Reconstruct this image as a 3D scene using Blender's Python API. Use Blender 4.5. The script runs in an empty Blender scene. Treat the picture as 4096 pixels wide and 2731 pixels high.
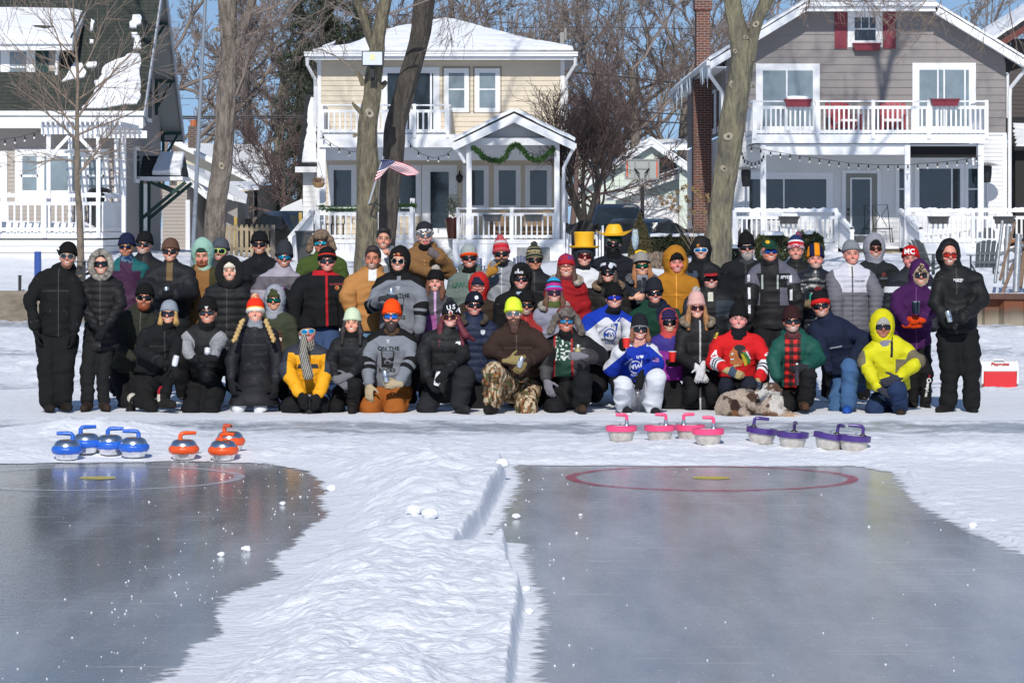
import bpy,math,random
import numpy as np
from mathutils import Vector,Matrix
from mathutils.bvhtree import BVHTree
random.seed(7);RNG=np.random.default_rng(11)
R=math.radians
scene=bpy.context.scene
COL=scene.collection
# camera, sky, sun, exposure
F,Y0,CH=11947.0,890.0,2.05
cam_d=bpy.data.cameras.new("camera");cam=bpy.data.objects.new("camera",cam_d);COL.objects.link(cam)
cam.location=(0,0,CH);cam.rotation_euler=(R(90),0,0)
cam_d.sensor_width=36;cam_d.lens=F/4096*36
cam_d.shift_y=-(1365.5-Y0)/4096
cam_d.clip_start=0.5;cam_d.clip_end=2000
scene.camera=cam
SUN_EL,SUN_AZ=36.0,-4.5
wd=bpy.data.worlds.new("World");scene.world=wd;wd.use_nodes=True
nt=wd.node_tree;bg=nt.nodes["Background"]
sky=nt.nodes.new("ShaderNodeTexSky");sky.sky_type='NISHITA';sky.sun_disc=False
sky.sun_elevation=R(SUN_EL);sky.sun_rotation=R(180+SUN_AZ*-1)
sky.air_density=1.0;sky.dust_density=0.2;sky.ozone_density=2.5
_tc=nt.nodes.new("ShaderNodeTexCoord");_va=nt.nodes.new("ShaderNodeVectorMath");_va.operation='ADD';_va.inputs[1].default_value=(0,0,.17)
_vn=nt.nodes.new("ShaderNodeVectorMath");_vn.operation='NORMALIZE'
nt.links.new(_tc.outputs["Generated"],_va.inputs[0]);nt.links.new(_va.outputs[0],_vn.inputs[0]);nt.links.new(_vn.outputs[0],sky.inputs[0])
nt.links.new(sky.outputs[0],bg.inputs[0]);bg.inputs[1].default_value=0.125
sl=bpy.data.lights.new("sun",'SUN');sl.energy=4.1;sl.angle=R(0.55);sl.color=(1,0.955,0.88)
so=bpy.data.objects.new("sun",sl);COL.objects.link(so)
sd=Vector((math.sin(R(SUN_AZ))*math.cos(R(SUN_EL)),-math.cos(R(SUN_AZ))*math.cos(R(SUN_EL)),math.sin(R(SUN_EL))))
so.rotation_euler=sd.to_track_quat('Z','Y').to_euler();so.location=(0,0,60)
scene.view_settings.view_transform='Standard';scene.view_settings.look='None'
scene.view_settings.exposure=-0.15;scene.view_settings.gamma=1.0
scene.cycles.max_bounces=6;scene.cycles.diffuse_bounces=3;scene.cycles.glossy_bounces=3
scene.cycles.use_denoising=True
def W(px,py,D):
 return np.array([(px-2048)*D/F,D,CH-(py-Y0)*D/F])
def WX(px,D):return(px-2048)*D/F
def WZ(py,D):return CH-(py-Y0)*D/F
def GD(py):return F*CH/(py-Y0)
# materials
MATS={}
def srgb(h):
 if isinstance(h,str):
  h=h.lstrip('#');c=[int(h[i:i+2],16)/255 for i in(0,2,4)]
  return tuple(x/12.92 if x<=0.04045 else((x+0.055)/1.055)**2.4 for x in c)
 return tuple(h)
def new_mat(name):
 m=bpy.data.materials.new(name);m.use_nodes=True
 return m,m.node_tree.nodes,m.node_tree.links,m.node_tree.nodes["Principled BSDF"]
def mat(name,col=None,rough=0.6,metal=0.0,var=0.0,vscale=5.0,bump=0.0,bscale=40.0,stretch=(1,1,1),attr=False,spec=0.5,sheen=0.0,coat=0.0,bdist=0.01,obj=True,emit=0.0,sss=0.0,col2=None,detail=4):
 if name in MATS:return MATS[name]
 m,N,L,B=new_mat(name);MATS[name]=m
 B.inputs["Roughness"].default_value=rough;B.inputs["Metallic"].default_value=metal
 B.inputs["Specular IOR Level"].default_value=spec
 if sheen:B.inputs["Sheen Weight"].default_value=sheen
 if coat:B.inputs["Coat Weight"].default_value=coat;B.inputs["Coat Roughness"].default_value=0.08
 if sss:B.inputs["Subsurface Weight"].default_value=sss;B.inputs["Subsurface Radius"].default_value=(0.012,0.005,0.003)
 c=srgb(col)if col is not None else(0.5,0.5,0.5)
 src=None
 if attr:
  a=N.new("ShaderNodeAttribute");a.attribute_name="Col";src=a.outputs["Color"]
 else:
  B.inputs["Base Color"].default_value=(*c,1)
 if var or bump or col2 is not None:
  tc=N.new("ShaderNodeTexCoord");mp=N.new("ShaderNodeMapping");mp.inputs["Scale"].default_value=stretch
  L.new(tc.outputs["Object"],mp.inputs[0])
 if var or col2 is not None:
  n=N.new("ShaderNodeTexNoise");n.inputs["Scale"].default_value=vscale;n.inputs["Detail"].default_value=detail;n.inputs["Roughness"].default_value=0.65
  L.new(mp.outputs[0],n.inputs["Vector"])
  mx=N.new("ShaderNodeMix");mx.data_type='RGBA'
  if col2 is not None:
   rp=N.new("ShaderNodeMapRange");rp.inputs[1].default_value=0.4;rp.inputs[2].default_value=0.62
   L.new(n.outputs[0],rp.inputs[0]);L.new(rp.outputs[0],mx.inputs[0])
   mx.inputs[6].default_value=(*c,1);mx.inputs[7].default_value=(*srgb(col2),1)
  else:
   rp=N.new("ShaderNodeMapRange");rp.inputs[1].default_value=0.25;rp.inputs[2].default_value=0.75
   rp.inputs[3].default_value=1-var;rp.inputs[4].default_value=1+var
   L.new(n.outputs[0],rp.inputs[0])
   mx.blend_type='MULTIPLY';mx.inputs[0].default_value=1
   if src:L.new(src,mx.inputs[6])
   else:mx.inputs[6].default_value=(*c,1)
   L.new(rp.outputs[0],mx.inputs[7])
  src=mx.outputs[2]
 if src:L.new(src,B.inputs["Base Color"])
 if bump:
  nb=N.new("ShaderNodeTexNoise");nb.inputs["Scale"].default_value=bscale;nb.inputs["Detail"].default_value=5
  L.new(mp.outputs[0],nb.inputs["Vector"])
  b=N.new("ShaderNodeBump");b.inputs["Strength"].default_value=bump;b.inputs["Distance"].default_value=bdist
  L.new(nb.outputs[0],b.inputs["Height"]);L.new(b.outputs[0],B.inputs["Normal"])
 return m
M_white=lambda:mat("white_paint",(.80,.81,.83),.5,var=.05,vscale=3)
M_snow=lambda:mat("roof_snow",(.86,.88,.92),.7,bump=.7,bscale=6,bdist=.05)
M_glassdark=lambda:mat("window_glass",(.018,.026,.034),.06,var=.6,vscale=1.2,spec=.8,bump=.12,bscale=1.3,bdist=.02)
M_glassgrey=lambda:mat("window_glass_with_pale_blind",(.20,.25,.28),.1,var=.35,vscale=.9,spec=.9,bump=.1,bscale=1.2,bdist=.02)
M_black=lambda:mat("black_metal",(.012,.012,.014),.45)
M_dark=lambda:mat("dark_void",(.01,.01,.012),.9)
# mesh helpers
def mesh_np(name,V,Q,m,col=None,smooth=True):
 0
 me=bpy.data.meshes.new(name)
 V=np.asarray(V,dtype=np.float32)
 if isinstance(Q,np.ndarray):
  k=Q.shape[1];nf=len(Q)
  me.vertices.add(len(V));me.vertices.foreach_set("co",V.ravel())
  me.loops.add(nf*k);me.loops.foreach_set("vertex_index",Q.astype(np.int32).ravel())
  me.polygons.add(nf);me.polygons.foreach_set("loop_start",np.arange(0,nf*k,k,dtype=np.int32))
  me.update(calc_edges=True)
 else:
  me.from_pydata([tuple(map(float,v))for v in V],[],Q);me.update()
 if smooth:me.polygons.foreach_set("use_smooth",np.ones(len(me.polygons),dtype=bool))
 if col is not None:
  a=me.color_attributes.new("Col",'FLOAT_COLOR','POINT')
  c=np.ones((len(V),4),np.float32);c[:,:3]=col
  a.data.foreach_set("color",c.ravel())
 for mm in(m if isinstance(m,(list,tuple))else[m]):me.materials.append(mm)
 return me
class MB:
 def __init__(s):s.v=[];s.f=[]
 def add(s,V,Fs):
  o=len(s.v);s.v.extend([tuple(float(c)for c in v)for v in V]);s.f.extend([tuple(i+o for i in f)for f in Fs]);return s
 def box(s,x0,x1,y0,y1,z0,z1):
  if x0>x1:x0,x1=x1,x0
  if y0>y1:y0,y1=y1,y0
  if z0>z1:z0,z1=z1,z0
  return s.add([(x0,y0,z0),(x1,y0,z0),(x1,y1,z0),(x0,y1,z0),(x0,y0,z1),(x1,y0,z1),(x1,y1,z1),(x0,y1,z1)],[(0,3,2,1),(4,5,6,7),(0,1,5,4),(1,2,6,5),(2,3,7,6),(3,0,4,7)])
 def beam(s,a,b,w,h,up=(0,0,1)):
  a=Vector(a);b=Vector(b);d=(b-a).normalized();u=Vector(up)
  if abs(d.dot(u))>.98:u=Vector((0,1,0))
  r=d.cross(u).normalized();u=r.cross(d).normalized();r*=w/2;u*=h/2
  P=[a-r-u,a+r-u,a+r+u,a-r+u,b-r-u,b+r-u,b+r+u,b-r+u]
  return s.add(P,[(0,1,2,3),(4,7,6,5),(0,4,5,1),(1,5,6,2),(2,6,7,3),(3,7,4,0)])
 def tube(s,pts,rad,n=8,cap=True):
  pts=[Vector(p)for p in pts]
  if not hasattr(rad,'__len__'):rad=[rad]*len(pts)
  V=[];Fs=[];prev=None
  for i,p in enumerate(pts):
   d=(pts[min(i+1,len(pts)-1)]-pts[max(i-1,0)])
   d=d.normalized()if d.length>1e-9 else Vector((0,0,1))
   if prev is None:prev=d.orthogonal().normalized()
   u=(prev-d*prev.dot(d));u=u.normalized()if u.length>1e-6 else d.orthogonal().normalized()
   prev=u;w=d.cross(u)
   for k in range(n):
    a=2*math.pi*k/n
    V.append(p+(u*math.cos(a)+w*math.sin(a))*rad[i])
  for i in range(len(pts)-1):
   for k in range(n):
    k2=(k+1)%n
    Fs.append((i*n+k,i*n+k2,(i+1)*n+k2,(i+1)*n+k))
  if cap:Fs.append(tuple(range(n))[::-1]);Fs.append(tuple((len(pts)-1)*n+k for k in range(n)))
  return s.add(V,Fs)
 def lathe(s,prof,c,n=24,axis='z',cap=True,wob=None):
  V=[];Fs=[]
  for i,(r,h)in enumerate(prof):
   for k in range(n):
    a=2*math.pi*k/n;rr=r*(1+(wob(a,i)if wob else 0))
    x,y=rr*math.cos(a),rr*math.sin(a)
    p=(x,y,h)if axis=='z' else((x,h,y)if axis=='y' else(h,x,y))
    V.append((p[0]+c[0],p[1]+c[1],p[2]+c[2]))
  for i in range(len(prof)-1):
   for k in range(n):
    k2=(k+1)%n;Fs.append((i*n+k,i*n+k2,(i+1)*n+k2,(i+1)*n+k))
  if cap:Fs.append(tuple(range(n))[::-1]);Fs.append(tuple((len(prof)-1)*n+k for k in range(n)))
  return s.add(V,Fs)
 def prism(s,pts,d):
  0
  n=len(pts);d=Vector(d);P=[Vector(p)for p in pts]
  return s.add(P+[p+d for p in P],[tuple(range(n))[::-1],tuple(range(n,2*n))]+[(i,(i+1)%n,n+(i+1)%n,n+i)for i in range(n)])
 def quad(s,a,b,c,d):return s.add([a,b,c,d],[(0,1,2,3)])
def link(o,parent=None):
 COL.objects.link(o)
 if parent is not None:o.parent=parent
 return o
def worldloc(o):
 v=np.array(o.location);p=o.parent
 while p is not None:v=v+np.array(p.location);p=p.parent
 return v
def build(mb,name,m,parent=None,smooth=False,col=None):
 V=np.array(mb.v,dtype=np.float64).reshape(-1,3)
 org=worldloc(parent)if parent is not None else np.array([V[:,0].mean(),V[:,1].mean(),V[:,2].min()])
 me=mesh_np(name,V-org,mb.f,m,smooth=smooth,col=col)
 me.validate()
 if smooth:auto_smooth(me)
 o=bpy.data.objects.new(name,me);link(o,parent)
 if parent is None:o.location=tuple(org)
 return o
def auto_smooth(me,ang=40):
 me.set_sharp_from_angle(angle=R(ang))
def thing(name,loc,label,cat,group=None):
 o=bpy.data.objects.new(name,None);o.empty_display_size=.2;link(o);o.location=tuple(float(c)for c in loc)
 return tag(o,label,cat,group)
def tag(o,label=None,cat=None,group=None,kind=None):
 if label:o['label']=label
 if cat:o['category']=cat
 if group:o['group']=group
 if kind:o['kind']=kind
 return o
def kids(o):return[c for c in bpy.data.objects if c.parent==o]
def copy_tree(o,parent=None,ch=None):
 if ch is None:
  ch={}
  for c in bpy.data.objects:
   if c.parent:ch.setdefault(c.parent.name,[]).append(c)
 c=o.copy();COL.objects.link(c);c.parent=parent
 for k in ch.get(o.name,[]):copy_tree(k,c,ch)
 return c
 # noise (numpy)
_NG=RNG.random((32,32,32)).astype(np.float32)
def noise3(P,scale=1.0):
 P=np.asarray(P)*scale;I=np.floor(P).astype(int);f=P-I;f=f*f*(3-2*f)
 I&=31;J=(I+1)&31
 x,y,z=f[...,0],f[...,1],f[...,2]
 def g(a,b,c):return _NG[a,b,c]
 c00=g(I[...,0],I[...,1],I[...,2])*(1-x)+g(J[...,0],I[...,1],I[...,2])*x
 c10=g(I[...,0],J[...,1],I[...,2])*(1-x)+g(J[...,0],J[...,1],I[...,2])*x
 c01=g(I[...,0],I[...,1],J[...,2])*(1-x)+g(J[...,0],I[...,1],J[...,2])*x
 c11=g(I[...,0],J[...,1],J[...,2])*(1-x)+g(J[...,0],J[...,1],J[...,2])*x
 return(c00*(1-y)+c10*y)*(1-z)+(c01*(1-y)+c11*y)*z
def fbm(P,scale=1.0,octs=4,gain=.5):
 s=0;a=1;t=0
 for i in range(octs):
  s=s+a*noise3(np.asarray(P)+i*7.31,scale*2**i);t+=a;a*=gain
 return s/t
def sstep(a,b,x):
 t=np.clip((x-a)/(b-a),0,1);return t*t*(3-2*t)
 # ground: ice, rinks, snow
def snow_material(name,wet=False):
 m,N,L,B=new_mat(name)
 tc=N.new("ShaderNodeTexCoord")
 a=N.new("ShaderNodeAttribute");a.attribute_name="Col"
 mp=N.new("ShaderNodeMapping");mp.inputs["Scale"].default_value=(.6,.75,1);L.new(tc.outputs["Object"],mp.inputs[0])
 n=N.new("ShaderNodeTexNoise");n.inputs["Scale"].default_value=3.2;n.inputs["Detail"].default_value=8;n.inputs["Roughness"].default_value=.7
 L.new(mp.outputs[0],n.inputs["Vector"])
 n2=N.new("ShaderNodeTexNoise");n2.inputs["Scale"].default_value=26;n2.inputs["Detail"].default_value=6
 L.new(mp.outputs[0],n2.inputs["Vector"])
 ad=N.new("ShaderNodeMath");ad.operation='ADD';L.new(n.outputs[0],ad.inputs[0])
 sep=N.new("ShaderNodeSeparateColor");L.new(a.outputs["Color"],sep.inputs[0]);L.new(sep.outputs[0],ad.inputs[1])
 mr=N.new("ShaderNodeMapRange");mr.inputs[1].default_value=.92;mr.inputs[2].default_value=1.12;L.new(ad.outputs[0],mr.inputs[0])
 mx=N.new("ShaderNodeMix");mx.data_type='RGBA';L.new(mr.outputs[0],mx.inputs[0])
 mx.inputs[6].default_value=(.86,.88,.93,1);mx.inputs[7].default_value=(.40,.44,.49,1)
 L.new(mx.outputs[2],B.inputs["Base Color"])
 n3=N.new("ShaderNodeTexNoise");n3.inputs["Scale"].default_value=9;n3.inputs["Detail"].default_value=7;L.new(tc.outputs["Object"],n3.inputs["Vector"])
 a3=N.new("ShaderNodeMath");a3.operation='ADD';L.new(sep.outputs[1],a3.inputs[0]);L.new(n3.outputs[0],a3.inputs[1]);r3=N.new("ShaderNodeMapRange");r3.inputs[1].default_value=.86;r3.inputs[2].default_value=1.12;L.new(a3.outputs[0],r3.inputs[0])
 if wet:L.new(r3.outputs[0],B.inputs["Alpha"])
 r=N.new("ShaderNodeMapRange");r.inputs[3].default_value=.75;r.inputs[4].default_value=.32;L.new(mr.outputs[0],r.inputs[0]);L.new(r.outputs[0],B.inputs["Roughness"])
 h=N.new("ShaderNodeMath");h.operation='ADD';L.new(n.outputs[0],h.inputs[0])
 h2=N.new("ShaderNodeMath");h2.operation='MULTIPLY';h2.inputs[1].default_value=.3;L.new(n2.outputs[0],h2.inputs[0]);L.new(h2.outputs[0],h.inputs[1])
 b=N.new("ShaderNodeBump");b.inputs["Strength"].default_value=.8;b.inputs["Distance"].default_value=.07
 L.new(h.outputs[0],b.inputs["Height"]);L.new(b.outputs[0],B.inputs["Normal"])
 return m
SNOW=snow_material("packed_snow",True)
def ice_material():
 m,N,L,B=new_mat("clear_ice")
 tc=N.new("ShaderNodeTexCoord");mp=N.new("ShaderNodeMapping");mp.inputs["Scale"].default_value=(1.6,.35,1)
 L.new(tc.outputs["Object"],mp.inputs[0])
 n=N.new("ShaderNodeTexNoise");n.inputs["Scale"].default_value=.9;n.inputs["Detail"].default_value=7;n.inputs["Roughness"].default_value=.62
 L.new(mp.outputs[0],n.inputs["Vector"])
 sg=N.new("ShaderNodeSeparateXYZ");L.new(tc.outputs["Object"],sg.inputs[0]);g1=N.new("ShaderNodeMath");g1.operation='MULTIPLY_ADD';g1.inputs[1].default_value=.05;L.new(sg.outputs[0],g1.inputs[0]);L.new(n.outputs[0],g1.inputs[2])
 cr=N.new("ShaderNodeMapRange");cr.inputs[1].default_value=.30;cr.inputs[2].default_value=.86;L.new(g1.outputs[0],cr.inputs[0])
 mx=N.new("ShaderNodeMix");mx.data_type='RGBA';L.new(cr.outputs[0],mx.inputs[0])
 mx.inputs[6].default_value=(.20,.207,.215,1);mx.inputs[7].default_value=(.57,.585,.605,1)
 v=N.new("ShaderNodeTexNoise");v.inputs["Scale"].default_value=42;v.inputs["Detail"].default_value=3
 mp2=N.new("ShaderNodeMapping");mp2.inputs["Scale"].default_value=(1,.8,1);L.new(tc.outputs["Object"],mp2.inputs[0]);L.new(mp2.outputs[0],v.inputs["Vector"])
 fr=N.new("ShaderNodeMapRange");fr.inputs[1].default_value=.64;fr.inputs[2].default_value=.72;fr.inputs[4].default_value=.55;L.new(v.outputs[0],fr.inputs[0])
 mp3=N.new("ShaderNodeMapping");mp3.inputs["Scale"].default_value=(.5,6,1);mp3.inputs["Rotation"].default_value=(0,0,R(8));L.new(tc.outputs["Object"],mp3.inputs[0])
 s=N.new("ShaderNodeTexNoise");s.inputs["Scale"].default_value=2.1;s.inputs["Detail"].default_value=5;L.new(mp3.outputs[0],s.inputs["Vector"])
 sr=N.new("ShaderNodeMapRange");sr.inputs[1].default_value=.62;sr.inputs[2].default_value=.74;sr.inputs[4].default_value=.4;L.new(s.outputs[0],sr.inputs[0])
 mxa=N.new("ShaderNodeMath");mxa.operation='MAXIMUM';L.new(fr.outputs[0],mxa.inputs[0]);L.new(sr.outputs[0],mxa.inputs[1])
 mx2=N.new("ShaderNodeMix");mx2.data_type='RGBA';L.new(mxa.outputs[0],mx2.inputs[0]);L.new(mx.outputs[2],mx2.inputs[6]);mx2.inputs[7].default_value=(.62,.66,.72,1)
 L.new(mx2.outputs[2],B.inputs["Base Color"])
 rr=N.new("ShaderNodeMapRange");rr.inputs[3].default_value=.13;rr.inputs[4].default_value=.24;L.new(cr.outputs[0],rr.inputs[0])
 ra=N.new("ShaderNodeMath");ra.operation='ADD';L.new(rr.outputs[0],ra.inputs[0]);L.new(mxa.outputs[0],ra.inputs[1]);L.new(ra.outputs[0],B.inputs["Roughness"])
 B.inputs["IOR"].default_value=1.31
 mp4=N.new("ShaderNodeMapping");mp4.inputs["Scale"].default_value=(1,1,1);L.new(tc.outputs["Object"],mp4.inputs[0])
 nb=N.new("ShaderNodeTexNoise");nb.inputs["Scale"].default_value=14;nb.inputs["Detail"].default_value=4;L.new(mp4.outputs[0],nb.inputs["Vector"])
 b=N.new("ShaderNodeBump");b.inputs["Strength"].default_value=.25;b.inputs["Distance"].default_value=.004;L.new(nb.outputs[0],b.inputs["Height"]);L.new(b.outputs[0],B.inputs["Normal"])
 return m
ICE=ice_material()
mb=MB();mb.box(-60,60,-6,61.5,-.5,0)
tag(build(mb,"lake_ice",ICE),kind="structure",label="smooth grey lake ice of the two curling rinks")
def poly_sd(px,py,poly):
 0
 P=np.array(poly,float);d=np.full(px.shape,1e9);ins=np.zeros(px.shape,bool)
 for i in range(len(P)):
  a=P[i];b=P[(i+1)%len(P)];e=b-a
  wx,wy=px-a[0],py-a[1];t=np.clip((wx*e[0]+wy*e[1])/(e@e+1e-12),0,1)
  d=np.minimum(d,np.hypot(wx-t*e[0],wy-t*e[1]))
  c=((a[1]>py)!=(b[1]>py))&(px<(b[0]-a[0])*(py-a[1])/(b[1]-a[1]+1e-12)+a[0]);ins^=c
 return np.where(ins,-d,d)
def gp(L):return[(W(x,y,GD(y))[0],GD(y))for x,y in L]
EXT=9.0
rinkL=gp([(-900,1862),(300,1850),(700,1846),(1050,1852),(1230,1885),(1315,1935),(1310,2055),(1235,2160),(1130,2247),(1040,2334),(900,2438),(930,2525),(740,2665),(660,2731),(470,3000),(-1500,3000),(-1500,2200)])
rinkR=gp([(2000,1856),(2400,1858),(3000,1862),(3450,1860),(3622,1889),(3710,2003),(3831,2072),(4096,2194),(4700,2450),(5600,3000),(2040,3000),(2055,2731),(2078,2560),(2086,2400),(2050,2316),(2030,2180),(1900,2225),(1830,2232),(1942,2090),(1985,2003),(2025,1933)])
ridgeP=gp([(1400,1870),(2000,1862),(2025,1933),(1985,2003),(1942,2090),(1830,2232),(2030,2180),(2050,2316),(2086,2400),(2078,2560),(2055,2731),(2040,3000),(500,3000),(784,2438),(1080,2247),(1300,2050)])
def ground_height(x,y):
 P=np.stack([x,y,np.zeros_like(x)],-1)
 wob=(fbm(P*np.array([1,.5,1]),2.2,5,.6)-.5)
 dL=poly_sd(x,y,rinkL)+wob*.34;dR=poly_sd(x,y,rinkR)
 shoreR=sstep(24.5,27,y)+sstep(4.2,5.2,x)
 dR=dR+wob*(.05+.3*np.clip(shoreR,0,1))
 out=np.minimum(dL,dR)
 big=fbm(P,.55,3);mid=fbm(P*np.array([1,.8,1]),1.9,4);fine=fbm(P,7.0,4);vf=fbm(P,20.0,3)
 h=.012+.030*(mid-.4)+.028*(fine-.5)+.016*(vf-.5)
 inr=sstep(0,-.9,poly_sd(x,y,ridgeP));sharp=sstep(.0,.05,dR)
 rid=(.05+.15*big+.085*np.abs(mid-.5)*2+.03*(fine-.5))*sstep(.02,.75,dL)*sstep(.7,0,poly_sd(x,y,ridgeP))
 near=sstep(26.0,24.0,y)
 h=h+near*rid*(1.0+.25*inr)
 rs=sstep(.0,.5,dR)*(x>2.2)*near
 h=h-rs*rid*.97;h=h-rs*.8*np.clip(h-.012,0,1)
 stone=np.exp(-((y-26.6)/1.0)**2)
 h=h+stone*(.035+.07*(mid-.42)+.03*(fine-.5))*(.5+.6*big)
 heapL=np.exp(-(((x+4.1)/.75)**2+((y-28.9)/.55)**2));h=h+heapL*(.10+.10*(fine-.3))
 heapR=np.exp(-(((x-4.1)/1.1)**2+((y-26.0)/.5)**2));h=h+heapR*(.05+.08*(mid-.3))
 far=sstep(34,37,y);h=h+far*(.10*np.abs(mid-.5)*2+.09*(big-.5)+.03*fine)
 crowd=sstep(30.3,31.2,y)*sstep(36.4,35.2,y);h=h*(1-.8*crowd)+.012*crowd
 soft=np.clip(shoreR,0,1);edge=np.where(dR<dL,sstep(-.01,.03+.35*soft,dR),sstep(.0,.45,dL))
 covR=np.where(dR>0,1,.75*sstep(-.26-.25*soft,-.02,dR));covL=sstep(-.16,.12,dL);cov=np.minimum(covL,covR)
 h=np.where(cov<.02,-.03,.004+h*edge)
 bare=.0*x+.27*sstep(30.4,27.9,y)*sstep(27.6,28.4,y)+.47*np.exp(-((y-29.9)/1.2)**2)
 bare=bare+.38*np.exp(-((y-36.5)/1.2)**2)+.42*np.exp(-((y-46)/2.5)**2)+.5*sstep(53,58,y)
 bare=bare+.12*(1-np.clip(edge,0,1))+.12*rs+.14*np.exp(-((y-25.2)/.5)**2)+.10
 bare=bare-heapL*.6
 return h,np.stack([bare,cov,bare],-1)
def fan_grid(ys,nx,pxr=(-900,5000)):
 X=np.concatenate([np.linspace(-4200,pxr[0]-40,60),np.linspace(pxr[0],pxr[1],nx),np.linspace(pxr[1]+40,8300,60)])
 yy,pp=np.meshgrid(ys,X,indexing='ij');xx=(pp-2048)*yy/F
 return xx,yy
def grid_faces(ny,nx):
 i=np.arange(ny-1)[:,None]*nx+np.arange(nx-1)[None,:]
 return np.stack([i,i+1,i+nx+1,i+nx],-1).reshape(-1,4)
ys=[9.5]
while ys[-1]<61.5:ys.append(ys[-1]*1.0+(.016+.00115*(ys[-1]-9)**1.3 if ys[-1]<36 else .16))
ys=np.array(ys)
gx,gy=fan_grid(ys,760)
gh,gb=ground_height(gx,gy)
me=mesh_np("snow_field",np.stack([gx,gy,gh],-1).reshape(-1,3),grid_faces(*gx.shape),SNOW,col=gb.reshape(-1,3))
o=bpy.data.objects.new("snow_field",me);link(o);tag(o,kind="structure",label="trampled bright snow lying over the lake ice")
GBVH=BVHTree.FromPolygons([tuple(v)for v in np.stack([gx,gy,gh],-1)[::2,::2].reshape(-1,3)],grid_faces(*gx[::2,::2].shape).tolist())
def ground_z(x,y):
 h,_=ground_height(np.array([float(x)]),np.array([float(y)]));return max(0.0,float(h[0]))
mb=MB();mb.box(-60,-21,10,61,.001,.03).box(21,60,10,61,.001,.03)
tag(build(mb,"snow_beyond",mat("flat_snow",(.84,.86,.91),.7,bump=.6,bscale=3,bdist=.05)),kind="structure")
def annulus(name,cx,cy,r0,r1,m,z=.006,root=None,wig=.0,n=160):
 V=[];Fs=[]
 for k in range(n):
  a=2*math.pi*k/n;w=1+wig*(math.sin(3*a+1)*.5+math.sin(7*a)*.3+math.sin(17*a)*.2)
  for r in(r0*w,r1*w):V.append((cx+r*math.cos(a),cy+r*math.sin(a),z))
 for k in range(n):k2=(k+1)%n;Fs.append((2*k,2*k+1,2*k2+1,2*k2))
 b=MB().add(V,Fs);return build(b,name,m,root)
def marking_mat(name,c,op):
 m,N,L,B=new_mat(name);B.inputs["Base Color"].default_value=(*c,1);B.inputs["Roughness"].default_value=.35
 tc=N.new("ShaderNodeTexCoord");n=N.new("ShaderNodeTexNoise");n.inputs["Scale"].default_value=9;n.inputs["Detail"].default_value=6;L.new(tc.outputs["Object"],n.inputs["Vector"])
 r=N.new("ShaderNodeMapRange");r.inputs[1].default_value=.3;r.inputs[2].default_value=.6;r.inputs[3].default_value=op*.25;r.inputs[4].default_value=op;L.new(n.outputs[0],r.inputs[0]);L.new(r.outputs[0],B.inputs["Alpha"]);return m
for(cpx,rc,lab,ringc)in((2845,(.50,.03,.07),"red ring with yellow centre spot painted in the right rink's ice",'red'),(390,(.68,.72,.78),"white ring with a yellow centre spot in the ice below the blue stones",'white')):
 cyd=23.95;cx=WX(cpx,cyd);rt=thing("target_ring",(cx,cyd,0),lab,"curling ring")
 annulus("ring",cx,cyd,1.085,1.172,marking_mat(ringc+"_ring_paint",rc,.70 if ringc=='red' else .62),root=rt,wig=.008)
 annulus("centre_spot",cx,cyd,.0005,.152,marking_mat("yellow_ice_paint"+ringc,(.75,.62,.05),1.0),root=rt)
V=[];Fs=[]
def crumb(x,y,z,s):
 o=len(V);a0=random.random()*6.28;n=5
 for h_,sc in((0,1),(s*random.uniform(.5,.9),.75)):
  for k in range(n):a=a0+6.283*k/n;r=s*sc*random.uniform(.5,1);V.append((x+r*math.cos(a),y+r*math.sin(a),z+h_))
 V.append((x,y,z+s*1.0))
 for k in range(n):k2=(k+1)%n;Fs.append((o+k,o+k2,o+n+k2,o+n+k));Fs.append((o+n+k,o+n+k2,o+2*n))
for i in range(260):
 py=1845+880*random.random()**1.8;side=random.random()
 if side<.55:
  t=(py-1850)/880;edge=np.interp(py,[1850,1935,2055,2247,2438,2731],[1200,1315,1297,1080,784,520]);px=edge-abs(random.gauss(0,330))
 elif side<.8:px=np.interp(py,[1850,2090,2240,2316,2731],[2010,1945,2040,2060,2060])+abs(random.gauss(0,130))
 else:px=random.uniform(2000,3900)
 D=GD(py);crumb(WX(px,D),D,0,random.choice([.003,.004,.004,.006,.007])*(1.7 if random.random()<.08 else 1))
m_ch=mat("ice_crumbs",(.85,.88,.93),.4)
tag(build(MB().add(V,Fs),"ice_crumbs",m_ch),kind="stuff",label="small loose ice crumbs scattered over the smooth rinks")
V.clear();Fs.clear()
def chunk(px,py,s,lab,gr=None):
 D=GD(py);x=WX(px,D);rs=random.Random(int(px));g=ground_z(x,D)
 u=10;vv=6;P=[];Q=[]
 for j in range(vv+1):
  for i in range(u):
   th=math.pi*j/vv;ph=2*math.pi*i/u;r=s*rs.uniform(.78,1.08)
   P.append((x+r*1.2*math.sin(th)*math.cos(ph),D+r*math.sin(th)*math.sin(ph),g+s*.55+r*.75*math.cos(th)))
 for j in range(vv):
  for i in range(u):Q.append((j*u+i,(j+1)*u+i,(j+1)*u+(i+1)%u,j*u+(i+1)%u))
 o=build(MB().add(P,Q),"snow_chunk",M_snow());tag(o,lab,"snow chunk",gr)
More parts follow.
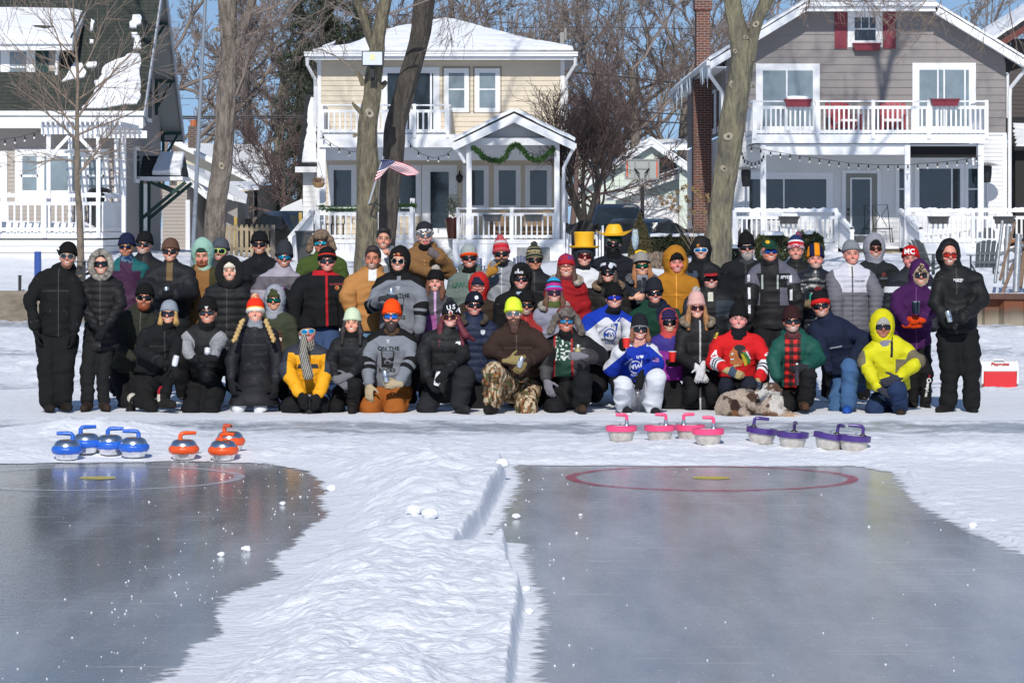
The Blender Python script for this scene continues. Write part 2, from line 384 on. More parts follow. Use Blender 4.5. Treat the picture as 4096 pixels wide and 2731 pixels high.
for px,py,s,lab in[(1325,1965,.035,"round snow lump at the left end of the central snow ridge"),(1130,2020,.022,"small pale ice lump lying on the rink left of the ridge"),(985,2205,.03,"small ice block on the dark left rink, nearer its middle"),(885,2225,.022,"tiny ice piece just left of the ice block on the left rink"),(2010,1925,.05,"snow lump fallen beside the far right tip of the ridge"),(2065,2075,.028,"flat snow lump lying alone on the right rink beside the ridge"),(1655,2160,.045,"rounded snow block on the ridge, left one of a pair"),(1720,2165,.05,"squared snow block on the ridge, right one of a pair"),(3892,2112,.028,"white ice lump near the right edge of the right rink"),(2322,2062,.012,"tiny ice bit on the right rink left of the red ring"),(2105,2365,.022,"small snow lump against the ridge's cut edge"),(2118,2455,.022,"small snow lump below another beside the ridge's cut edge")]:
 chunk(px,py,s,lab)
def wallY(x):return 59.0-x*.17
mb=MB();xs=np.linspace(-30,3.4,24)
for a,b in zip(xs[:-1],xs[1:]):
 mb.prism([(a+.012,wallY(a),0),(b,wallY(b),0),(b,wallY(b),.66-.02*random.random()),(a+.012,wallY(a),.66-.02*random.random())],(0,.35,0))
o=build(mb,"concrete_sea_wall",mat("old_concrete",(.26,.22,.17),.9,col2=(.15,.12,.09),vscale=1.4,bump=.5,bscale=9,stretch=(1,1,3)));tag(o,"low weathered tan concrete sea wall behind the men at the far left","sea wall")
rt=thing("steel_sea_wall",(11,wallY(11),0),"rusty corrugated steel sea wall behind the red and white cooler","sea wall")
def rust_mat():
 m,N,L,B=new_mat("rusty_steel");tc=N.new("ShaderNodeTexCoord");n=N.new("ShaderNodeTexNoise");n.inputs["Scale"].default_value=2.4;n.inputs["Detail"].default_value=7
 mp=N.new("ShaderNodeMapping");mp.inputs["Scale"].default_value=(1,1,.5);L.new(tc.outputs["Object"],mp.inputs[0]);L.new(mp.outputs[0],n.inputs["Vector"])
 sp=N.new("ShaderNodeSeparateXYZ");L.new(tc.outputs["Object"],sp.inputs[0])
 ml=N.new("ShaderNodeMath");ml.operation='MULTIPLY_ADD';ml.inputs[1].default_value=.35;L.new(n.outputs[0],ml.inputs[0]);L.new(sp.outputs[2],ml.inputs[2])
 cr=N.new("ShaderNodeValToRGB");cr.color_ramp.elements[0].position=.30;cr.color_ramp.elements[0].color=(.29,.25,.19,1);cr.color_ramp.elements[1].position=.62;cr.color_ramp.elements[1].color=(.17,.055,.025,1)
 e=cr.color_ramp.elements.new(.5);e.color=(.12,.085,.06,1);L.new(ml.outputs[0],cr.inputs[0]);L.new(cr.outputs[0],B.inputs["Base Color"]);B.inputs["Roughness"].default_value=.85;return m
mb=MB();V2=[];n=0;x=3.4;prof=[(0,0),(.18,0),(.26,.16),(.52,.16),(.60,0)]
pts=[]
while x<30:
 for dx,dy in prof:pts.append((x+dx,wallY(x+dx)+dy))
 x+=.78
for(a,b)in zip(pts[:-1],pts[1:]):mb.quad((a[0],a[1],0),(b[0],b[1],0),(b[0],b[1],.58),(a[0],a[1],.58))
build(mb,"sheet_pile",rust_mat(),rt)
mb=MB();mb.prism([(3.4,wallY(3.4)-.06,.58),(30,wallY(30)-.06,.58),(30,wallY(30)-.06,.68),(3.4,wallY(3.4)-.06,.68)],(0,.4,0));build(mb,"cap",mat("rusty_cap",(.10,.05,.035),.8,var=.3),rt)
def lawn_h(x,y):
 P=np.stack([x,y,np.zeros_like(x)],-1)
 rt_=sstep(-2,5,x);side=1-np.exp(-((x+2.0)/4.6)**2);return .64+.10*sstep(60,66,y)+(.52-.05*rt_)*side*sstep(66+8*rt_,74+7*rt_,y)-.15*side*sstep(84,94,y)+.20*(fbm(P,.45,3)-.5)+.10*(fbm(P,1.8,4)-.5)*1.5
lys=np.concatenate([np.arange(0,30,.22),np.arange(30,130,2.0)]);lx=np.linspace(-34,34,300)
yy,xx=np.meshgrid(lys,lx,indexing='ij');yy=yy+59.25-xx*.17
hh=lawn_h(xx,yy);hh[0,:]=.6
me=mesh_np("snowy_lawn",np.stack([xx,yy,hh],-1).reshape(-1,3),grid_faces(*xx.shape),snow_material("lawn_snow"),col=np.full((xx.size,3),.08))
o=bpy.data.objects.new("snowy_lawn",me);link(o);tag(o,kind="structure",label="snow covered lawn rising behind the sea wall")
def LZ(x,y):return float(lawn_h(np.array([float(x)]),np.array([float(y)]))[0])
mb=MB();mb.box(-400,400,150,900,-2,.5);tag(build(mb,"distant_ground",mat("flat_snow",None)),kind="structure")
# building helpers
def clap(mb,ax,c,u0,u1,z0,z1,course,p=.014,xl=None,xr=None,sgn=-1):
 0
 n=max(1,int(math.ceil((z1-z0)/course)));xl=xl or(lambda z:u0);xr=xr or(lambda z:u1)
 def P(u,off,z):return(u,c+sgn*off,z)if ax=='y' else(c+sgn*off,u,z)
 for i in range(n):
  a,b=z0+i*course,min(z1,z0+(i+1)*course)
  l0,r0,l1,r1=xl(a),xr(a),xl(b),xr(b)
  if r0-l0<.02:continue
  if r1<l1:l1=r1=(l1+r1)/2
  mb.quad(P(l0,p,a),P(r0,p,a),P(r1,0,b),P(l1,0,b))
  mb.quad(P(l0,0,a),P(r0,0,a),P(r0,p,a),P(l0,p,a))
def window(root,D,x0,x1,z0,z1,trim=.09,sashes=(),mull=(),glass=None,frame=None,proud=.035,name="window",fw=.035):
 0
 mb=MB();y=D-proud
 W_=frame or M_white()
 mb.box(x0-trim,x0,y,D,z0-trim,z1+trim).box(x1,x1+trim,y,D,z0-trim,z1+trim)
 mb.box(x0,x1,y,D,z1,z1+trim).box(x0,x1,y,D,z0-trim,z0)
 mb.box(x0,x0+fw,y+.006,D,z0,z1).box(x1-fw,x1,y+.006,D,z0,z1).box(x0+fw,x1-fw,y+.006,D,z1-fw,z1).box(x0+fw,x1-fw,y+.006,D,z0,z0+fw)
 for f in mull:xx=x0+(x1-x0)*f;mb.box(xx-fw*.6,xx+fw*.6,y+.002,D,z0+fw,z1-fw)
 for f in sashes:zz=z0+(z1-z0)*f;mb.box(x0+fw,x1-fw,y+.004,D,zz-fw*.6,zz+fw*.6)
 w=build(mb,name,W_,root)
 g=MB();g.box(x0+fw*.5,x1-fw*.5,D-.027,D-.0215,z0+fw*.5,z1-fw*.5)
 build(g,"pane",glass or M_glassdark(),w)
 return w
def railing(root,a,b,z0,z1,step=.125,bw=.04,posts=(),pw=.1,snow=False,name="railing",cap=.1):
 0
 z0=z0 if hasattr(z0,'__len__')else(z0,z0);z1=z1 if hasattr(z1,'__len__')else(z1,z1)
 mb=MB();A=np.array(a,float);B=np.array(b,float);L=np.linalg.norm(B-A);n=max(2,int(L/step))
 f=lambda t,k:(z0[0]+(z0[1]-z0[0])*t)if k==0 else(z1[0]+(z1[1]-z1[0])*t)
 pt=lambda t,z:(A[0]+(B[0]-A[0])*t,A[1]+(B[1]-A[1])*t,z)
 mb.beam(pt(0,z1[0]-.02),pt(1,z1[1]-.02),.14 if cap>.05 else .06,.04)
 mb.beam(pt(0,z1[0]-.19),pt(1,z1[1]-.19),.045,.085)
 mb.beam(pt(0,z0[0]+.08),pt(1,z0[1]+.08),.045,.085)
 r=build(mb,name,M_white(),root)
 bb=MB()
 for i in range(n):
  t=(i+.5)/n;q=pt(t,0)
  bb.box(q[0]-bw/2,q[0]+bw/2,q[1]-bw/2-.044,q[1]+bw/2-.044,f(t,0)+.02,f(t,1)-.15)
 build(bb,"balusters",M_white(),r)
 for t in posts:
  q=pt(t,0);pb=MB().box(q[0]-pw/2,q[0]+pw/2,q[1]-pw/2-.026,q[1]+pw/2-.026,f(t,0)-.12,f(t,1)+.015);build(pb,"post",M_white(),r)
 if snow:
  sb=MB();k=max(4,int(L/.08));rs=random.Random(5);last=None
  for i in range(k+1):
   t=i/k;h=.045+.05*rs.random();q=pt(t,f(t,1));w=.06
   P=[(q[0],q[1]-w,q[2]+.002),(q[0],q[1]-w*.8,q[2]+h*.8),(q[0],q[1],q[2]+h),(q[0],q[1]+w*.8,q[2]+h*.8),(q[0],q[1]+w,q[2]+.002)]
   if abs(B[1]-A[1])>abs(B[0]-A[0]):P=[(q[0]+(p[1]-q[1]),q[1],p[2])for p in P]
   if last:
    for j in range(4):sb.quad(last[j],P[j],P[j+1],last[j+1])
   last=P
  build(sb,"rail_snow",M_snow(),r,smooth=True)
 return r
def planehit(px,py,P0,n):
 d=np.array([(px-2048)/F,1,-(py-Y0)/F]);o=np.array([0,0,CH]);t=np.dot(np.array(P0)-o,n)/np.dot(d,n);return o+d*t
def roof_quad(mb,a,b,c,d,th=.12):
 mb.prism([a,b,c,d],(0,0,-th));return mb
def drape(name,pts3,nrm,h,root,m=None,wob=.05,n=14):
 0
 P=np.array(pts3,float);nrm=np.array(nrm,float);nrm/=np.linalg.norm(nrm);ctr=P.mean(0)
 out=[]
 for i in range(len(P)):
  a,b=P[i],P[(i+1)%len(P)];k=max(2,int(np.linalg.norm(b-a)/.18))
  for j in range(k):out.append(a+(b-a)*j/k+(RNG.random(3)-.5)*wob*(1-nrm**2))
 out=np.array(out);m_=len(out);V=[];Fs=[]
 for s,hh in((1,.0),(1,h*.6),(.96,h),(.6,h*1.15)):
  for q in out:V.append(ctr+(q-ctr)*s+nrm*(hh*(1+.25*(random.random()-.5))if hh else .0))
 V.append(ctr+nrm*h*1.2)
 for r in range(3):
  for i in range(m_):j=(i+1)%m_;Fs.append((r*m_+i,r*m_+j,(r+1)*m_+j,(r+1)*m_+i))
 for i in range(m_):Fs.append((3*m_+i,3*m_+(i+1)%m_,4*m_))
 return build(MB().add(V,Fs),name,m or M_snow(),root,smooth=False)
def gutter_spout(root,pts,r=.045,name="downspout"):return build(MB().tube(pts,r,6),name,M_white(),root)
def siding_mat(name,c,rough=.7):return mat(name,c,rough,var=.05,vscale=1.1)
def shingle_mat(name,c1,c2):
 if name in MATS:return MATS[name]
 m,N,L,B=new_mat(name);MATS[name]=m
 tc=N.new("ShaderNodeTexCoord");sp=N.new("ShaderNodeSeparateXYZ");L.new(tc.outputs["Object"],sp.inputs[0]);cb=N.new("ShaderNodeCombineXYZ")
 L.new(sp.outputs[0],cb.inputs[0]);L.new(sp.outputs[2],cb.inputs[1])
 b=N.new("ShaderNodeTexBrick");b.inputs["Scale"].default_value=1;b.inputs["Brick Width"].default_value=.33;b.inputs["Row Height"].default_value=.10;b.inputs["Mortar Size"].default_value=.008
 b.inputs["Color1"].default_value=(*c1,1);b.inputs["Color2"].default_value=(*c2,1);b.inputs["Mortar"].default_value=(c1[0]*.3,c1[1]*.3,c1[2]*.3,1);b.inputs["Bias"].default_value=0
 L.new(cb.outputs[0],b.inputs["Vector"]);L.new(b.outputs[0],B.inputs["Base Color"]);B.inputs["Roughness"].default_value=.9;return m
def brick_mat(name="red_brick",c1=(.16,.05,.03),c2=(.10,.045,.04),swap=False):
 if name in MATS:return MATS[name]
 m,N,L,B=new_mat(name);MATS[name]=m
 tc=N.new("ShaderNodeTexCoord");sp=N.new("ShaderNodeSeparateXYZ");L.new(tc.outputs["Object"],sp.inputs[0]);cb=N.new("ShaderNodeCombineXYZ")
 ad=N.new("ShaderNodeMath");L.new(sp.outputs[0],ad.inputs[0]);L.new(sp.outputs[1],ad.inputs[1])
 L.new(ad.outputs[0],cb.inputs[0]);L.new(sp.outputs[2],cb.inputs[1])
 b=N.new("ShaderNodeTexBrick");b.inputs["Scale"].default_value=1;b.inputs["Brick Width"].default_value=.22;b.inputs["Row Height"].default_value=.075;b.inputs["Mortar Size"].default_value=.008
 b.inputs["Color1"].default_value=(*c1,1);b.inputs["Color2"].default_value=(*c2,1);b.inputs["Mortar"].default_value=(.28,.24,.21,1)
 L.new(cb.outputs[0],b.inputs["Vector"]);L.new(b.outputs[0],B.inputs["Base Color"]);B.inputs["Roughness"].default_value=.9;return m
 # LEFT HOUSE (grey-beige, green roof)
S_beige=siding_mat("beige_siding",(.40,.355,.32));S_beige_shade=siding_mat("beige_siding_shaded",(.30,.28,.265))  # darker siding is the beige with side-wall shade put into its colour
lh=thing("beige_house",(-13,77.2,1),"beige clapboard house with green shingle roof and white deck, far left","house")
Xc,Df=-10.0,77.2
mb=MB();clap(mb,'y',Df,-26,Xc,1.0,4.9,.105);build(mb,"wall",S_beige,lh)
def side_r(y):return 4.75+.88*min(y-76.7,85.4-y)
mb=MB()
for i in range(75):
 z0=1.0+i*.105;z1=z0+.105;m0=max(0,(z0-4.75)/.88);m1=max(0,(z1-4.75)/.88)
 y0a,y1a,y0b,y1b=max(Df,76.7+m0),min(85.0,85.4-m0),max(Df,76.7+m1),min(85.0,85.4-m1)
 if y1a<=y0a:break
 if y1b<y0b:y0b=y1b=(y0b+y1b)/2
 mb.quad((Xc+.014,y0a,z0),(Xc+.014,y1a,z0),(Xc,y1b,z1),(Xc,y0b,z1));mb.quad((Xc,y0a,z0),(Xc,y1a,z0),(Xc+.014,y1a,z0),(Xc+.014,y0a,z0))
mb.box(-26,Xc-.02,84.9,85.0,1,4.9)
build(mb,"side_wall",S_beige_shade,lh)
G_sh=shingle_mat("green_shingles",(.050,.058,.050),(.030,.037,.032))
mb=MB();zr=8.75;Xo=-9.44
roof_quad(mb,(-26,76.5,4.88),(Xo,76.5,4.88),(Xo,80.85,zr),(-26,80.85,zr),.14)
rf=build(mb,"roof",G_sh,lh)
mb=MB();roof_quad(mb,(-26,80.86,zr),(Xo,80.86,zr),(Xo,85.7,4.5),(-26,85.7,4.5),.14);build(mb,"roof_slope",G_sh,rf)
mb=MB()
for i in range(30):
 t0,t1=i/30,(i+1)/30
 for(ya,za,yb,zb)in((76.6,4.80,80.8,zr-.18),(80.9,zr-.18,85.6,4.42)):
  A=(ya+(yb-ya)*t0,za+(zb-za)*t0);Bq=(ya+(yb-ya)*t1,za+(zb-za)*t1)
  mb.quad((Xc,A[0],A[1]),(Xo+.02,A[0],A[1]),(Xo+.02,Bq[0],Bq[1]-.018),(Xc,Bq[0],Bq[1]-.018))
build(mb,"soffit",mat("soffit_grey",(.33,.34,.32),.6),lh)
mb=MB();mb.beam((Xo+.03,80.8,zr-.05),(Xo+.03,85.72,4.40),.04,.24).beam((Xo+.03,80.9,zr-.05),(Xo+.03,76.48,4.80),.04,.2)
build(mb,"barge_board",mat("grey_trim",(.42,.45,.5),.5),lh)
G_tr=mat("dark_green_trim",(.008,.045,.038),.5)
for yy_ in(81.9,83.6,85.2):
 zz_=zr-(yy_-80.85)*.88-.28;mb=MB();mb.box(Xc+.001,Xo,yy_-.05,yy_+.05,zz_-.1,zz_).beam((Xc+.03,yy_,zz_-.85),(Xo-.1,yy_,zz_-.1),.07,.07).box(Xc+.015,Xc+.09,yy_-.04,yy_+.04,zz_-1.0,zz_-.1);build(mb,"eave_bracket",G_tr,lh)
mb=MB();mb.box(-26,Xo+.03,76.36,76.5,4.78,4.90).box(-26,Xo-.05,76.52,77.18,4.60,4.72).box(-26,Xo,76.42,76.52,4.46,4.76);build(mb,"gutter",M_white(),lh)
mb=MB();mb.box(Xc-.14,Xc+.02,Df-.03,Df+.1,1,4.46);build(mb,"corner_board",M_white(),lh)
Dd=77.75;mb=MB();clap(mb,'y',Dd,-26,-11.8,5.42,6.65,.105)
for i in range(13):
 z0=5.3+i*.105;mb.quad((-11.786,Dd,z0),(-11.786,82,z0),(-11.8,82,z0+.105),(-11.8,Dd,z0+.105))
build(mb,"dormer_wall",S_beige,lh)
mb=MB();roof_quad(mb,(-26,77.3,6.78),(-11.36,77.3,6.78),(-11.36,81.6,8.32),(-26,81.6,8.32),.12);dr=build(mb,"dormer_roof",G_sh,lh)
def dplane(px,py,off=.0):return planehit(px,py,(-15,77.3,6.78+off),np.array([0,-.337,1])/1.055)
drape("roof_snow",[(-26,77.32,6.79),(-11.42,77.32,6.79),(-11.5,81.5,8.3),(-26,81.5,8.3)],(0,-.3,1),.10,dr,wob=.04)
drape("bare_patch",[dplane(x,y,.13)for x,y in[(115,88),(160,86),(235,82),(236,95),(215,108),(180,114),(140,108),(125,98)]],(0,-.3,1),.004,dr,m=G_sh,wob=.02)
mb=MB();mb.box(-26,-11.36,77.17,77.3,6.66,6.80).box(-26,-11.4,77.28,77.74,6.53,6.62).box(-26,-11.38,77.25,77.33,6.50,6.66);build(mb,"gutter",M_white(),dr)
mb=MB();mb.beam((-11.37,77.3,6.72),(-11.37,81.6,8.26),.05,.2);build(mb,"barge_board",mat("grey_trim",None),dr)
gutter_spout(lh,[(-11.66,77.25,6.7),(-11.78,77.5,6.5),(-11.84,77.66,6.35),(-11.84,77.66,5.4)],.05)
window(lh,Dd,WX(34,Dd),WX(112,Dd),WZ(335,Dd),WZ(203,Dd),trim=.2,sashes=(.5,),glass=M_glassgrey())
mb=MB();x0,x1=WX(142,Dd),WX(194,Dd);mb.box(x0,x1,Dd-.05,Dd-.015,WZ(350,Dd),WZ(199,Dd))
for k in range(22):z=WZ(340,Dd)+k*.042;mb.box(x0+.05,x1-.05,Dd-.062,Dd-.049,z,z+.026)
build(mb,"shutter",G_tr,lh)
def rpl(px,py,off=.0):return planehit(px,py,(-12,76.5,4.89+off),np.array([0,-.89,1])/1.3387)
nr=(0,-.89,1)
for k,pl in enumerate([[(330,434),(345,425),(365,405),(372,375),(385,360),(378,330),(395,322),(410,300),(405,290),(425,262),(470,240),(500,230),(520,215),(560,218),(562,260),(556,300),(566,335),(558,370),(562,400),(548,418),(500,420),(470,425),(420,434)],[(530,67),(560,65),(570,80),(565,95),(552,105),(545,116),(522,112),(518,100),(526,88)],[(528,137),(550,135),(552,143),(530,146)],[(530,148),(560,150),(562,162),(560,172),(535,176),(538,160)],[(535,180),(562,180),(563,198),(536,200)],[(345,255),(385,253),(390,265),(370,272),(345,270)],[(362,165),(375,165),(373,177),(360,175)],[(365,80),(378,90),(377,105),(372,122),(362,126),(360,105)]]):
 drape("roof_snow",[rpl(x,y)for x,y in pl],nr,.06,rf,wob=.05)
drape("roof_snow",[rpl(x,y)for x,y in[(250,330),(290,265),(300,250),(330,258),(345,290),(335,310),(290,318)]],nr,.05,rf,wob=.05)
Dw=Df
mb=MB();mb.box(WX(61,Dw),WX(437,Dw),Dw-.05,Dw,WZ(625,Dw),WZ(596,Dw)).box(WX(61,Dw),WX(437,Dw),Dw-.05,Dw,WZ(810,Dw),WZ(762,Dw))
for a,b in((61,84),(154,178),(326,350),(417,437)):mb.box(WX(a,Dw),WX(b,Dw),Dw-.045,Dw,WZ(762,Dw),WZ(625,Dw))
w=build(mb,"window",M_white(),lh)
for a,b,g in((84,154,1),(350,417,1),(178,326,0)):
 g_=MB().box(WX(a,Dw),WX(b,Dw),Dw-.032,Dw-.022,WZ(762,Dw),WZ(625,Dw));build(g_,"pane",M_glassgrey(),w)
 if g:mb=MB();zc=WZ(704,Dw);mb.box(WX(a,Dw),WX(b,Dw),Dw-.04,Dw-.01,zc-.03,zc+.03).box(WX(a,Dw),WX(a,Dw)+.04,Dw-.04,Dw-.012,WZ(762,Dw),WZ(625,Dw)).box(WX(b,Dw)-.04,WX(b,Dw),Dw-.04,Dw-.012,WZ(762,Dw),WZ(625,Dw));build(mb,"sash",M_white(),w)
mb=MB();mb.box(WX(-120,Dw),WX(-8,Dw),Dw-.032,Dw-.022,1.84,WZ(635,Dw));dd=build(mb,"door",M_glassdark(),lh)
mb=MB();mb.box(WX(-8,Dw),WX(30,Dw),Dw-.06,Dw,1.84,WZ(604,Dw)).box(WX(-140,Dw),WX(-8,Dw),Dw-.06,Dw,WZ(635,Dw),WZ(604,Dw)).box(WX(-140,Dw),WX(-120,Dw),Dw-.06,Dw,1.84,WZ(635,Dw));build(mb,"door_frame",M_white(),dd)
for ya,yb,za,zb in((80.0,80.9,4.75,5.9),(81.5,82.3,4.9,6.2),(79.0,79.6,3.2,3.95)):
 mb=MB();mb.box(Xc,Xc+.07,ya-.1,yb+.1,za-.1,zb+.1);w=build(mb,"window",M_white(),lh)
 build(MB().box(Xc+.072,Xc+.08,ya,yb,za,zb),"pane",M_glassdark(),w)
mb=MB();ya,yb,ym,ze,zt=80.0,81.9,80.95,3.28,3.86;xa,xb=Xc,-8.86
mb.prism([(xa,ya,ze),(xa,ym,zt),(xa,yb,ze)],(xb-xa,0,0));aw=build(mb,"side_awning",G_sh,lh)
mb=MB();mb.box(xa,xb+.04,ya-.03,yb+.03,ze-.10,ze-.001);build(mb,"awning_trim",M_white(),aw)
drape("awning_snow",[(xa+.35,ya+.05,ze+.04),(xb-.02,ya+.02,ze+.03),(xb-.02,ym,zt+.01),(xa+.5,ym,zt+.01)],(0,-.6,1),.13,aw,wob=.03)
for y in(80.15,81.75):
 mb=MB();mb.beam((xa+.06,y,2.15),(xb+.1,y,ze-.15),.09,.09).box(xa+.005,xa+.11,y-.05,y+.05,1.75,ze-.11).beam((xa+.3,y,ze-.15),(xa+.95,y,2.85),.08,.08);build(mb,"bracket",G_tr,aw)
build(MB().box(xa,xa+.06,80.3,81.4,1.1,3.1),"side_door",M_white(),lh)
Dk=73.0;xr_=WX(412,Dk)
mb=MB();mb.box(-26,xr_,Dk,Df-.02,1.66,1.80)
for i in range(6):z=1.62-i*.16;mb.box(-26,xr_,Dk,Dk+.04,z-.145,z)
for i in range(6):z=1.62-i*.16;mb.box(xr_-.04,xr_,Dk+.05,Df-.1,z-.145,z)
mb.box(-26,xr_-.05,Dk+.3,Dk+.34,.6,1.6)
dk=build(mb,"deck",M_white(),lh)
railing(dk,(-22,Dk),(xr_-.05,Dk),1.80,2.70,step=.168,bw=.045,posts=(.03,.15,.28,.41,.545,.665,.79,.885,.995),snow=True)
railing(dk,(xr_-.03,Dk+.1),(Xc-.05,Df-.15),1.80,2.70,step=.13,posts=(.99,),snow=True)
drape("deck_snow",[(-22,Dk+.35,1.81),(xr_-.5,Dk+.35,1.81),(xr_-.5,Df-.4,1.81),(-22,Df-.4,1.81)],(0,0,1),.22,dk,wob=.05)
pg=thing("pergola",(-11.5,74.5,1.8),"white slatted pergola with curved braces standing on the left house's deck","pergola")
pz=WZ(535,73.3)
for(px,D)in((195,73.25),(394,73.25),(281,76.6),(466,76.6),(495,75.2)):
 build(MB().box(WX(px,D)-.05,WX(px,D)+.05,D-.05,D+.05,1.8,pz),"post",M_white(),pg)
xL,xR=WX(166,73.2),WX(440,73.2)
build(MB().box(xL,xR-.1,73.12,73.18,pz-.02,pz+.17),"beam",M_white(),pg);build(MB().box(xL+.3,xR+.5,76.5,76.56,pz-.02,pz+.17),"beam",M_white(),pg)
mb=MB()
for i in range(17):x=xL+.02+i*(xR-xL+.25)/16;mb.prism([(x,72.8,pz+.20),(x,72.8,pz+.28),(x,77.1,pz+.30),(x,77.1,pz+.16),(x,73.1,pz+.16)],(.04,0,0))
for i in range(14):y=72.9+i*.3;mb.box(xL-.1,xR+.35,y,y+.035,pz+.30,pz+.345)
build(mb,"rafters",M_white(),pg)
for px,s in((195,1),(394,-1)):
 x=WX(px,73.2);pts=[(x+s*.05,73.2,pz-.62),(x+s*.22,73.2,pz-.36),(x+s*.5,73.2,pz-.06)]
 build(MB().tube(pts,.055,4),"brace",M_white(),pg)
gr=thing("grill",(WX(398,75.5),75.5,1.8),"black covered kettle grill with snow on its lid on the left deck","grill")
gx_=WX(398,75.5);mb=MB();mb.lathe([(.05,WZ(775,75.5)),(.25,WZ(772,75.5)),(.30,WZ(765,75.5)),(.24,WZ(755,75.5)),(.08,WZ(749,75.5))],(gx_,75.5,0),18);build(mb,"lid",M_black(),gr,smooth=True)
mb=MB();mb.lathe([(.22,1.82),(.18,2.3),(.24,2.7)],(gx_-.1,75.5,0),12);build(mb,"cover",mat("black_fabric",(.015,.016,.02),.8),gr)
# YELLOW HOUSE
S_yel=siding_mat("yellow_siding",(.66,.58,.46));
yh=thing("yellow_house",(-2.1,89,1),"pale yellow two storey house with white porch, balcony and snowy hip roof","house")
D=89.0;xa,xb=WX(1270,D),WX(2257,D)
mb=MB();clap(mb,'y',D,xa,xb,.5,7.1,.152,p=.02);mb.box(xa,xb,D+.01,D+7.4,.5,7.0);build(mb,"wall",S_yel,yh)
for x in(xa,xb-.1):build(MB().box(x-.01,x+.11,D-.04,D+.1,1.1,6.95),"corner_board",M_white(),yh)
ex0,ex1,ey0,ey1=-6.12,1.93,88.35,96.9;zE=7.06;ap=(-2.07,92.4,8.32);
mb=MB();e=[(ex0,ey0,zE),(ex1,ey0,zE),(ex1,ey1,zE),(ex0,ey1,zE)];rp0=(ap[0]-.2,ap[1],ap[2]);rp1=(ap[0]+.2,ap[1],ap[2])
mb.add([*e,rp0,rp1],[(0,1,5,4),(1,2,5),(2,3,4,5),(3,0,4),(3,2,1,0)]);rf=build(mb,"roof",shingle_mat("dark_shingles",(.03,.032,.036),(.02,.02,.024)),yh)
mb=MB();mb.box(ex0+.02,ex1-.02,ey0+.02,ey1,zE-.03,zE-.015).box(ex0,ex1,ey0,ey0+.05,zE-.2,zE-.03);build(mb,"soffit",M_white(),rf)
mb=MB();mb.box(ex0-.02,ex1+.02,ey0-.11,ey0-.005,zE-.10,zE+.02).box(ex0-.02,ex1+.02,ey0-.13,ey0-.11,zE-.02,zE+.03);build(mb,"gutter",M_white(),rf)
nf=np.cross(np.array(e[1])-e[0],np.array(rp0)-e[0]);up=np.array([0,0,.02])
def yr(px,py):return planehit(px,py,(ex0,ey0,zE+.01),nf/np.linalg.norm(nf))
drape("roof_snow",[yr(x,y)for x,y in[(1345,198),(1420,175),(1540,125),(1640,105),(1780,78),(1810,82),(1880,100),(1960,122),(2050,145),(2120,165),(2200,178),(2288,192),(2295,203),(1900,205),(1500,206),(1300,207),(1250,205),(1290,198)]],nf,.09,rf,wob=.05)
for pl in([(1290,190),(1310,182),(1345,170),(1330,184)],):drape("roof_snow",[yr(x,y)for x,y in pl],nf,.05,rf,wob=.03)
for s,x,xt in((-1,ex0+.06,xa-.06),(1,ex1-.06,xb+.06)):gutter_spout(yh,[(x,ey0-.02,zE-.12),(x,ey0+.05,zE-.35),(xt-s*.0,D-.25,zE-.75),(xt,D-.08,zE-.95),(xt,D-.08,1.3 if s>0 else 4.9)],.055)
build(MB().box(WX(2240,92),WX(2256,92),92,92.15,zE+.4,WZ(130,92)).tube([(WX(2262,92),92.1,zE+.6),(WX(2262,92),92.1,WZ(112,92))],.04,8),"chimney",mat("grey_render",(.33,.33,.31),.9),yh)
window(yh,D,WX(1790,D),WX(1862,D),WZ(437,D),WZ(288,D),trim=.10,sashes=(.53,),glass=M_glassgrey())
window(yh,D,WX(1913,D),WX(1986,D),WZ(437,D),WZ(288,D),trim=.10,sashes=(.53,),glass=M_glassgrey())
for a,b in((1773,1878),(1896,2003)):
 x0,x1,z0,z1=WX(a,D),WX(b,D),WZ(449,D),WZ(271,D);mb=MB();t=.02
 mb.box(x0-t,x0,D-.03,D,z0-t,z1+t).box(x1,x1+t,D-.03,D,z0-t,z1+t).box(x0,x1,D-.03,D,z1,z1+t).box(x0,x1,D-.03,D,z0-t,z0);build(mb,"window_surround",mat("brown_trim",(.12,.10,.08),.6),yh)
window(yh,D,WX(1543,D),WX(1740,D),4.72,WZ(287,D),trim=.13,mull=(.5,.92),name="balcony_door",fw=.05)
for a,b in((1330,1410),(1595,1668)):window(yh,D,WX(a,D),WX(b,D),WZ(850,D),WZ(676,D),trim=.12)
for a,b in((1865,1940),(1990,2068),(2115,2192)):window(yh,D,WX(a,D),WX(b,D),WZ(826,D),WZ(677,D),trim=.11)
x0,x1=WX(1715,D),WX(1802,D);z0,z1=1.6,WZ(678,D)
mb=MB();mb.box(x0,x1,D-.06,D-.03,z0,z1);dr_=build(mb,"door",M_white(),yh)
build(MB().box(WX(1722,D),WX(1795,D),D-.075,D-.062,WZ(912,D),WZ(688,D)),"pane",M_glassdark(),dr_)
mb=MB();mb.box(WX(1688,D),x0,D-.05,D,1.6,WZ(660,D)).box(x1,WX(1828,D),D-.05,D,1.6,WZ(660,D)).box(x0,x1,D-.05,D,z1+.001,WZ(660,D));build(mb,"door_frame",M_white(),dr_)
build(MB().tube([(WX(1806,D),D-.1,WZ(806,D)),(WX(1806,D),D-.14,WZ(812,D))],.03,8),"door_handle",M_black(),dr_)
ln=MB();x=WX(1838,88.7);ln.lathe([(.03,WZ(732,88.7)),(.09,WZ(722,88.7)),(.11,WZ(705,88.7)),(.03,WZ(695,88.7)),(.015,WZ(682,88.7))],(x,88.75,0),8);build(ln,"wall_lantern",M_black(),yh)
D2=86.4;bx0,bx1=WX(1275,D2),WX(1800,D2)
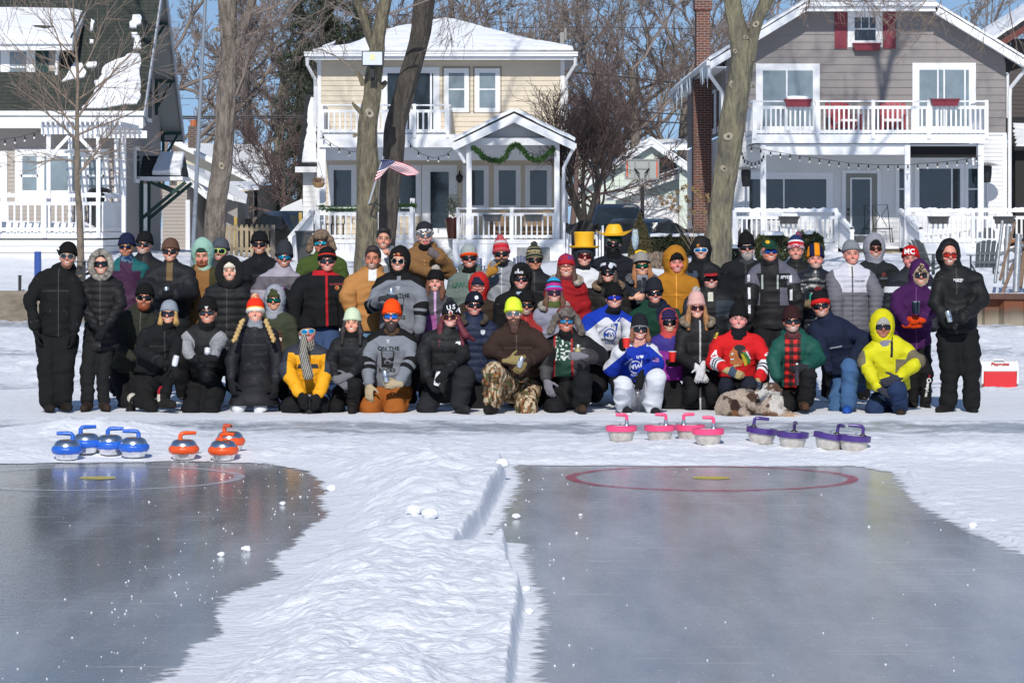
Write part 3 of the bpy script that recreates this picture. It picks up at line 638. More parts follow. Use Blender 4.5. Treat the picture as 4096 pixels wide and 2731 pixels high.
mb=MB();mb.box(bx0,bx1+.5,D2,D-.03,4.36,4.60);mb.box(bx0-.02,bx1+.55,D2-.05,D2,WZ(590,D2),WZ(555,D2));mb.box(bx0+.05,bx1+3.2,D2+.5,D2+.55,3.86,4.355);bal=build(mb,"balcony",M_white(),yh)
railing(bal,(bx0+.05,D2+.03),(bx1-.05,D2+.03),4.62,5.46,step=.155,bw=.05,posts=(.005,.31,.735,.995));drape("balcony_snow",[(bx0+.1,D2+.1,4.61),(bx1-.1,D2+.1,4.61),(bx1-.1,D-.2,4.61),(bx0+.1,D-.2,4.61)],(0,0,1),.08,bal)
railing(bal,(bx1-.05,D2+.1),(bx1-.05,D-.1),4.62,5.46,step=.155)
railing(bal,(bx0+.05,D2+.1),(bx0+.05,D-.1),4.62,5.46,step=.155)
D3=85.0;gx0,gx1,gxm=WX(1822,D3),WX(2292,D3),WX(2056,D3);ze,zt=WZ(566,D3),WZ(446,D3)
mb=MB();mb.prism([(gx0,D3,ze),(gxm,D3,zt),(gxm,D3,zt-.13),(gx0,D3,ze-.13)],(0,3.98,0)).prism([(gx1,D3,ze),(gx1,D3,ze-.13),(gxm,D3,zt-.13),(gxm,D3,zt)],(0,3.98,0))
pr=build(mb,"porch_roof",shingle_mat("dark_shingles",None,None),yh)
mb=MB();mb.prism([(gx0-.05,D3-.05,ze-.26),(gx0-.05,D3-.05,ze-.04),(gxm,D3-.05,zt-.06),(gxm,D3-.05,zt-.32)],(0,.045,0)).prism([(gx1+.05,D3-.05,ze-.04),(gx1+.05,D3-.05,ze-.26),(gxm+.001,D3-.05,zt-.32),(gxm+.001,D3-.05,zt-.06)],(0,.045,0))
mb.box(gx0-.1,gx0+.02,D3-.02,D3+3.9,ze-.2,ze-.06).box(gx1-.02,gx1+.1,D3-.02,D3+3.9,ze-.2,ze-.06);build(mb,"gable_trim",M_white(),pr)
mb=MB();mb.prism([(gx0+.35,D3+.5,ze-.1),(gx1-.35,D3+.5,ze-.1),(gxm,D3+.5,zt-.3)],(0,.04,0));build(mb,"gable_panel",mat("porch_grey",(.55,.57,.6),.6),pr)
for s,x in((1,gx0),(-1,gx1)):
 drape("porch_snow",[(x-s*.04,D3-.02,ze+.01),(gxm,D3-.02,zt+.01),(gxm,D3+3.9,zt+.01),(x-s*.04,D3+3.9,ze+.01)],(-s*.5,0,1),.10,pr,wob=.04)
zb1,zb0=WZ(551,D3),WZ(580,D3);px0,px1=WX(1866,D3),WX(2238,D3)
mb=MB();mb.box(px0,px1,D3+.28,D3+.42,zb0,zb1).box(px0,px0+.12,D3+.43,D-.05,zb0,zb1).box(px1-.12,px1,D3+.43,D-.05,zb0,zb1).box(px0+.13,px1-.13,D3+.5,D-.05,zb1-.02,zb1+.02);build(mb,"porch_beam",M_white(),pr)
for x in(px0+.07,px1-.07):build(MB().box(x-.075,x+.075,D3+.27,D3+.42,1.55,zb0-.002),"porch_post",M_white(),pr)
build(MB().box(bx0+.02,bx0+.2,D2+.02,D2+.17,1.6,4.35),"porch_post",M_white(),yh)
build(MB().box(WX(1650,D2)-.07,WX(1650,D2)+.07,D2+.02,D2+.14,1.6,2.75),"porch_post",M_white(),yh)
gutter_spout(yh,[(gx1+.03,D3+.1,ze-.15),(px1+.12,D3+.3,ze-.75),(px1+.12,D3+.3,1.2)],.05);gutter_spout(yh,[(gx0-.02,D3+.1,ze-.12),(px0-.05,D3+.25,ze-.6)],.05)
zf=1.57;mb=MB();mb.box(WX(1262,86),WX(1655,86),86,D-.05,zf-.12,zf).box(px0-.4,px1+.12,D3+.2,D-.04,zf-.122,zf-.002).box(WX(1655,86),px0-.4,87,D-.04,zf-.12,zf)
for a,b,dd_ in((WX(1262,86),WX(1655,86),86.03),(px0-.4,px1+.12,D3+.22)):
 n=int((b-a)/.16)
 for i in range(n):x=a+(b-a)*i/n;mb.box(x+.003,x+(b-a)/n-.003,dd_,dd_+.02,.45,zf-.125)
 mb.box(a,b,dd_+.03,dd_+.05,.45,zf-.13)
for i in range(6):z=zf-.13-i*.17;mb.box(WX(1660,86),px0-.42,86.9-i*.3,87,z-.15,z)
fl=build(mb,"porch_floor",M_white(),yh)
for i in range(4):z=zf-.13-i*.17;drape("step_snow",[(WX(1665,86),86.92-i*.3,z+.002),(px0-.45,86.92-i*.3,z+.002),(px0-.45,87.15-i*.3,z+.002),(WX(1665,86),87.15-i*.3,z+.002)],(0,0,1),.04,fl,wob=.02)
railing(fl,(WX(1266,86),86.05),(WX(1648,86),86.05),zf,zf+.92,step=.15,bw=.045,posts=(.005,.995));railing(fl,(px0+.1,D3+.32),(px1-.1,D3+.32),zf,zf+.9,step=.15,bw=.045,posts=(.485,));railing(fl,(px0-.25,D3+.9),(px0+.02,D3+.34),zf,zf+.9,step=.15,posts=(.01,))
railing(fl,(WX(1262,86)-.1,86.1),(WX(1165,84.5),84.0),(zf,.8),(zf+.85,1.65),step=.14,posts=(.02,.98))
build(MB().box(WX(2068,D3),WX(2200,D3),D3+.20,D3+.215,.5,WZ(990,D3)),"lattice_panel",mat("weathered_grey_boards",(.25,.26,.27),.9,var=.3,vscale=8),fl)
x0,x1=WX(1196,91),xa-.03;mb=MB();clap(mb,'y',90.6,WX(1212,90.6),x1,1.0,3.72,.152);mb.box(WX(1212,90.6),x1,90.62,95.5,1,3.75);wg=build(mb,"wing",M_white(),yh)
mb=MB();mb.prism([(x0,90.2,3.72),(x1,90.2,3.72),(x1,94.5,6.1),(WX(1222,94.5),94.5,6.1)],(0,0,-.14));wr=build(mb,"wing_roof",shingle_mat("dark_shingles",None,None),wg)
nw=np.cross(np.array([1,0,0]),np.array([0,4.3,2.38]));drape("roof_snow",[planehit(x,y,(x0,90.2,3.735),nw/np.linalg.norm(nw))for x,y in[(1207,650),(1266,650),(1266,395),(1240,392),(1238,420),(1232,450),(1230,500),(1228,540),(1220,580),(1212,620)]],nw,.06,wr,wob=.06)
build(MB().box(x0-.05,x1,90.06,90.18,3.56,3.73),"gutter",M_white(),wr)
# TAUPE HOUSE ON THE RIGHT
S_tau=siding_mat("taupe_siding",(.245,.225,.22));S_wht=siding_mat("white_siding",(.74,.74,.74))
rh=thing("taupe_house",(10,85,1),"taupe and white house with white balcony, dark red shutters and tall brick chimney","house")
D=85.0;xa,xb=6.08,14.05;zS=4.6;zw=8.3
sl_=.606
xl=lambda z:max(xa,xa+(z-6.72)/sl_+.0);xr=lambda z:min(xb,xb-(z-6.72)/sl_)
mb=MB();clap(mb,'y',D,xa,xb,zS,zw,.215,p=.02,xl=xl,xr=xr);build(mb,"upper_wall",S_tau,rh)
mb=MB();clap(mb,'y',D,xa,xb,.5,zS-.05,.118,p=.016);build(mb,"lower_wall",S_wht,rh)
mb=MB();clap(mb,'x',xa,D,103.5,zS,6.6,.215,p=.02,sgn=-1);build(mb,"side_wall",S_tau,rh)
mb=MB();clap(mb,'x',xa,D,103.5,.9,zS-.05,.118,p=.016,sgn=-1);build(mb,"side_wall",S_wht,rh)
mb=MB();mb.box(xa-.03,xb+.02,D-.035,D,zS-.06,zS);mb.box(xa-.03,xa+.08,D-.03,D+.08,.9,zS-.06).box(xb-.08,xb+.03,D-.03,D+.08,.9,zS-.06);build(mb,"trim_band",M_white(),rh)
ezl=6.62;xo0,xo1=5.59,14.55;yf=84.3;xc0,xc1=8.32,11.95;zc=8.18+.02
zridge=ezl+(10.07-xo0)*sl_
sh=shingle_mat("dark_shingles",None,None);mb=MB();th=(0,0,-.16)
mb.prism([(xo0,yf,ezl),(xc0,yf,ezl+(xc0-xo0)*sl_),(10.07,yf+2.2,zridge),(10.07,105,zridge),(xo0,105,ezl)],th)
mb.prism([(xo1,105,ezl),(10.08,105,zridge),(10.08,yf+2.2,zridge),(xc1,yf,ezl+(xo1-xc1)*sl_),(xo1,yf,ezl)],th)
mb.prism([(xc0,yf,ezl+(xc0-xo0)*sl_),(xc1,yf,ezl+(xc0-xo0)*sl_),(10.075,yf+2.2,zridge)],th)
rf=build(mb,"roof",sh,rh)
mb=MB();t=.0;zz=lambda x:ezl+(min(x,20.14-x)-xo0)*sl_
for a,b in((xo0,xc0),(xc1,xo1)):
 mb.prism([(a,yf-.05,zz(a)-.03),(b,yf-.05,zz(b)-.03),(b,yf-.05,zz(b)-.26),(a,yf-.05,zz(a)-.26)],(0,.045,0))
 mb.prism([(a,yf,zz(a)-.17),(b,yf,zz(b)-.17),(b,D-.02,zz(b)-.17),(a,D-.02,zz(a)-.17)],(0,0,-.02))
mb.box(xc0-.02,xc1+.02,yf-.14,yf-.052,zz(xc0)-.14,zz(xc0)-.01).box(xc0-.05,xc1+.05,yf-.05,yf-.005,zz(xc0)-.27,zz(xc0)-.15).box(xc0,xc1,yf,D-.02,zz(xc0)-.24,zz(xc0)-.2)
mb.box(xo0-.1,xo0-.005,yf-.04,105,ezl-.14,ezl-.01).box(xo0,xa-.02,yf,104,ezl-.2,ezl-.17)
build(mb,"roof_trim",M_white(),rf)
n1=(-sl_,0,1)
drape("roof_snow",[(xo0,yf,ezl+.01),(xc0,yf,zz(xc0)+.01),(10.05,yf+2.2,zridge+.01),(10.05,104,zridge+.01),(xo0,104,ezl+.01)],n1,.10,rf,wob=.03)
drape("roof_snow",[(xo1,104,ezl+.01),(10.09,104,zridge+.01),(10.09,yf+2.2,zridge+.01),(xc1,yf,zz(xc1)+.01),(xo1,yf,ezl+.01)],(sl_,0,1),.10,rf,wob=.03)
drape("roof_snow",[(xc0,yf,zz(xc0)+.01),(xc1,yf,zz(xc0)+.01),(10.07,yf+2.2,zridge+.01)],(0,-.6,1),.10,rf,wob=.02)
gutter_spout(rh,[(xo0-.02,yf+.1,ezl-.12),(xo0,yf+.2,ezl-.4),(xa-.1,D+.1,ezl-.85),(xa-.07,D+.12,ezl-1.1),(xa-.07,D+.12,1)],.06)
gutter_spout(rh,[(xo1,yf+.1,ezl-.2),(xb+.12,D-.1,ezl-.75),(xb+.1,D-.08,ezl-1.0),(xb+.1,D-.08,1)],.055)
rs=random.Random(3)
for i in range(70):
 y=rs.choice([rs.uniform(84.6,87.5),rs.uniform(92,97),rs.uniform(96,104)]);L_=rs.uniform(.1,.5)*(1.8 if rs.random()<.2 else 1);x=xo0-.06+rs.uniform(-.04,.04)
 build(MB().tube([(x,y,ezl-.1),(x,y,ezl-.1-L_*.5),(x,y,ezl-.1-L_)],[.028,.018,.004],5),"icicle",mat("icicle_ice",(.62,.72,.82),.1,spec=1),rf)
mb=MB();mb.box(5.53,xa-.001,90.9,91.9,.9,6.4).box(5.62,6.04,91.0,91.8,6.4,WZ(40,91)).box(5.57,6.09,90.94,91.86,WZ(40,91),9.6);build(mb,"chimney",brick_mat(),rh)
for y in(87.2,89.4,95.5):
 w=build(MB().box(xa-.06,xa,y-.45,y+.45,4.7,6.0),"window",M_white(),rh);build(MB().box(xa-.075,xa-.062,y-.33,y+.33,4.85,5.9),"pane",M_glassdark(),w)
window(rh,D,WX(3413,D),WX(3507,D),WZ(168,D),WZ(66,D),trim=.16,sashes=(.5,))
M_red=mat("dark_red_paint",(.20,.022,.04),.5,var=.1)
mb=MB();z0,z1=(WZ(66,D)+WZ(168,D))/2,WZ(66,D)
for k in(1,2):x=WX(3413,D)+(WX(3507,D)-WX(3413,D))*k/3;mb.box(x-.012,x+.012,D-.04,D-.02,z0,z1)
build(mb,"muntins",M_white(),rh)
for a,b in((3338,3387),(3532,3582)):
 x0,x1=WX(a,D),WX(b,D);z0,z1=WZ(196,D),WZ(42,D);mb=MB().box(x0,x1,D-.05,D-.022,z0,z1)
 for f0,f1 in((.06,.46),(.52,.94)):mb.box(x0+.05,x1-.05,D-.062,D-.05,z0+(z1-z0)*f0,z0+(z1-z0)*f1)
 build(mb,"shutter",M_red,rh)
def flower_box(px0,px1,py0,py1,D_,m,lab,snow=False,name="flower_box",cat="flower box",gr=None):
 x0,x1,z0,z1=WX(px0,D_),WX(px1,D_),WZ(py1,D_),WZ(py0,D_);t=thing(name,((x0+x1)/2,D_,z0),lab,cat,gr)
 mb=MB();i=.04;mb.add([(x0+i,D_-.08,z0),(x1-i,D_-.08,z0),(x1-i,D_+.08,z0),(x0+i,D_+.08,z0),(x0,D_-.11,z1),(x1,D_-.11,z1),(x1,D_+.11,z1),(x0,D_+.11,z1)],[(0,3,2,1),(4,5,6,7),(0,1,5,4),(1,2,6,5),(2,3,7,6),(3,0,4,7)])
 for k in range(1,4):x=x0+(x1-x0)*k/4;mb.box(x-.008,x+.008,D_-.118,D_-.085,z0+.02,z1-.05)
 build(mb,"trough",m,t);build(MB().box(x0-.02,x1+.02,D_-.13,D_+.13,z1-.035,z1+.004),"rim",m,t)
 if snow:drape("snow_heap",[(x0+.05,D_-.09,z1+.005),(x1-.05,D_-.09,z1+.005),(x1-.05,D_+.09,z1+.005),(x0+.05,D_+.09,z1+.005)],(0,0,1),.07,t,wob=.04)
 return t
flower_box(3413,3522,174,203,D-.15,M_red,"dark red flower box under the small attic window between red shutters")
window(rh,D,WX(3046,D),WX(3256,D),3.95+.8,WZ(278,D),trim=.16,mull=(.48,),glass=M_glassgrey(),name="sliding_window")
window(rh,D,WX(3672,D),WX(3880,D),3.95+.8,WZ(275,D),trim=.16,mull=(.38,.5,.9),glass=M_glassgrey(),name="sliding_window")
window(rh,D,WX(2992,D),WX(3310,D),WZ(850,D),WZ(712,D),trim=.16,mull=(.45,),name="sliding_window")
window(rh,D,WX(3672,D),WX(3845,D),WZ(850,D),WZ(670,D),trim=.10,mull=(.78,))
window(rh,D,WX(3592,D),WX(3636,D),WZ(850,D),WZ(670,D),trim=.07,sashes=(.52,));window(rh,D,WX(3868,D),WX(3915,D),WZ(850,D),WZ(670,D),trim=.07,sashes=(.52,))
dg=build(MB().box(WX(3383,D),WX(3508,D),D-.06,D-.02,1.42,WZ(694,D)),"door",mat("grey_door",(.24,.235,.22),.5),rh)
build(MB().box(WX(3400,D),WX(3486,D),D-.068,D-.061,WZ(944,D),WZ(711,D)),"door_lite",M_white(),dg)
build(MB().box(WX(3407,D),WX(3479,D),D-.076,D-.069,WZ(938,D),WZ(718,D)),"pane",M_glassdark(),dg)
mb=MB();mb.lathe([(.03,D-.10),(.03,D-.06)],(WX(3386,D)+.04,0,WZ(858,D)),10,axis='y').lathe([(.035,D-.11),(.03,D-.06)],(WX(3386,D)+.04,0,WZ(838,D)),10,axis='y');build(mb,"door_handle",M_black(),dg)
mb=MB();mb.box(WX(3368,D),WX(3383,D),D-.05,D,1.42,WZ(680,D)).box(WX(3508,D),WX(3523,D),D-.05,D,1.42,WZ(680,D)).box(WX(3383,D),WX(3508,D),D-.05,D,WZ(694,D)+.001,WZ(680,D));build(mb,"door_frame",M_white(),dg)
D2=82.5;bx0,bx1=WX(3012,D2),WX(3952,D2);z0=WZ(541,D2);z1=WZ(403,D2)
mb=MB();mb.box(bx0,bx1-.15,D2+.02,D-.03,z0-.12,z0-.005).box(bx0-.03,bx1,D2-.03,D2+.018,WZ(573,D2),z0+.02).box(bx0,bx0+.05,D2+.02,D-.03,WZ(573,D2),z0-.13);bal=build(mb,"balcony",M_white(),rh)
pp=[(p-3012)/940 for p in(3014,3268,3492,3716,3948)]
r_=railing(bal,(bx0+.02,D2),(bx1-.02,D2),z0+.02,z1,step=.132,bw=.048,posts=pp,snow=False);railing(bal,(bx0,D2+.1),(bx0,D-.1),z0+.02,z1,step=.14);railing(bal,(bx1-.05,D2+.1),(bx1-.05,D-.1),z0+.02,z1,step=.14)
drape("balcony_snow",[(bx0+.1,D2+.12,z0+.001),(bx1-.2,D2+.12,z0+.001),(bx1-.2,D-.15,z0+.001),(bx0+.1,D-.15,z0+.001)],(0,0,1),.07,bal)
mb=MB();zb=WZ(575,D2);mb.box(WX(3065,D2),WX(3620,D2),D2+.1,D2+.2,WZ(619,D2),zb-.003).box(bx0+.1,bx1-.1,D2+.25,D-.05,zb-.06,zb-.01);build(mb,"balcony_beam",M_white(),rh)
build(MB().box(WX(3640,D2),WX(3915,D2),D2+.4,D2+.45,WZ(630,D2),zb-.065),"balcony_dark_sheet",M_dark(),rh)  # upright near-black sheet, the underside's darkness put into its colour
for p in(3054,3631,3925):build(MB().box(WX(p,D2)-.075,WX(p,D2)+.075,D2+.05,D2+.2,1.45,zb-.004),"porch_post",M_white(),rh)
flower_box(3139,3246,398,427,D2-.14,M_red,"dark red flower box hooked on the left part of the balcony rail",True,gr="dark red rail boxes");flower_box(3724,3836,396,424,D2-.14,M_red,"dark red flower box hooked on the right part of the balcony rail",gr="dark red rail boxes")
D4=81.6;zd=WZ(972,D4);zt=WZ(843,D4)
mb=MB();mb.box(WX(2935,D4),WX(3352,D4),D4+.02,D-.03,zd-.15,zd).box(WX(3625,D4),WX(4900,D4),D4+.02,D-.03,zd-.15,zd).box(WX(3352,D4),WX(3625,D4),D4+1.2,D-.03,zd-.15,zd-.001)
mb.box(WX(2935,D4),WX(3352,D4),D4,D4+.02,.4,zd-.01).box(WX(3625,D4),WX(4900,D4),D4,D4+.02,.6,zd-.01);dk=build(mb,"deck",M_white(),rh)
railing(dk,(WX(2938,D4),D4+.05),(WX(3350,D4),D4+.05),zd,zt,step=.132,bw=.048,posts=(.0,.99),snow=True);railing(dk,(WX(3625,D4),D4+.05),(WX(4900,D4),D4+.05),zd,zt,step=.132,bw=.048,posts=(.0,.21,.5),snow=True)
railing(dk,(WX(2938,D4),D4+.1),(WX(2938,D4),D-.1),zd,zt,step=.14)
for x,xe in((WX(3352,D4),WX(3408,79.6)),(WX(3622,D4),WX(3684,79.6))):railing(dk,(x,D4+1.0),(xe,79.6),(zd,1.0),(zt,1.85),step=.12,bw=.045,posts=(.02,.99),snow=True)
M_stone=mat("tan_stone_steps",(.28,.24,.15),.9,var=.25,vscale=6,bump=.4)
for i in range(6):
 z=zd-.17-i*.16;build(MB().box(WX(3420,D4),WX(3618,D4),D4+1.0-i*.3,D4+1.4,z-.15,z),"step",M_stone,dk)
drape("step_snow",[(WX(3425,D4),D4+.9,zd-.165),(WX(3612,D4),D4+.9,zd-.165),(WX(3612,D4),D4+1.15,zd-.165),(WX(3425,D4),D4+1.15,zd-.165)],(0,0,1),.07,dk)
M_wick=mat("grey_wicker",(.05,.052,.055),.7,bump=.6,bscale=60)
for a,b,lab in((3118,3195,"grey wicker planter full of snow on the left deck rail of the taupe house"),(3715,3794,"grey wicker planter full of snow on the rail right of the stairs"),(3977,4058,"grey wicker planter full of snow on the rail near the picture's right edge")):
 flower_box(a,b,866,896,D4-.12,M_wick,lab,True,"planter_box","planter","wicker planters on the deck rail")
M_pl=mat("grey_plastic",(.08,.085,.09),.6)
for a,b,lab in((1933,2006,"grey plastic planter on the porch rail, left of the pair"),(2098,2170,"grey plastic planter on the porch rail, right of the pair")):flower_box(a,b,858,886,85.2,M_pl,lab,False,"planter_box","planter","grey planters on the yellow house's porch")
def heater(px,D_,z0,ptop,lab):
 x=WX(px,D_);zt_=WZ(ptop,D_);t=thing("patio_heater",(x,D_,z0),lab,"patio heater","patio heaters on the deck")
 build(MB().lathe([(.22,z0),(.22,z0+.35),(.16,z0+.45)],(x,D_,0),14),"base",M_pl,t);build(MB().lathe([(.035,z0+.45),(.035,zt_-.55)],(x,D_,0),10),"pole",mat("steel",(.5,.5,.52),.3,1.0),t)
 build(MB().lathe([(.10,zt_-.55),(.13,zt_-.35),(.14,zt_-.1),(.10,zt_-.08)],(x,D_,0),14),"burner",M_black(),t);build(MB().lathe([(.40,zt_-.08),(.25,zt_-.02),(.05,zt_+.03)],(x,D_,0),18),"hood",mat("steel",None),t)
heater(2984,83.4,1.45,668,"steel patio heater on the deck behind the right hand tree trunk");heater(3948,84.0,1.45,652,"steel patio heater standing near the deck's right hand white post")
def adirondack(px,D_,z0,m,lab,gr,rot=0,snow=False,s=1.0):
 x=WX(px,D_);t=thing("adirondack_chair",(x,D_,z0),lab,"chair",gr)
 def bld(mb,n):
  V=[(x+v[0]*s,D_+v[1]*s,z0+v[2]*s)for v in mb.v];c=MB();c.v=V;c.f=mb.f;return build(c,n,m,t)
 for i in range(5):
  u=(i-2)*.125;h=.98-abs(i-2)**2*.022
  mb=MB();mb.prism([(u-.056,.28,.22),(u+.056,.28,.22),(u*1.15+.06,.60,h-.02),(u*1.15+.03,.62,h),(u*1.15-.03,.62,h),(u*1.15-.06,.60,h-.02)],(0,.022,.01));bld(mb,"back_slat")
 mb=MB()
 for i in range(5):y=-.22+i*.11;mb.box(-.28,.28,y,y+.095,.36-i*.035,.38-i*.035)
 bld(mb,"seat");
 for sx in(-1,1):
  bld(MB().box(sx*.28,sx*.42,-.28,.42,.55,.573),"armrest");bld(MB().box(sx*.30,sx*.33,-.26,-.17,0,.55),"leg");bld(MB().prism([(sx*.29,-.24,.35),(sx*.29,-.24,.26),(sx*.29,.62,0),(sx*.29,.72,0)],(sx*.025,0,0)),"leg")
 bld(MB().beam((-.33,.50,.62),(.33,.50,.62),.02,.07).beam((-.3,.42,.38),(.3,.42,.38),.02,.07),"back_rail")
 if snow:drape("seat_snow",[(x-.24,D_-.2,z0+.39),(x+.24,D_-.2,z0+.39),(x+.24,D_+.2,z0+.30),(x-.24,D_+.2,z0+.30)],(0,0,1),.08,t)
 t.rotation_euler=(0,0,rot);return t
M_cr=mat("red_plastic",(.36,.05,.06),.5)
adirondack(3385,83.9,z0+.02,M_cr,"red adirondack chair on the balcony, left of the pair","red chairs on the balcony",R(18),True,s=1.05);adirondack(3572,83.9,z0+.02,M_cr,"red adirondack chair on the balcony, right of the pair","red chairs on the balcony",R(-6),True,s=1.05)
M_cg=mat("grey_chair_plastic",(.085,.095,.10),.5)
for px,D_,rot,lab in((3935,73.5,R(184),"grey adirondack chair facing away on the snow near the pipe pile"),(3735,74.5,R(118),"grey adirondack chair turned sideways behind the woman in purple")):
 z=LZ(WX(px,D_),D_);adirondack(px,D_,z,M_cg,lab,"grey chairs on the snowy lawn",rot,s=.9)
adirondack(330,66,LZ(WX(330,66),66),mat("black_plastic_boards",(.03,.032,.035),.5),"black adirondack chair behind the heads at the far left",None,R(70),s=.8)
for px,rot,lab in((1905,R(10),"blue folding chair behind the man in the grey and orange beanie"),(2085,R(0),"blue plastic chair below the yellow house's porch")):
 D_=70;adirondack(px,D_,LZ(WX(px,D_),D_)-.05,mat("navy_plastic",(.03,.05,.12),.5),lab,"blue chairs below the porch",rot,s=.56)
x=WX(3535,83.6);t=thing("iron_chair",(x,83.6,1.43),"black wrought iron chair beside the grey door of the taupe house","chair");z=1.43
mb=MB();mb.tube([(x-.25,83.9,z+.45),(x-.28,83.95,z+1.1),(x+.15,83.95,z+1.12),(x+.2,83.9,z+.45)],.014,6)
for s in(-1,1):mb.tube([(x-.05+s*.18,83.92,z+1.05),(x-.05+s*.02,83.92,z+.78),(x-.05+s*.18,83.92,z+.5)],.01,5)
build(mb,"backrest",M_black(),t);build(MB().box(x-.27,x+.22,83.4,83.92,z+.43,z+.46),"seat",M_black(),t)
for sx in(-.26,.2):
 for y in(83.42,83.9):build(MB().tube([(x+sx,y,z+.44),(x+sx*1.15,y,z)],.013,5),"leg",M_black(),t)
t=thing("snowy_table",(WX(3100,83.5),83.5,zd),"deck table heaped with snow behind the left rail of the taupe house","table");x=WX(3060,83.5)
build(MB().box(x-.5,x+.5,83.2,84,zd+.62,zd+.66),"tabletop",M_black(),t)
for a in(-.45,.45):build(MB().box(x+a-.03,x+a+.03,83.5,83.56,zd,zd+.62),"leg",M_black(),t)
drape("table_snow",[(x-.48,83.22,zd+.661),(x+.48,83.22,zd+.661),(x+.48,83.98,zd+.661),(x-.48,83.98,zd+.661)],(0,0,1),.2,t)
bh=thing("brown_house",(17,92,1),"dark brown house with red eaves at the right edge","house")
S_br=siding_mat("dark_brown_siding",(.065,.052,.05));mb=MB();clap(mb,'y',92,15.35,24,4.9,7.7,.13);clap(mb,'x',15.35,92,104,4.9,7.9,.13,sgn=-1);build(mb,"wall",S_br,bh)
build(MB().box(15.0,24,89,92,.9,4.3),"porch_void",mat("porch_void_dark",(.02,.018,.018),.8),bh)  # solid block, the shaded depth of the open porch put into its colour
mb=MB();mb.prism([(14.6,91,7.55),(18.2,91,9.8),(18.2,104,9.8),(14.6,104,7.55)],(0,0,-.15));rf=build(mb,"roof",sh,bh);build(MB().prism([(14.58,90.95,7.4),(18.2,90.95,9.66),(18.2,90.95,9.45),(14.58,90.95,7.2)],(0,.05,0)),"eave_board",mat("red_brown_trim",(.12,.02,.015),.5),rf)
drape("roof_snow",[(14.6,91.02,7.56),(18.1,91.02,9.78),(18.1,103,9.78),(14.6,103,7.56)],(-.6,0,1),.1,rf)
mb=MB();mb.prism([(14.9,88.6,4.3),(24,88.6,4.3),(24,92,5.3),(14.9,92,5.3)],(0,0,-.12));pf=build(mb,"porch_roof",sh,bh)
drape("roof_snow",[(14.95,88.62,4.31),(18,88.62,4.31),(18,91,4.98),(15.3,91.2,5.05)],(0,-.3,1),.05,pf,wob=.1)
gutter_spout(bh,[(14.65,91,7.3),(14.7,91.2,7.0),(15.25,91.9,6.6),(15.25,91.9,5.0)],.05)
# small houses behind
gh_=thing("cream_house",(WX(960,108),108,1),"small cream house with snowy roof and brick chimney seen behind the big left tree","house")
Dg=108;S_cr=siding_mat("cream_siding",(.55,.50,.40))
def g(px,py,D=Dg):return tuple(W(px,py,D))
mb=MB();mb.prism([g(700,900),g(1015,900),g(1015,742),(W(715,575,Dg)[0],Dg,WZ(575,Dg))],(0,4,0));build(mb,"wall",S_cr,gh_)
mb=MB();mb.prism([g(700,562),g(1045,738),g(1045,752),g(700,580)],(0,-.5,0));build(mb,"barge_board",M_white(),gh_)
mb=MB();mb.prism([g(712,570),g(1043,737),tuple(W(1110,735,111)),tuple(W(1112,655,113)),tuple(W(1085,650,113.5)),tuple(W(1088,582,115)),tuple(W(780,582,115))],(0,0,.06));build(mb,"roof",M_snow(),gh_)
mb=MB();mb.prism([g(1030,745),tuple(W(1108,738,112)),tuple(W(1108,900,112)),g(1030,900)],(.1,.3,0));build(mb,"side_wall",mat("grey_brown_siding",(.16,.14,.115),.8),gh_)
build(MB().box(*[WX(978,104),WX(1012,104)],104,104.1,WZ(890,104),WZ(765,104)),"door",mat("dark_brown_door",(.05,.04,.035),.5),gh_)
build(MB().prism([tuple(W(900,760,104)),tuple(W(1035,760,104)),tuple(W(1040,752,106)),tuple(W(1010,738,107)),tuple(W(900,738,107))],(0,0,.12)),"porch_roof",M_snow(),gh_);build(MB().box(WX(895,104.2),WX(980,104.2),104.2,107.9,1,WZ(770,104)),"porch_wall",S_cr,gh_)
build(MB().box(WX(752,106),WX(790,106),106,107,WZ(590,106),WZ(505,106)),"chimney",brick_mat("brown_brick",(.10,.06,.05),(.06,.045,.04)),gh_);build(MB().lathe([(.13,WZ(505,106)),(.10,WZ(478,106))],(WX(768,106),106.5,0),10),"chimney_pot",mat("terracotta",(.45,.14,.05),.7),gh_)
t=thing("garage",(WX(850,92),92,1),"beige garage with white trimmed snowy roof just behind the left house","garage")
mb=MB();clap(mb,'y',92,WX(650,92),WX(748,92),1,WZ(742,92),.11);build(mb,"wall",S_beige,t)
mb=MB();mb.prism([tuple(W(745,745,92)),tuple(W(870,760,95)),tuple(W(870,960,95)),tuple(W(745,960,92))],(0,.2,0));build(mb,"side_wall",mat("beige_siding_shaded",None),t)
mb=MB();mb.prism([tuple(W(735,668,91.8)),tuple(W(935,785,91.8)),tuple(W(935,805,91.8)),tuple(W(735,700,91.8))],(0,.2,0)).box(WX(745,91.9),WX(762,91.9),91.7,91.9,1,WZ(800,91.9)).prism([tuple(W(650,620,91.8)),tuple(W(828,780,91.8)),tuple(W(828,800,91.8)),tuple(W(650,650,91.8))],(0,.1,0));build(mb,"white_trim",M_white(),t)
mb=MB();mb.prism([tuple(W(738,664,91.9)),tuple(W(820,775,91.9)),tuple(W(985,815,93)),tuple(W(990,790,96)),tuple(W(900,740,99)),tuple(W(820,690,99))],(0,0,.1));build(mb,"roof",M_snow(),t)
build(MB().box(WX(870,93),WX(950,93),93,97,1,WZ(790,93)),"wall",mat("beige_siding_shaded",None),t)
t=thing("pale_green_house",(WX(2560,118),118,1),"pale green house with two snowy gables behind the basketball hoop","house");S_pg=siding_mat("pale_green_siding",(.60,.66,.58))
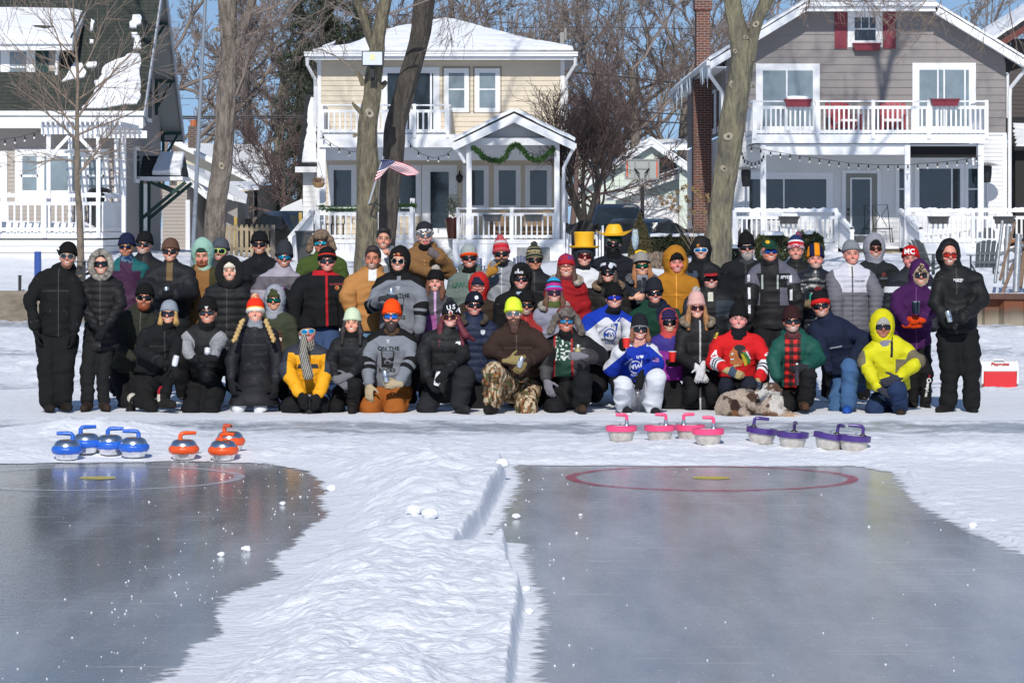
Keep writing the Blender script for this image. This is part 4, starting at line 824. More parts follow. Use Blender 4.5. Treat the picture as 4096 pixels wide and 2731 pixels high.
Dg=118;mb=MB();xL,xM,xR2=WX(2290,Dg),WX(2604,Dg),WX(2750,Dg);zM,zL,zR_=WZ(568,Dg),WZ(760,Dg),WZ(660,Dg)
clap(mb,'y',Dg,xL,xR2,.9,zM-.1,.2,xl=lambda z:max(xL,xL+(z-zL)/(zM-zL)*(xM-xL)),xr=lambda z:min(xR2,xR2-(z-zR_)/(zM-zR_)*(xR2-xM))if z>zR_ else xR2);mb.box(WX(2305,120),WX(2360,120),119,124,2,WZ(610,120));build(mb,"wall",S_pg,t)
mb=MB();mb.prism([(xL-.3,Dg-.4,zL-.15),(xM,Dg-.4,zM+.1),(xM,Dg-.4,zM-.18),(xL-.3,Dg-.4,zL-.45)],(0,.1,0)).prism([(xR2+.3,Dg-.4,zR_-.25),(xR2+.3,Dg-.4,zR_-.5),(xM,Dg-.4,zM-.18),(xM,Dg-.4,zM+.1)],(0,.1,0));build(mb,"barge_board",M_white(),t)
mb=MB();mb.prism([(xL-.3,Dg-.38,zL-.12),(xM,Dg-.38,zM+.12),(xM,Dg+8,zM+.12),(xL-.3,Dg+8,zL-.12)],(0,0,.09)).prism([(xR2+.3,Dg-.38,zR_-.22),(xM,Dg-.38,zM+.12),(xM,Dg+8,zM+.12),(xR2+.3,Dg+8,zR_-.22)][::-1],(0,0,.09)).prism([(WX(2500,122),122,WZ(600,122)),(WX(2760,122),122,WZ(600,122)),(WX(2740,126),126,WZ(575,126)),(WX(2480,126),126,WZ(575,126))],(0,0,.2));build(mb,"roof",M_snow(),t)
ww=MB();ww.lathe([(.6,Dg-.05),(.6,Dg-.02)],(WX(2640,Dg)+.1,0,WZ(690,Dg)),20,axis='y');build(ww,"round_window",M_glassdark(),t)
Dg=107;mb=MB();x0,x1=WX(2462,Dg),WX(2717,Dg);z0_,z1_=WZ(795,Dg),WZ(695,Dg)
clap(mb,'y',Dg,x0,x1,.9,z1_,.2,xl=lambda z:x0 if z<z0_ else x0+(z-z0_)/(z1_-z0_)*(x1-x0));gw=build(mb,"garage_wall",siding_mat("sage_siding",(.50,.57,.52)),t)
mb=MB();mb.prism([tuple(W(2420,795,Dg-.5)),tuple(W(2718,692,Dg-.5)),tuple(W(2718,712,Dg-.5)),tuple(W(2468,800,Dg-.5)),tuple(W(2425,802,Dg-.5))],(0,.3,0)).box(WX(2518,Dg),WX(2524,Dg),Dg-.05,Dg,1,WZ(830,Dg)).box(WX(2518,Dg),x1,Dg-.05,Dg,WZ(830,Dg),WZ(815,Dg));build(mb,"garage_trim",M_white(),gw)
mb=MB();mb.prism([tuple(W(2420,790,Dg-.45)),tuple(W(2718,686,Dg-.45)),tuple(W(2718,680,Dg+5)),tuple(W(2440,775,Dg+5))],(0,0,.1));build(mb,"garage_roof",M_snow(),gw)
mb=MB();
for i in range(4):z=.95+i*.52;mb.box(WX(2524,Dg),x1-.02,Dg-.03-.006*(i%2),Dg,z,z+.5)
build(mb,"garage_door",M_white(),gw)
# trees
def segs_mesh(S,sides=4):
 0
 S=np.asarray(S,float);n=len(S);p0,p1=S[:,:3],S[:,3:6];d=p1-p0;d/=np.linalg.norm(d,axis=1,keepdims=True)+1e-9
 a=np.where(np.abs(d[:,2:3])>.9,np.array([[1.,0,0]]),np.array([[0,0,1.]]));u=np.cross(d,a);u/=np.linalg.norm(u,axis=1,keepdims=True)+1e-9;w=np.cross(d,u)
 V=np.zeros((n,2,sides,3))
 for k in range(sides):
  t=2*math.pi*k/sides;o=u*math.cos(t)+w*math.sin(t);V[:,0,k]=p0+o*S[:,6:7];V[:,1,k]=p1+o*S[:,7:8]
 base=np.arange(n)[:,None]*2*sides;Q=[]
 for k in range(sides):k2=(k+1)%sides;Q.append(np.concatenate([base+k,base+k2,base+sides+k2,base+sides+k],1))
 return V.reshape(-1,3),np.stack(Q,1).reshape(-1,4)
def rv(rs):return np.array([rs.gauss(0,1),rs.gauss(0,1),rs.gauss(0,1)])
def grow(S,p,d,L,r,lev,maxlev,rs,up=.12,kids_=(5,8),ang=.7,droop=0.0,wig=.14,rmin=.004,ratio=.62):
 n=6 if lev==0 else(5 if lev==1 else 3);step=L/n;pts=[(p.copy(),r)];d=d/np.linalg.norm(d)
 for i in range(n):
  d=d+rv(rs)*wig+np.array([0,0,up if lev<maxlev else up-droop]);d/=np.linalg.norm(d);q=p+d*step
  r2=max(rmin,r*(1-.75*(i+1)/n))if lev>0 else max(rmin,r*(1-.55*(i+1)/n))
  r1=max(rmin,r*(1-.75*i/n))if lev>0 else max(rmin,r*(1-.55*i/n))
  S.append((*p,*q,r1,r2,));p=q;pts.append((p.copy(),r2))
  if lev<maxlev and(i>0 or lev>0):
   k=rs.randint(*kids_)/n;k=int(k)+(rs.random()<k-int(k))
   for _ in range(k):
    v=rv(rs);v-=d*v.dot(d);v/=np.linalg.norm(v)+1e-9;a=ang*rs.uniform(.6,1.3)
    grow(S,p-d*step*rs.random(),d*math.cos(a)+v*math.sin(a),L*ratio*rs.uniform(.6,1.1)*(1-.35*i/n),max(rmin,r2*.62),lev+1,maxlev,rs,up,kids_,ang,droop,wig,rmin,ratio)
def smooth_trunk(path,rad,seed=0,sides=40,bumps=.05):
 0
 P=np.array(path,float);t=np.linspace(0,len(P)-1,(len(P)-1)*14+1);i=np.minimum(t.astype(int),len(P)-2);f=(t-i)[:,None]
 Pm=np.vstack([P[0]*2-P[1],P,P[-1]*2-P[-2]]);a,b,c,d=Pm[i],Pm[i+1],Pm[i+2],Pm[i+3]
 C=.5*((2*b)+(-a+c)*f+(2*a-5*b+4*c-d)*f**2+(-a+3*b-3*c+d)*f**3);r=np.interp(t,np.arange(len(P)),rad)
 mb=MB();V=[];n=len(C);th_=np.arange(sides)*2*math.pi/sides;A_=np.stack([np.broadcast_to(np.cos(th_)*3.2+seed,(n,sides)),np.broadcast_to(np.sin(th_)*3.2,(n,sides)),np.broadcast_to(C[:,2:3]*.7,(n,sides))],-1);fur_=.075*(.5-np.abs(fbm(A_,1.7,3)-.5)*5)
 for k in range(n):
  T=C[min(k+1,n-1)]-C[max(k-1,0)];T/=np.linalg.norm(T);u=np.cross(T,[0,1,0]);u/=np.linalg.norm(u);w=np.cross(T,u)
  for s in range(sides):
   th=2*math.pi*s/sides;nz=float(fbm(np.array([math.cos(th)*1.5+seed,math.sin(th)*1.5,C[k][2]*.9]),1.3,3))-.5
   V.append(C[k]+(u*math.cos(th)+w*math.sin(th))*r[k]*(1+bumps*5*nz+fur_[k,s]*(r[k]>.12)))
 Fs=[(k*sides+s,k*sides+(s+1)%sides,(k+1)*sides+(s+1)%sides,(k+1)*sides+s)for k in range(n-1)for s in range(sides)]+[tuple((n-1)*sides+s for s in range(sides))]
 return V,Fs
def bark(name,c1,c2,sc=9,b=1.0):return mat(name,c1,.95,col2=c2,vscale=sc,stretch=(1,1,.3),bump=b,bscale=13,bdist=.12,detail=9)
B_gray=bark("grey_bark",(.23,.195,.165),(.11,.092,.075));B_olive=bark("mossy_bark",(.195,.17,.11),(.09,.078,.058));B_dark=bark("dark_shaggy_bark",(.085,.072,.06),(.04,.035,.03),5,1.0);B_lich=bark("lichen_bark",(.215,.195,.125),(.10,.09,.072),4)
B_twig=mat("twig_bark",(.23,.185,.16),.9);B_red=mat("reddish_twigs",(.15,.105,.095),.9);B_twigl=mat("pale_twigs",(.25,.19,.15),.9)
def ptree(name,lab,skins,barkm,twigm,crowns,D,seed,knots=(),gr=None):
 0
 x0=WX(skins[0][0][0],D);t=thing(name,(x0,D,LZ(x0,D)),lab,"tree",gr);mb=MB()
 for j,sk in enumerate(skins):
  V,Fs=smooth_trunk([W(a,b,D+(c[1]if(c:=(w if isinstance(w,tuple)else(w,0)))else 0))for a,b,w in sk],[(w[0]if isinstance(w,tuple)else w)/2*D/F for _,_,w in sk],seed+j)
  mb.add(V,Fs)
 tr=build(mb,"trunk",barkm,t,smooth=True)
 for(px,py,w)in knots:
  c=W(px,py,D);r=w*D/F/2;y=-kn_off(skins,px,py,D);k=MB().lathe([(r*1.15,c[1]+.03),(r*1.0,c[1]-.018),(r*.75,c[1]-.032),(r*.45,c[1]-.012),(r*.1,c[1]-.008)],(c[0],y,c[2]),12,axis='y',wob=lambda a,i:.18*math.sin(2*a+px));kk=build(k,"pruning_scar",mat("scar_wood",(.33,.29,.22),.9,var=.4,vscale=20),tr,smooth=True);build(MB().lathe([(r*.36,c[1]-.016),(.001,c[1]-.02)],(c[0],y,c[2]),8,axis='y',cap=False),"hollow",mat("scar_dark",(.05,.04,.03),.9),kk)
 rs=random.Random(seed);S=[]
 for(px,py,dx,dz,L_,r,ml)in crowns:
  grow(S,W(px,py,D),np.array([dx,rs.uniform(-.35,.35),dz]),L_,r,0,ml,rs,up=.05,kids_=(5,8),ang=.75,droop=.12)
 if S:
  V,Q=segs_mesh(S,4);org=np.array(t.location);me=mesh_np("crown",V-org,Q,twigm,smooth=False);o=bpy.data.objects.new("crown",me);link(o,t)
 return t
def kn_off(skins,px,py,D):
 for sk in skins:
  ys_=[b for _,b,_ in sk]
  if min(ys_)<=py<=max(ys_):
   q=sorted([(b,a,(w[0]if isinstance(w,tuple)else w))for a,b,w in sk]);cx=np.interp(py,[b for b,_,_ in q],[a for _,a,_ in q]);w=np.interp(py,[b for b,_,_ in q],[w for _,_,w in q])/2
   if abs(px-cx)<w:return math.sqrt(w*w-(px-cx)**2)*D/F
 return 0
ptree("maple_tree","big grey barked tree with forked trunk right of the left house",[[(855,1150,112),(856,1040,98),(857,944,91),(868,800,84),(890,640,80),(905,393,76),(917,214,66),(912,100,70),(908,0,76),(900,-150,60)],[(918,240,40),(945,180,34),(975,110,34),(1002,30,34),(1040,-120,26)]],B_gray,B_twig,[(900,-140,-.3,.9,8,.15,3),(905,-150,.3,.9,9,.16,3),(1040,-110,.7,.6,4,.1,3),(915,-20,-.8,.5,3,.06,3),(1010,0,.9,.3,2.6,.05,3),(1010,60,.9,.35,1.8,.03,2),(960,150,.9,.2,2.2,.03,2)],72.0,21,knots=((890,665,26),(868,118,20)))
ptree("mossy_tree","mossy light trunk carrying the floodlight and flag bracket before the yellow house",[[(1462,1150,105),(1464,1022,90),(1471,776,86),(1470,640,84),(1469,579,82),(1472,493,78),(1490,380,70),(1493,320,70),(1507,222,62),(1512,150,58),(1530,60,52),(1545,-20,50),(1560,-150,40)],[(1500,200,40),(1475,140,36),(1450,60,32),(1420,-20,30),(1380,-140,22)],[(1455,340,26),(1440,310,18),(1424,285,12)],[(1445,450,22),(1425,430,17),(1412,415,10)],[(1520,350,30),(1538,335,22),(1546,325,14)]],B_olive,B_twig,[(1555,-140,.2,.9,10,.16,3),(1385,-130,-.5,.8,8,.13,3),(1545,-30,.9,.35,3.0,.05,3),(1430,-10,-.9,.25,3.0,.05,3),(1425,290,-.8,.3,1.0,.02,2),(1475,90,-1,.15,1.8,.022,2),(1540,60,1,.15,2.4,.025,2)],70.0,22,knots=((1480,455,34),(1420,541,18),(1412,415,12)))
ptree("shaggy_dark_tree","dark shaggy trunk leaning to the right across the yellow house",[[(1538,1150,72),(1545,1022,62),(1558,776,84),(1577,579,84),(1585,493,80),(1632,320,84),(1680,148,78),(1697,0,80),(1715,-150,66)]],B_dark,B_twig,[(1712,-140,.5,.8,10,.18,4),(1712,-140,-.2,.9,10,.16,3),(1705,-60,.9,.25,3,.05,3),(1700,-10,.9,.05,2.4,.03,2),(1690,70,-.9,.0,1.6,.02,2)],72.0,23)
ptree("lichen_tree","yellow-green lichen covered tree with pruning scars beside the taupe house",[[(2868,1150,125),(2878,1035,98),(2882,850,90),(2900,702,98),(2916,610,92),(2926,536,102),(2950,357,96),(2968,250,92),(2966,196,94),(2945,100,72),(2928,0,68),(2915,-150,54),(2900,-420,40)],[(2985,240,70),(3010,150,50),(3035,70,48),(3068,0,56),(3110,-120,44)]],B_lich,B_twigl,[(2902,-400,-.1,.95,8,.15,4),(2915,-200,-.7,.6,6,.10,3),(3105,-110,.45,.9,11,.18,4),(2915,-250,.6,.7,8,.12,4),(3100,-100,.9,.45,5.5,.1,3),(3075,-10,.9,.35,3.2,.05,3),(2925,-40,-.8,.5,3.4,.06,3),(2990,100,.5,.4,1.4,.02,2)],68.0,24,knots=((2926,341,26),(2938,208,18),(3022,100,26),(2980,153,18),(2910,548,34),(2893,676,26),(3014,345,10)))
def hanging(tree_name,px0,px1,py0,n,D,m,seed,L_=1.4):
 t=[o for o in bpy.data.objects if o.name==tree_name][0];rs=random.Random(seed);S=[]
 for i in range(n):
  px=px0+(px1-px0)*(i+rs.random())/n;grow(S,W(px,py0+rs.uniform(-50,20),D+rs.uniform(-1,1)),np.array([rs.uniform(-.9,.9),0,rs.uniform(-.7,.15)]),L_*rs.uniform(.5,1.2),.014,1,3,rs,up=-.04,kids_=(4,7),ang=.6,droop=.02,rmin=.0045)
 V,Q=segs_mesh(S,3);me=mesh_np("hanging_twigs",V-np.array(t.location),Q,m,smooth=False);o=bpy.data.objects.new("hanging_twigs",me);link(o,t)
 for k,(a,b)in enumerate(((px0,px1),)):
  mb=MB().tube([W(a+(b-a)*f,py0-60-50*math.sin(f*3.1),D)for f in(0,.25,.5,.75,1)],[.09,.08,.06,.045,.02],7);build(mb,"limb",m,t,smooth=True)
hanging("lichen_tree",3090,4200,-15,26,69.0,B_twigl,5,1.5);hanging("mossy_tree",1000,1420,10,12,70.5,B_twig,6,1.6);hanging("shaggy_dark_tree",1740,2150,-20,8,72.5,B_twig,8,1.7)
D=66.0;x0=WX(322,D);yt=thing("young_bare_tree",(x0,D,LZ(x0,D)),"slender young bare tree in front of the left house's pergola","tree")
V,Fs=smooth_trunk([W(a,b,D)for a,b in[(322,1150),(322,1000),(318,850),(308,720),(309,600),(308,480),(311,300),(300,150),(292,0),(288,-120)]],[r*D/F/2 for r in[34,30,27,23,20,17,13,9,6,4]],9,sides=10,bumps=.03);build(MB().add(V,Fs),"trunk",bark("young_bark",(.24,.19,.15),(.17,.14,.10)),yt,smooth=True)
S=[];rs=random.Random(40)
for(a,b,dx,dz,L_,r)in[(318,690,.8,.9,1.9,.03),(310,650,-.9,.35,1.5,.022),(306,560,-.75,.75,2.1,.028),(310,540,.85,.6,2.0,.026),(300,520,-.6,.9,2.0,.022),(312,470,.5,.95,2.4,.028),(306,430,-.6,.85,2.3,.026),(310,400,.7,.8,2.1,.022),(308,330,-.45,.95,2.2,.022),(310,300,.55,.85,2.0,.02),(303,230,-.6,.8,1.8,.018),(305,180,.5,.9,1.8,.016),(298,100,-.4,.9,1.5,.012),(310,605,.95,.15,1.5,.016),(306,480,-1,.2,1.5,.016),(292,20,.4,.9,1.4,.01)]:
 grow(S,W(a,b,D),np.array([dx,rs.uniform(-.4,.4),dz]),L_,r,1,3,rs,up=.04,kids_=(5,8),ang=.62,wig=.12,rmin=.0045)
V,Q=segs_mesh(S,4);o=bpy.data.objects.new("crown",mesh_np("crown",V-np.array(yt.location),Q,B_twigl,smooth=False));link(o,yt)
protos=[]
for k,(sd,m,h)in enumerate(((1,B_twig,5.0),(2,B_twig,4.4),(3,B_red,3.4))):
 rs=random.Random(sd*17);S0=[];S=[]
 t=thing("bare_tree",(0,0,0),"bare tree","tree","bare trees behind the houses")
 grow(S,np.array([0,0,0.]),np.array([0,0,1.]),6.5 if k<2 else 3.0,.26 if k<2 else .12,0,0,rs,wig=.05);V,Q=segs_mesh(S,8)
 top=np.array(S[-1][3:6]);link(bpy.data.objects.new("trunk",mesh_np("trunk",V,Q,B_gray if k<2 else B_red)),t)
 for st in S[2:]:
  for _ in range(2 if k<2 else 3):
   a=rs.random()*6.28;e=rs.uniform(.3,1.0);grow(S0,np.array(st[3:6]),np.array([math.cos(a),math.sin(a),e*1.2]),h*rs.uniform(.8,1.2),st[7]*.6,0,4 if k<2 else 3,rs,up=.08,kids_=(4,7)if k<2 else(5,9),ang=.62,wig=.16,rmin=.008,ratio=.56)
 V,Q=segs_mesh(S0,3);link(bpy.data.objects.new("crown",mesh_np("crown",V,Q,m,smooth=False)),t);protos.append(t)
plan=[(0,745,112,1.15,0,"bare tree between the left house and the big grey trunk"),(1,690,122,1.0,2,"thin bare tree close beside the left house's eave"),(0,1010,118,1.1,1,"dense bare tree filling the gap right of the big grey trunk"),(1,1090,125,1.2,4,"bare tree rising left of the dark spruces"),(0,1330,128,1.25,3,"bare tree whose crown spreads behind the yellow house's left roof corner"),(1,1620,132,1.3,5,"bare tree peeping over the left half of the yellow roof"),(0,1900,130,1.2,2.4,"bare tree peeping over the right half of the yellow roof"),(1,2120,126,1.15,0.6,"bare tree just behind the yellow house's roof vent"),(1,2545,121,1.15,1.4,"tall bare tree above the basketball hoop with twin stems"),(0,2480,126,1.05,2.2,"broad bare tree between yellow house and brick chimney"),(0,2700,127,1.2,3.5,"bare tree immediately left of the brick chimney"),(1,2880,130,1.2,4.4,"bare tree between brick chimney and lichen covered trunk"),(0,3950,124,1.15,5.4,"bare tree over the taupe roof's right slope"),(1,4080,118,1.0,1.2,"bare tree beside the brown house's red eave"),(2,2290,104,1.25,.4,"reddish twiggy tree tight against the yellow house's right corner"),(2,2405,108,1.1,2.2,"lower reddish twiggy tree beside the basketball hoop"),(2,1150,103,.95,3.2,"reddish twiggy tree left of the yellow house's snowy wing")]
used=set()
for k,px,D,s,rz,lab in plan:
 p=protos[k];o=p if k not in used else copy_tree(p);used.add(k);x=WX(px,D);o.location=(x,D,.75);o.scale=(s,s,s);o.rotation_euler=(0,0,rz);o['label']=lab
far=thing("distant_tree_line",(0,150,.5),None,None);bpy.data.objects.remove(far)
S=[];rs=random.Random(77)
for i in range(16):
 x=-34+68*(i+rs.random())/16;y=152+rs.uniform(0,12)
 for _ in range(2):grow(S,np.array([x,y,.5]),np.array([rs.uniform(-.25,.25),0,1]),rs.uniform(9,13),.14,0,2,rs,up=.03,kids_=(8,12),ang=.6,wig=.1,rmin=.014,ratio=.42)
V,Q=segs_mesh(S,3);o=bpy.data.objects.new("distant_woods",mesh_np("distant_woods",V,Q,B_twig,smooth=False));link(o);tag(o,"hazy far-off bare woods between and above the houses",kind="stuff")
D=86.0;x0=WX(2335,D);t=thing("multi_stem_tree",(x0,D,LZ(x0,D)),"dark multi-stemmed small tree right of the yellow house's gable porch","tree");S=[];S1=[];rs=random.Random(9)
for(a,b,c)in(((2335,900),(2290,760),(2262,600)),((2340,900),(2330,740),(2345,560)),((2355,900),(2390,740),(2440,640)),((2332,900),(2250,700),(2235,560)),((2350,900),(2385,760),(2400,560))):
 P=[W(*a,D),W(*b,D+rs.uniform(-.3,.3)),W(*c,D+rs.uniform(-.6,.6))];S1.append((*P[0],*P[1],.085,.06));S1.append((*P[1],*P[2],.06,.035))
 for f in(.1,.3,.5,.7,.9,1):
  q=P[1]+(P[2]-P[1])*f
  for _ in range(2):grow(S,q,(P[2]-P[1])/2+np.array([rs.uniform(-.7,.7),rs.uniform(-.7,.7),rs.uniform(.2,.8)]),rs.uniform(1.2,1.9),.025,1,3,rs,up=.03,kids_=(5,8),ang=.6,rmin=.006)
V,Q=segs_mesh(S1,8);link(bpy.data.objects.new("trunk",mesh_np("trunk",V-np.array(t.location),Q,B_dark)),t);V,Q=segs_mesh(S,3);link(bpy.data.objects.new("crown",mesh_np("crown",V-np.array(t.location),Q,mat("dark_twigs",(.085,.06,.055),.9),smooth=False)),t)
def leaves(n,sampler,size,c1,c2,seed,flat=.3):
 rg=np.random.default_rng(seed);P=sampler(n,rg);n=len(P);a=rg.normal(size=(n,3));a/=np.linalg.norm(a,axis=1,keepdims=True);b=rg.normal(size=(n,3));b-=a*(a*b).sum(1,keepdims=True);b/=np.linalg.norm(b,axis=1,keepdims=True)
 s=size*rg.uniform(.6,1.3,(n,1));V=np.stack([P-a*s,P+b*s*flat,P+a*s,P-b*s*flat],1).reshape(-1,3);t=rg.random((n,1));c=np.array(c1)*(1-t)+np.array(c2)*t
 return V,np.arange(n*4).reshape(-1,4),np.repeat(c,4,0)
M_leaf=mat("leaf_colours",None,.8,attr=True)
def bush(px,pyb,pw,ph,D,lab,c1,c2,name="bush",cat="bush",n=5000,size=.035,seed=1,snow=0,gr=None,cone=False,zoff=0,flat=.4):
 x,z0=WX(px,D),WZ(pyb,D);w,h=pw*D/F/2,ph*D/F;t=thing(name,(x,D,z0),lab,cat,gr)
 def smp(n,rg):
  d=rg.normal(size=(n,3));d/=np.linalg.norm(d,axis=1,keepdims=True);r=rg.uniform(.62,1.0,(n,1))**.5;lum=1+.22*(fbm(d*2.2+seed,1.0,2)[:,None]-.5)*2
  p=d*r*lum
  if cone:p[:,:2]*=np.clip(1.15-(p[:,2:3]+1)*.45,.05,1.2)
  return np.stack([x+p[:,0]*w,D+p[:,1]*w*.8,z0+h/2+p[:,2]*h/2],1)
 V,Q,c=leaves(n,smp,size,c1,c2,seed,flat);o=bpy.data.objects.new("foliage",mesh_np("foliage",V-np.array([x,D,z0]),Q,M_leaf,col=c,smooth=False));link(o,t)
 build(MB().tube([(x,D,z0-.1),(x,D,z0+h*.5),(x,D,z0+h*.85)],[.05,.035,.015],6),"stem",B_dark,t)
 if snow:
  k=10;drape("snow_cap",[(x+w*snow*math.cos(6.28*i/k)*random.uniform(.75,1.1),D-w*.15+w*.6*math.sin(6.28*i/k),z0+h*.93-.05*h)for i in range(k)],(0,-.25,1),h*.10,t,wob=.05)
 return t
G1,G2=(.035,.05,.018),(.09,.095,.04)
bush(3087,1060,150,135,77.0,"round clipped bush with a snow cap behind the man in the green cap",G1,G2,n=9000,seed=2,snow=.6,gr="clipped bushes by the taupe house");bush(3232,1060,135,140,77.5,"round clipped bush behind the red white and blue pom-pom hat",G1,G2,n=8000,seed=3,snow=.4,gr="clipped bushes by the taupe house")
for px,w,s,lab in((2650,120,4,"low hedge bush under snow left of the brick chimney"),(2775,120,5,"low hedge bush under snow in front of the brick chimney"),(2700,130,6,"dark low hedge bush in the middle of the snowy hedge")):bush(px,1045,w,112,80 if s<6 else 79.2,lab,(.02,.03,.012),(.06,.065,.03),n=6000,seed=s,snow=.75 if s<6 else .3)
bush(2950,1090,90,110,76,"dark bush low behind the lichen covered trunk",(.02,.03,.012),(.05,.06,.03),n=4000,seed=8,snow=.5)
bush(2560,1075,110,215,78,"upright bronze-green conifer bush behind the owl statue",(.05,.048,.02),(.13,.105,.05),n=10000,size=.05,seed=9,cone=True,flat=.25)
bush(2600,1110,190,95,76.5,"dry tan ornamental grass behind the man in the tan hood",(.24,.18,.13),(.42,.34,.27),"ornamental_grass","grass clump",n=9000,size=.09,seed=10,flat=.10)
D=78;t=thing("hydrangea",(WX(2790,D),D,LZ(WX(2790,D),D)),"leggy hydrangea with dry tan flower heads in front of the chimney","shrub");mb=MB();hd=[];rs=random.Random(4)
for(a,b)in[(2710,765),(2730,755),(2745,790),(2700,800),(2752,805),(2772,755),(2790,765),(2799,785),(2760,840),(2720,830),(2690,825),(2775,850),(2708,845),(2645,793),(2648,815),(2680,790),(2685,835),(2755,868),(2830,782),(2835,800),(2668,812),(2745,745),(2815,850)]:
 q=W(a,b,D+rs.uniform(-.4,.4));st=W(2790+rs.uniform(-15,15),1040,D);mid=(q+st)/2+np.array([rs.uniform(0,.3),0,-.1]);mb.tube([st,mid,q],[.009,.006,.004],4);hd.append(q)
build(mb,"stems",B_twigl,t)
P=np.array(hd)
def smp(n,rg):i=rg.integers(0,len(P),n);return P[i]+rg.normal(size=(n,3))*.028
V,Q,c=leaves(1800,smp,.02,(.24,.15,.06),(.48,.34,.17),3,.8);link(bpy.data.objects.new("flower_heads",mesh_np("flower_heads",V-np.array(t.location),Q,M_leaf,col=c,smooth=False)),t)
def spruce(px,D,h,w,seed,lab,proto=[None]):
 x=WX(px,D)
 if proto[0]is None:
  t=thing("spruce_tree",(0,0,0),lab,"tree","spruces behind the yellow house");rg=np.random.default_rng(3);Ps=[];mb=MB();mb.tube([(0,0,0),(0,0,.5),(0,0,1)],[.018,.010,.001],7)
  for i in range(420):
   z=rg.uniform(.08,.99);L_=.17*(1.03-z)**.8*rg.uniform(.7,1.15);a=rg.uniform(0,6.283);m_=int(90*L_/.17)+6;u=rg.random(m_)**.7
   Ps.append(np.stack([np.cos(a)*u*L_,np.sin(a)*u*L_,z-u*L_*.28+.0*u],1)+rg.normal(size=(m_,3))*.0045-np.array([0,0,1])*np.abs(rg.normal(size=(m_,1)))*.006)
  P=np.concatenate(Ps);V,Q,c=leaves(len(P),lambda n,rg:P,.0085,(.022,.034,.022),(.075,.085,.05),4,.22)
  build(mb,"trunk",B_dark,t);link(bpy.data.objects.new("crown",mesh_np("crown",V,Q,M_leaf,col=c,smooth=False)),t);proto[0]=t
 else:t=copy_tree(proto[0]);t['label']=lab
 t.location=(x,D,.8);t.scale=(h*w,h*w,h);t.rotation_euler=(0,0,seed)
spruce(1205,112,12.0,.85,0,"dark spruce touching the yellow house's left roof corner");spruce(1325,116,13.5,1.0,2,"tall dark spruce directly behind the yellow house's left side");spruce(1440,118,11.5,.9,4,"dark spruce showing above the yellow roof, rightmost of the three")
def garland(pts,D,lab,n=2600,r=.062):
 P=np.array([W(a,b,D)for a,b in pts]);L_=np.concatenate([[0],np.cumsum(np.linalg.norm(np.diff(P,axis=0),axis=1))]);t=thing("garland",tuple(P[0]),lab,"garland")
 def smp(n,rg):
  u=rg.random(n)*L_[-1];C=np.stack([np.interp(u,L_,P[:,k])for k in range(3)],1);return C+rg.normal(size=(n,3))*r*.5
 V,Q,c=leaves(n,smp,.05,(.02,.06,.012),(.07,.16,.04),5,.28);link(bpy.data.objects.new("sprigs",mesh_np("sprigs",V-P[0],Q,M_leaf,col=c,smooth=False)),t);build(MB().tube(P,.012,5),"wire",G_tr,t)
garland([(1890,590),(1915,605),(1930,628),(1960,640),(2000,645),(2022,630),(2035,600),(2055,580),(2075,582),(2095,605),(2115,632),(2140,640),(2160,640),(2185,622),(2205,608),(2215,595)],85.1,"green pine garland swagged under the yellow house's gable porch",4200)
garland([(1272,830),(1350,836),(1430,834),(1600,826),(1660,822)],86.02,"green garland laid along the yellow house's left porch rail",3000)
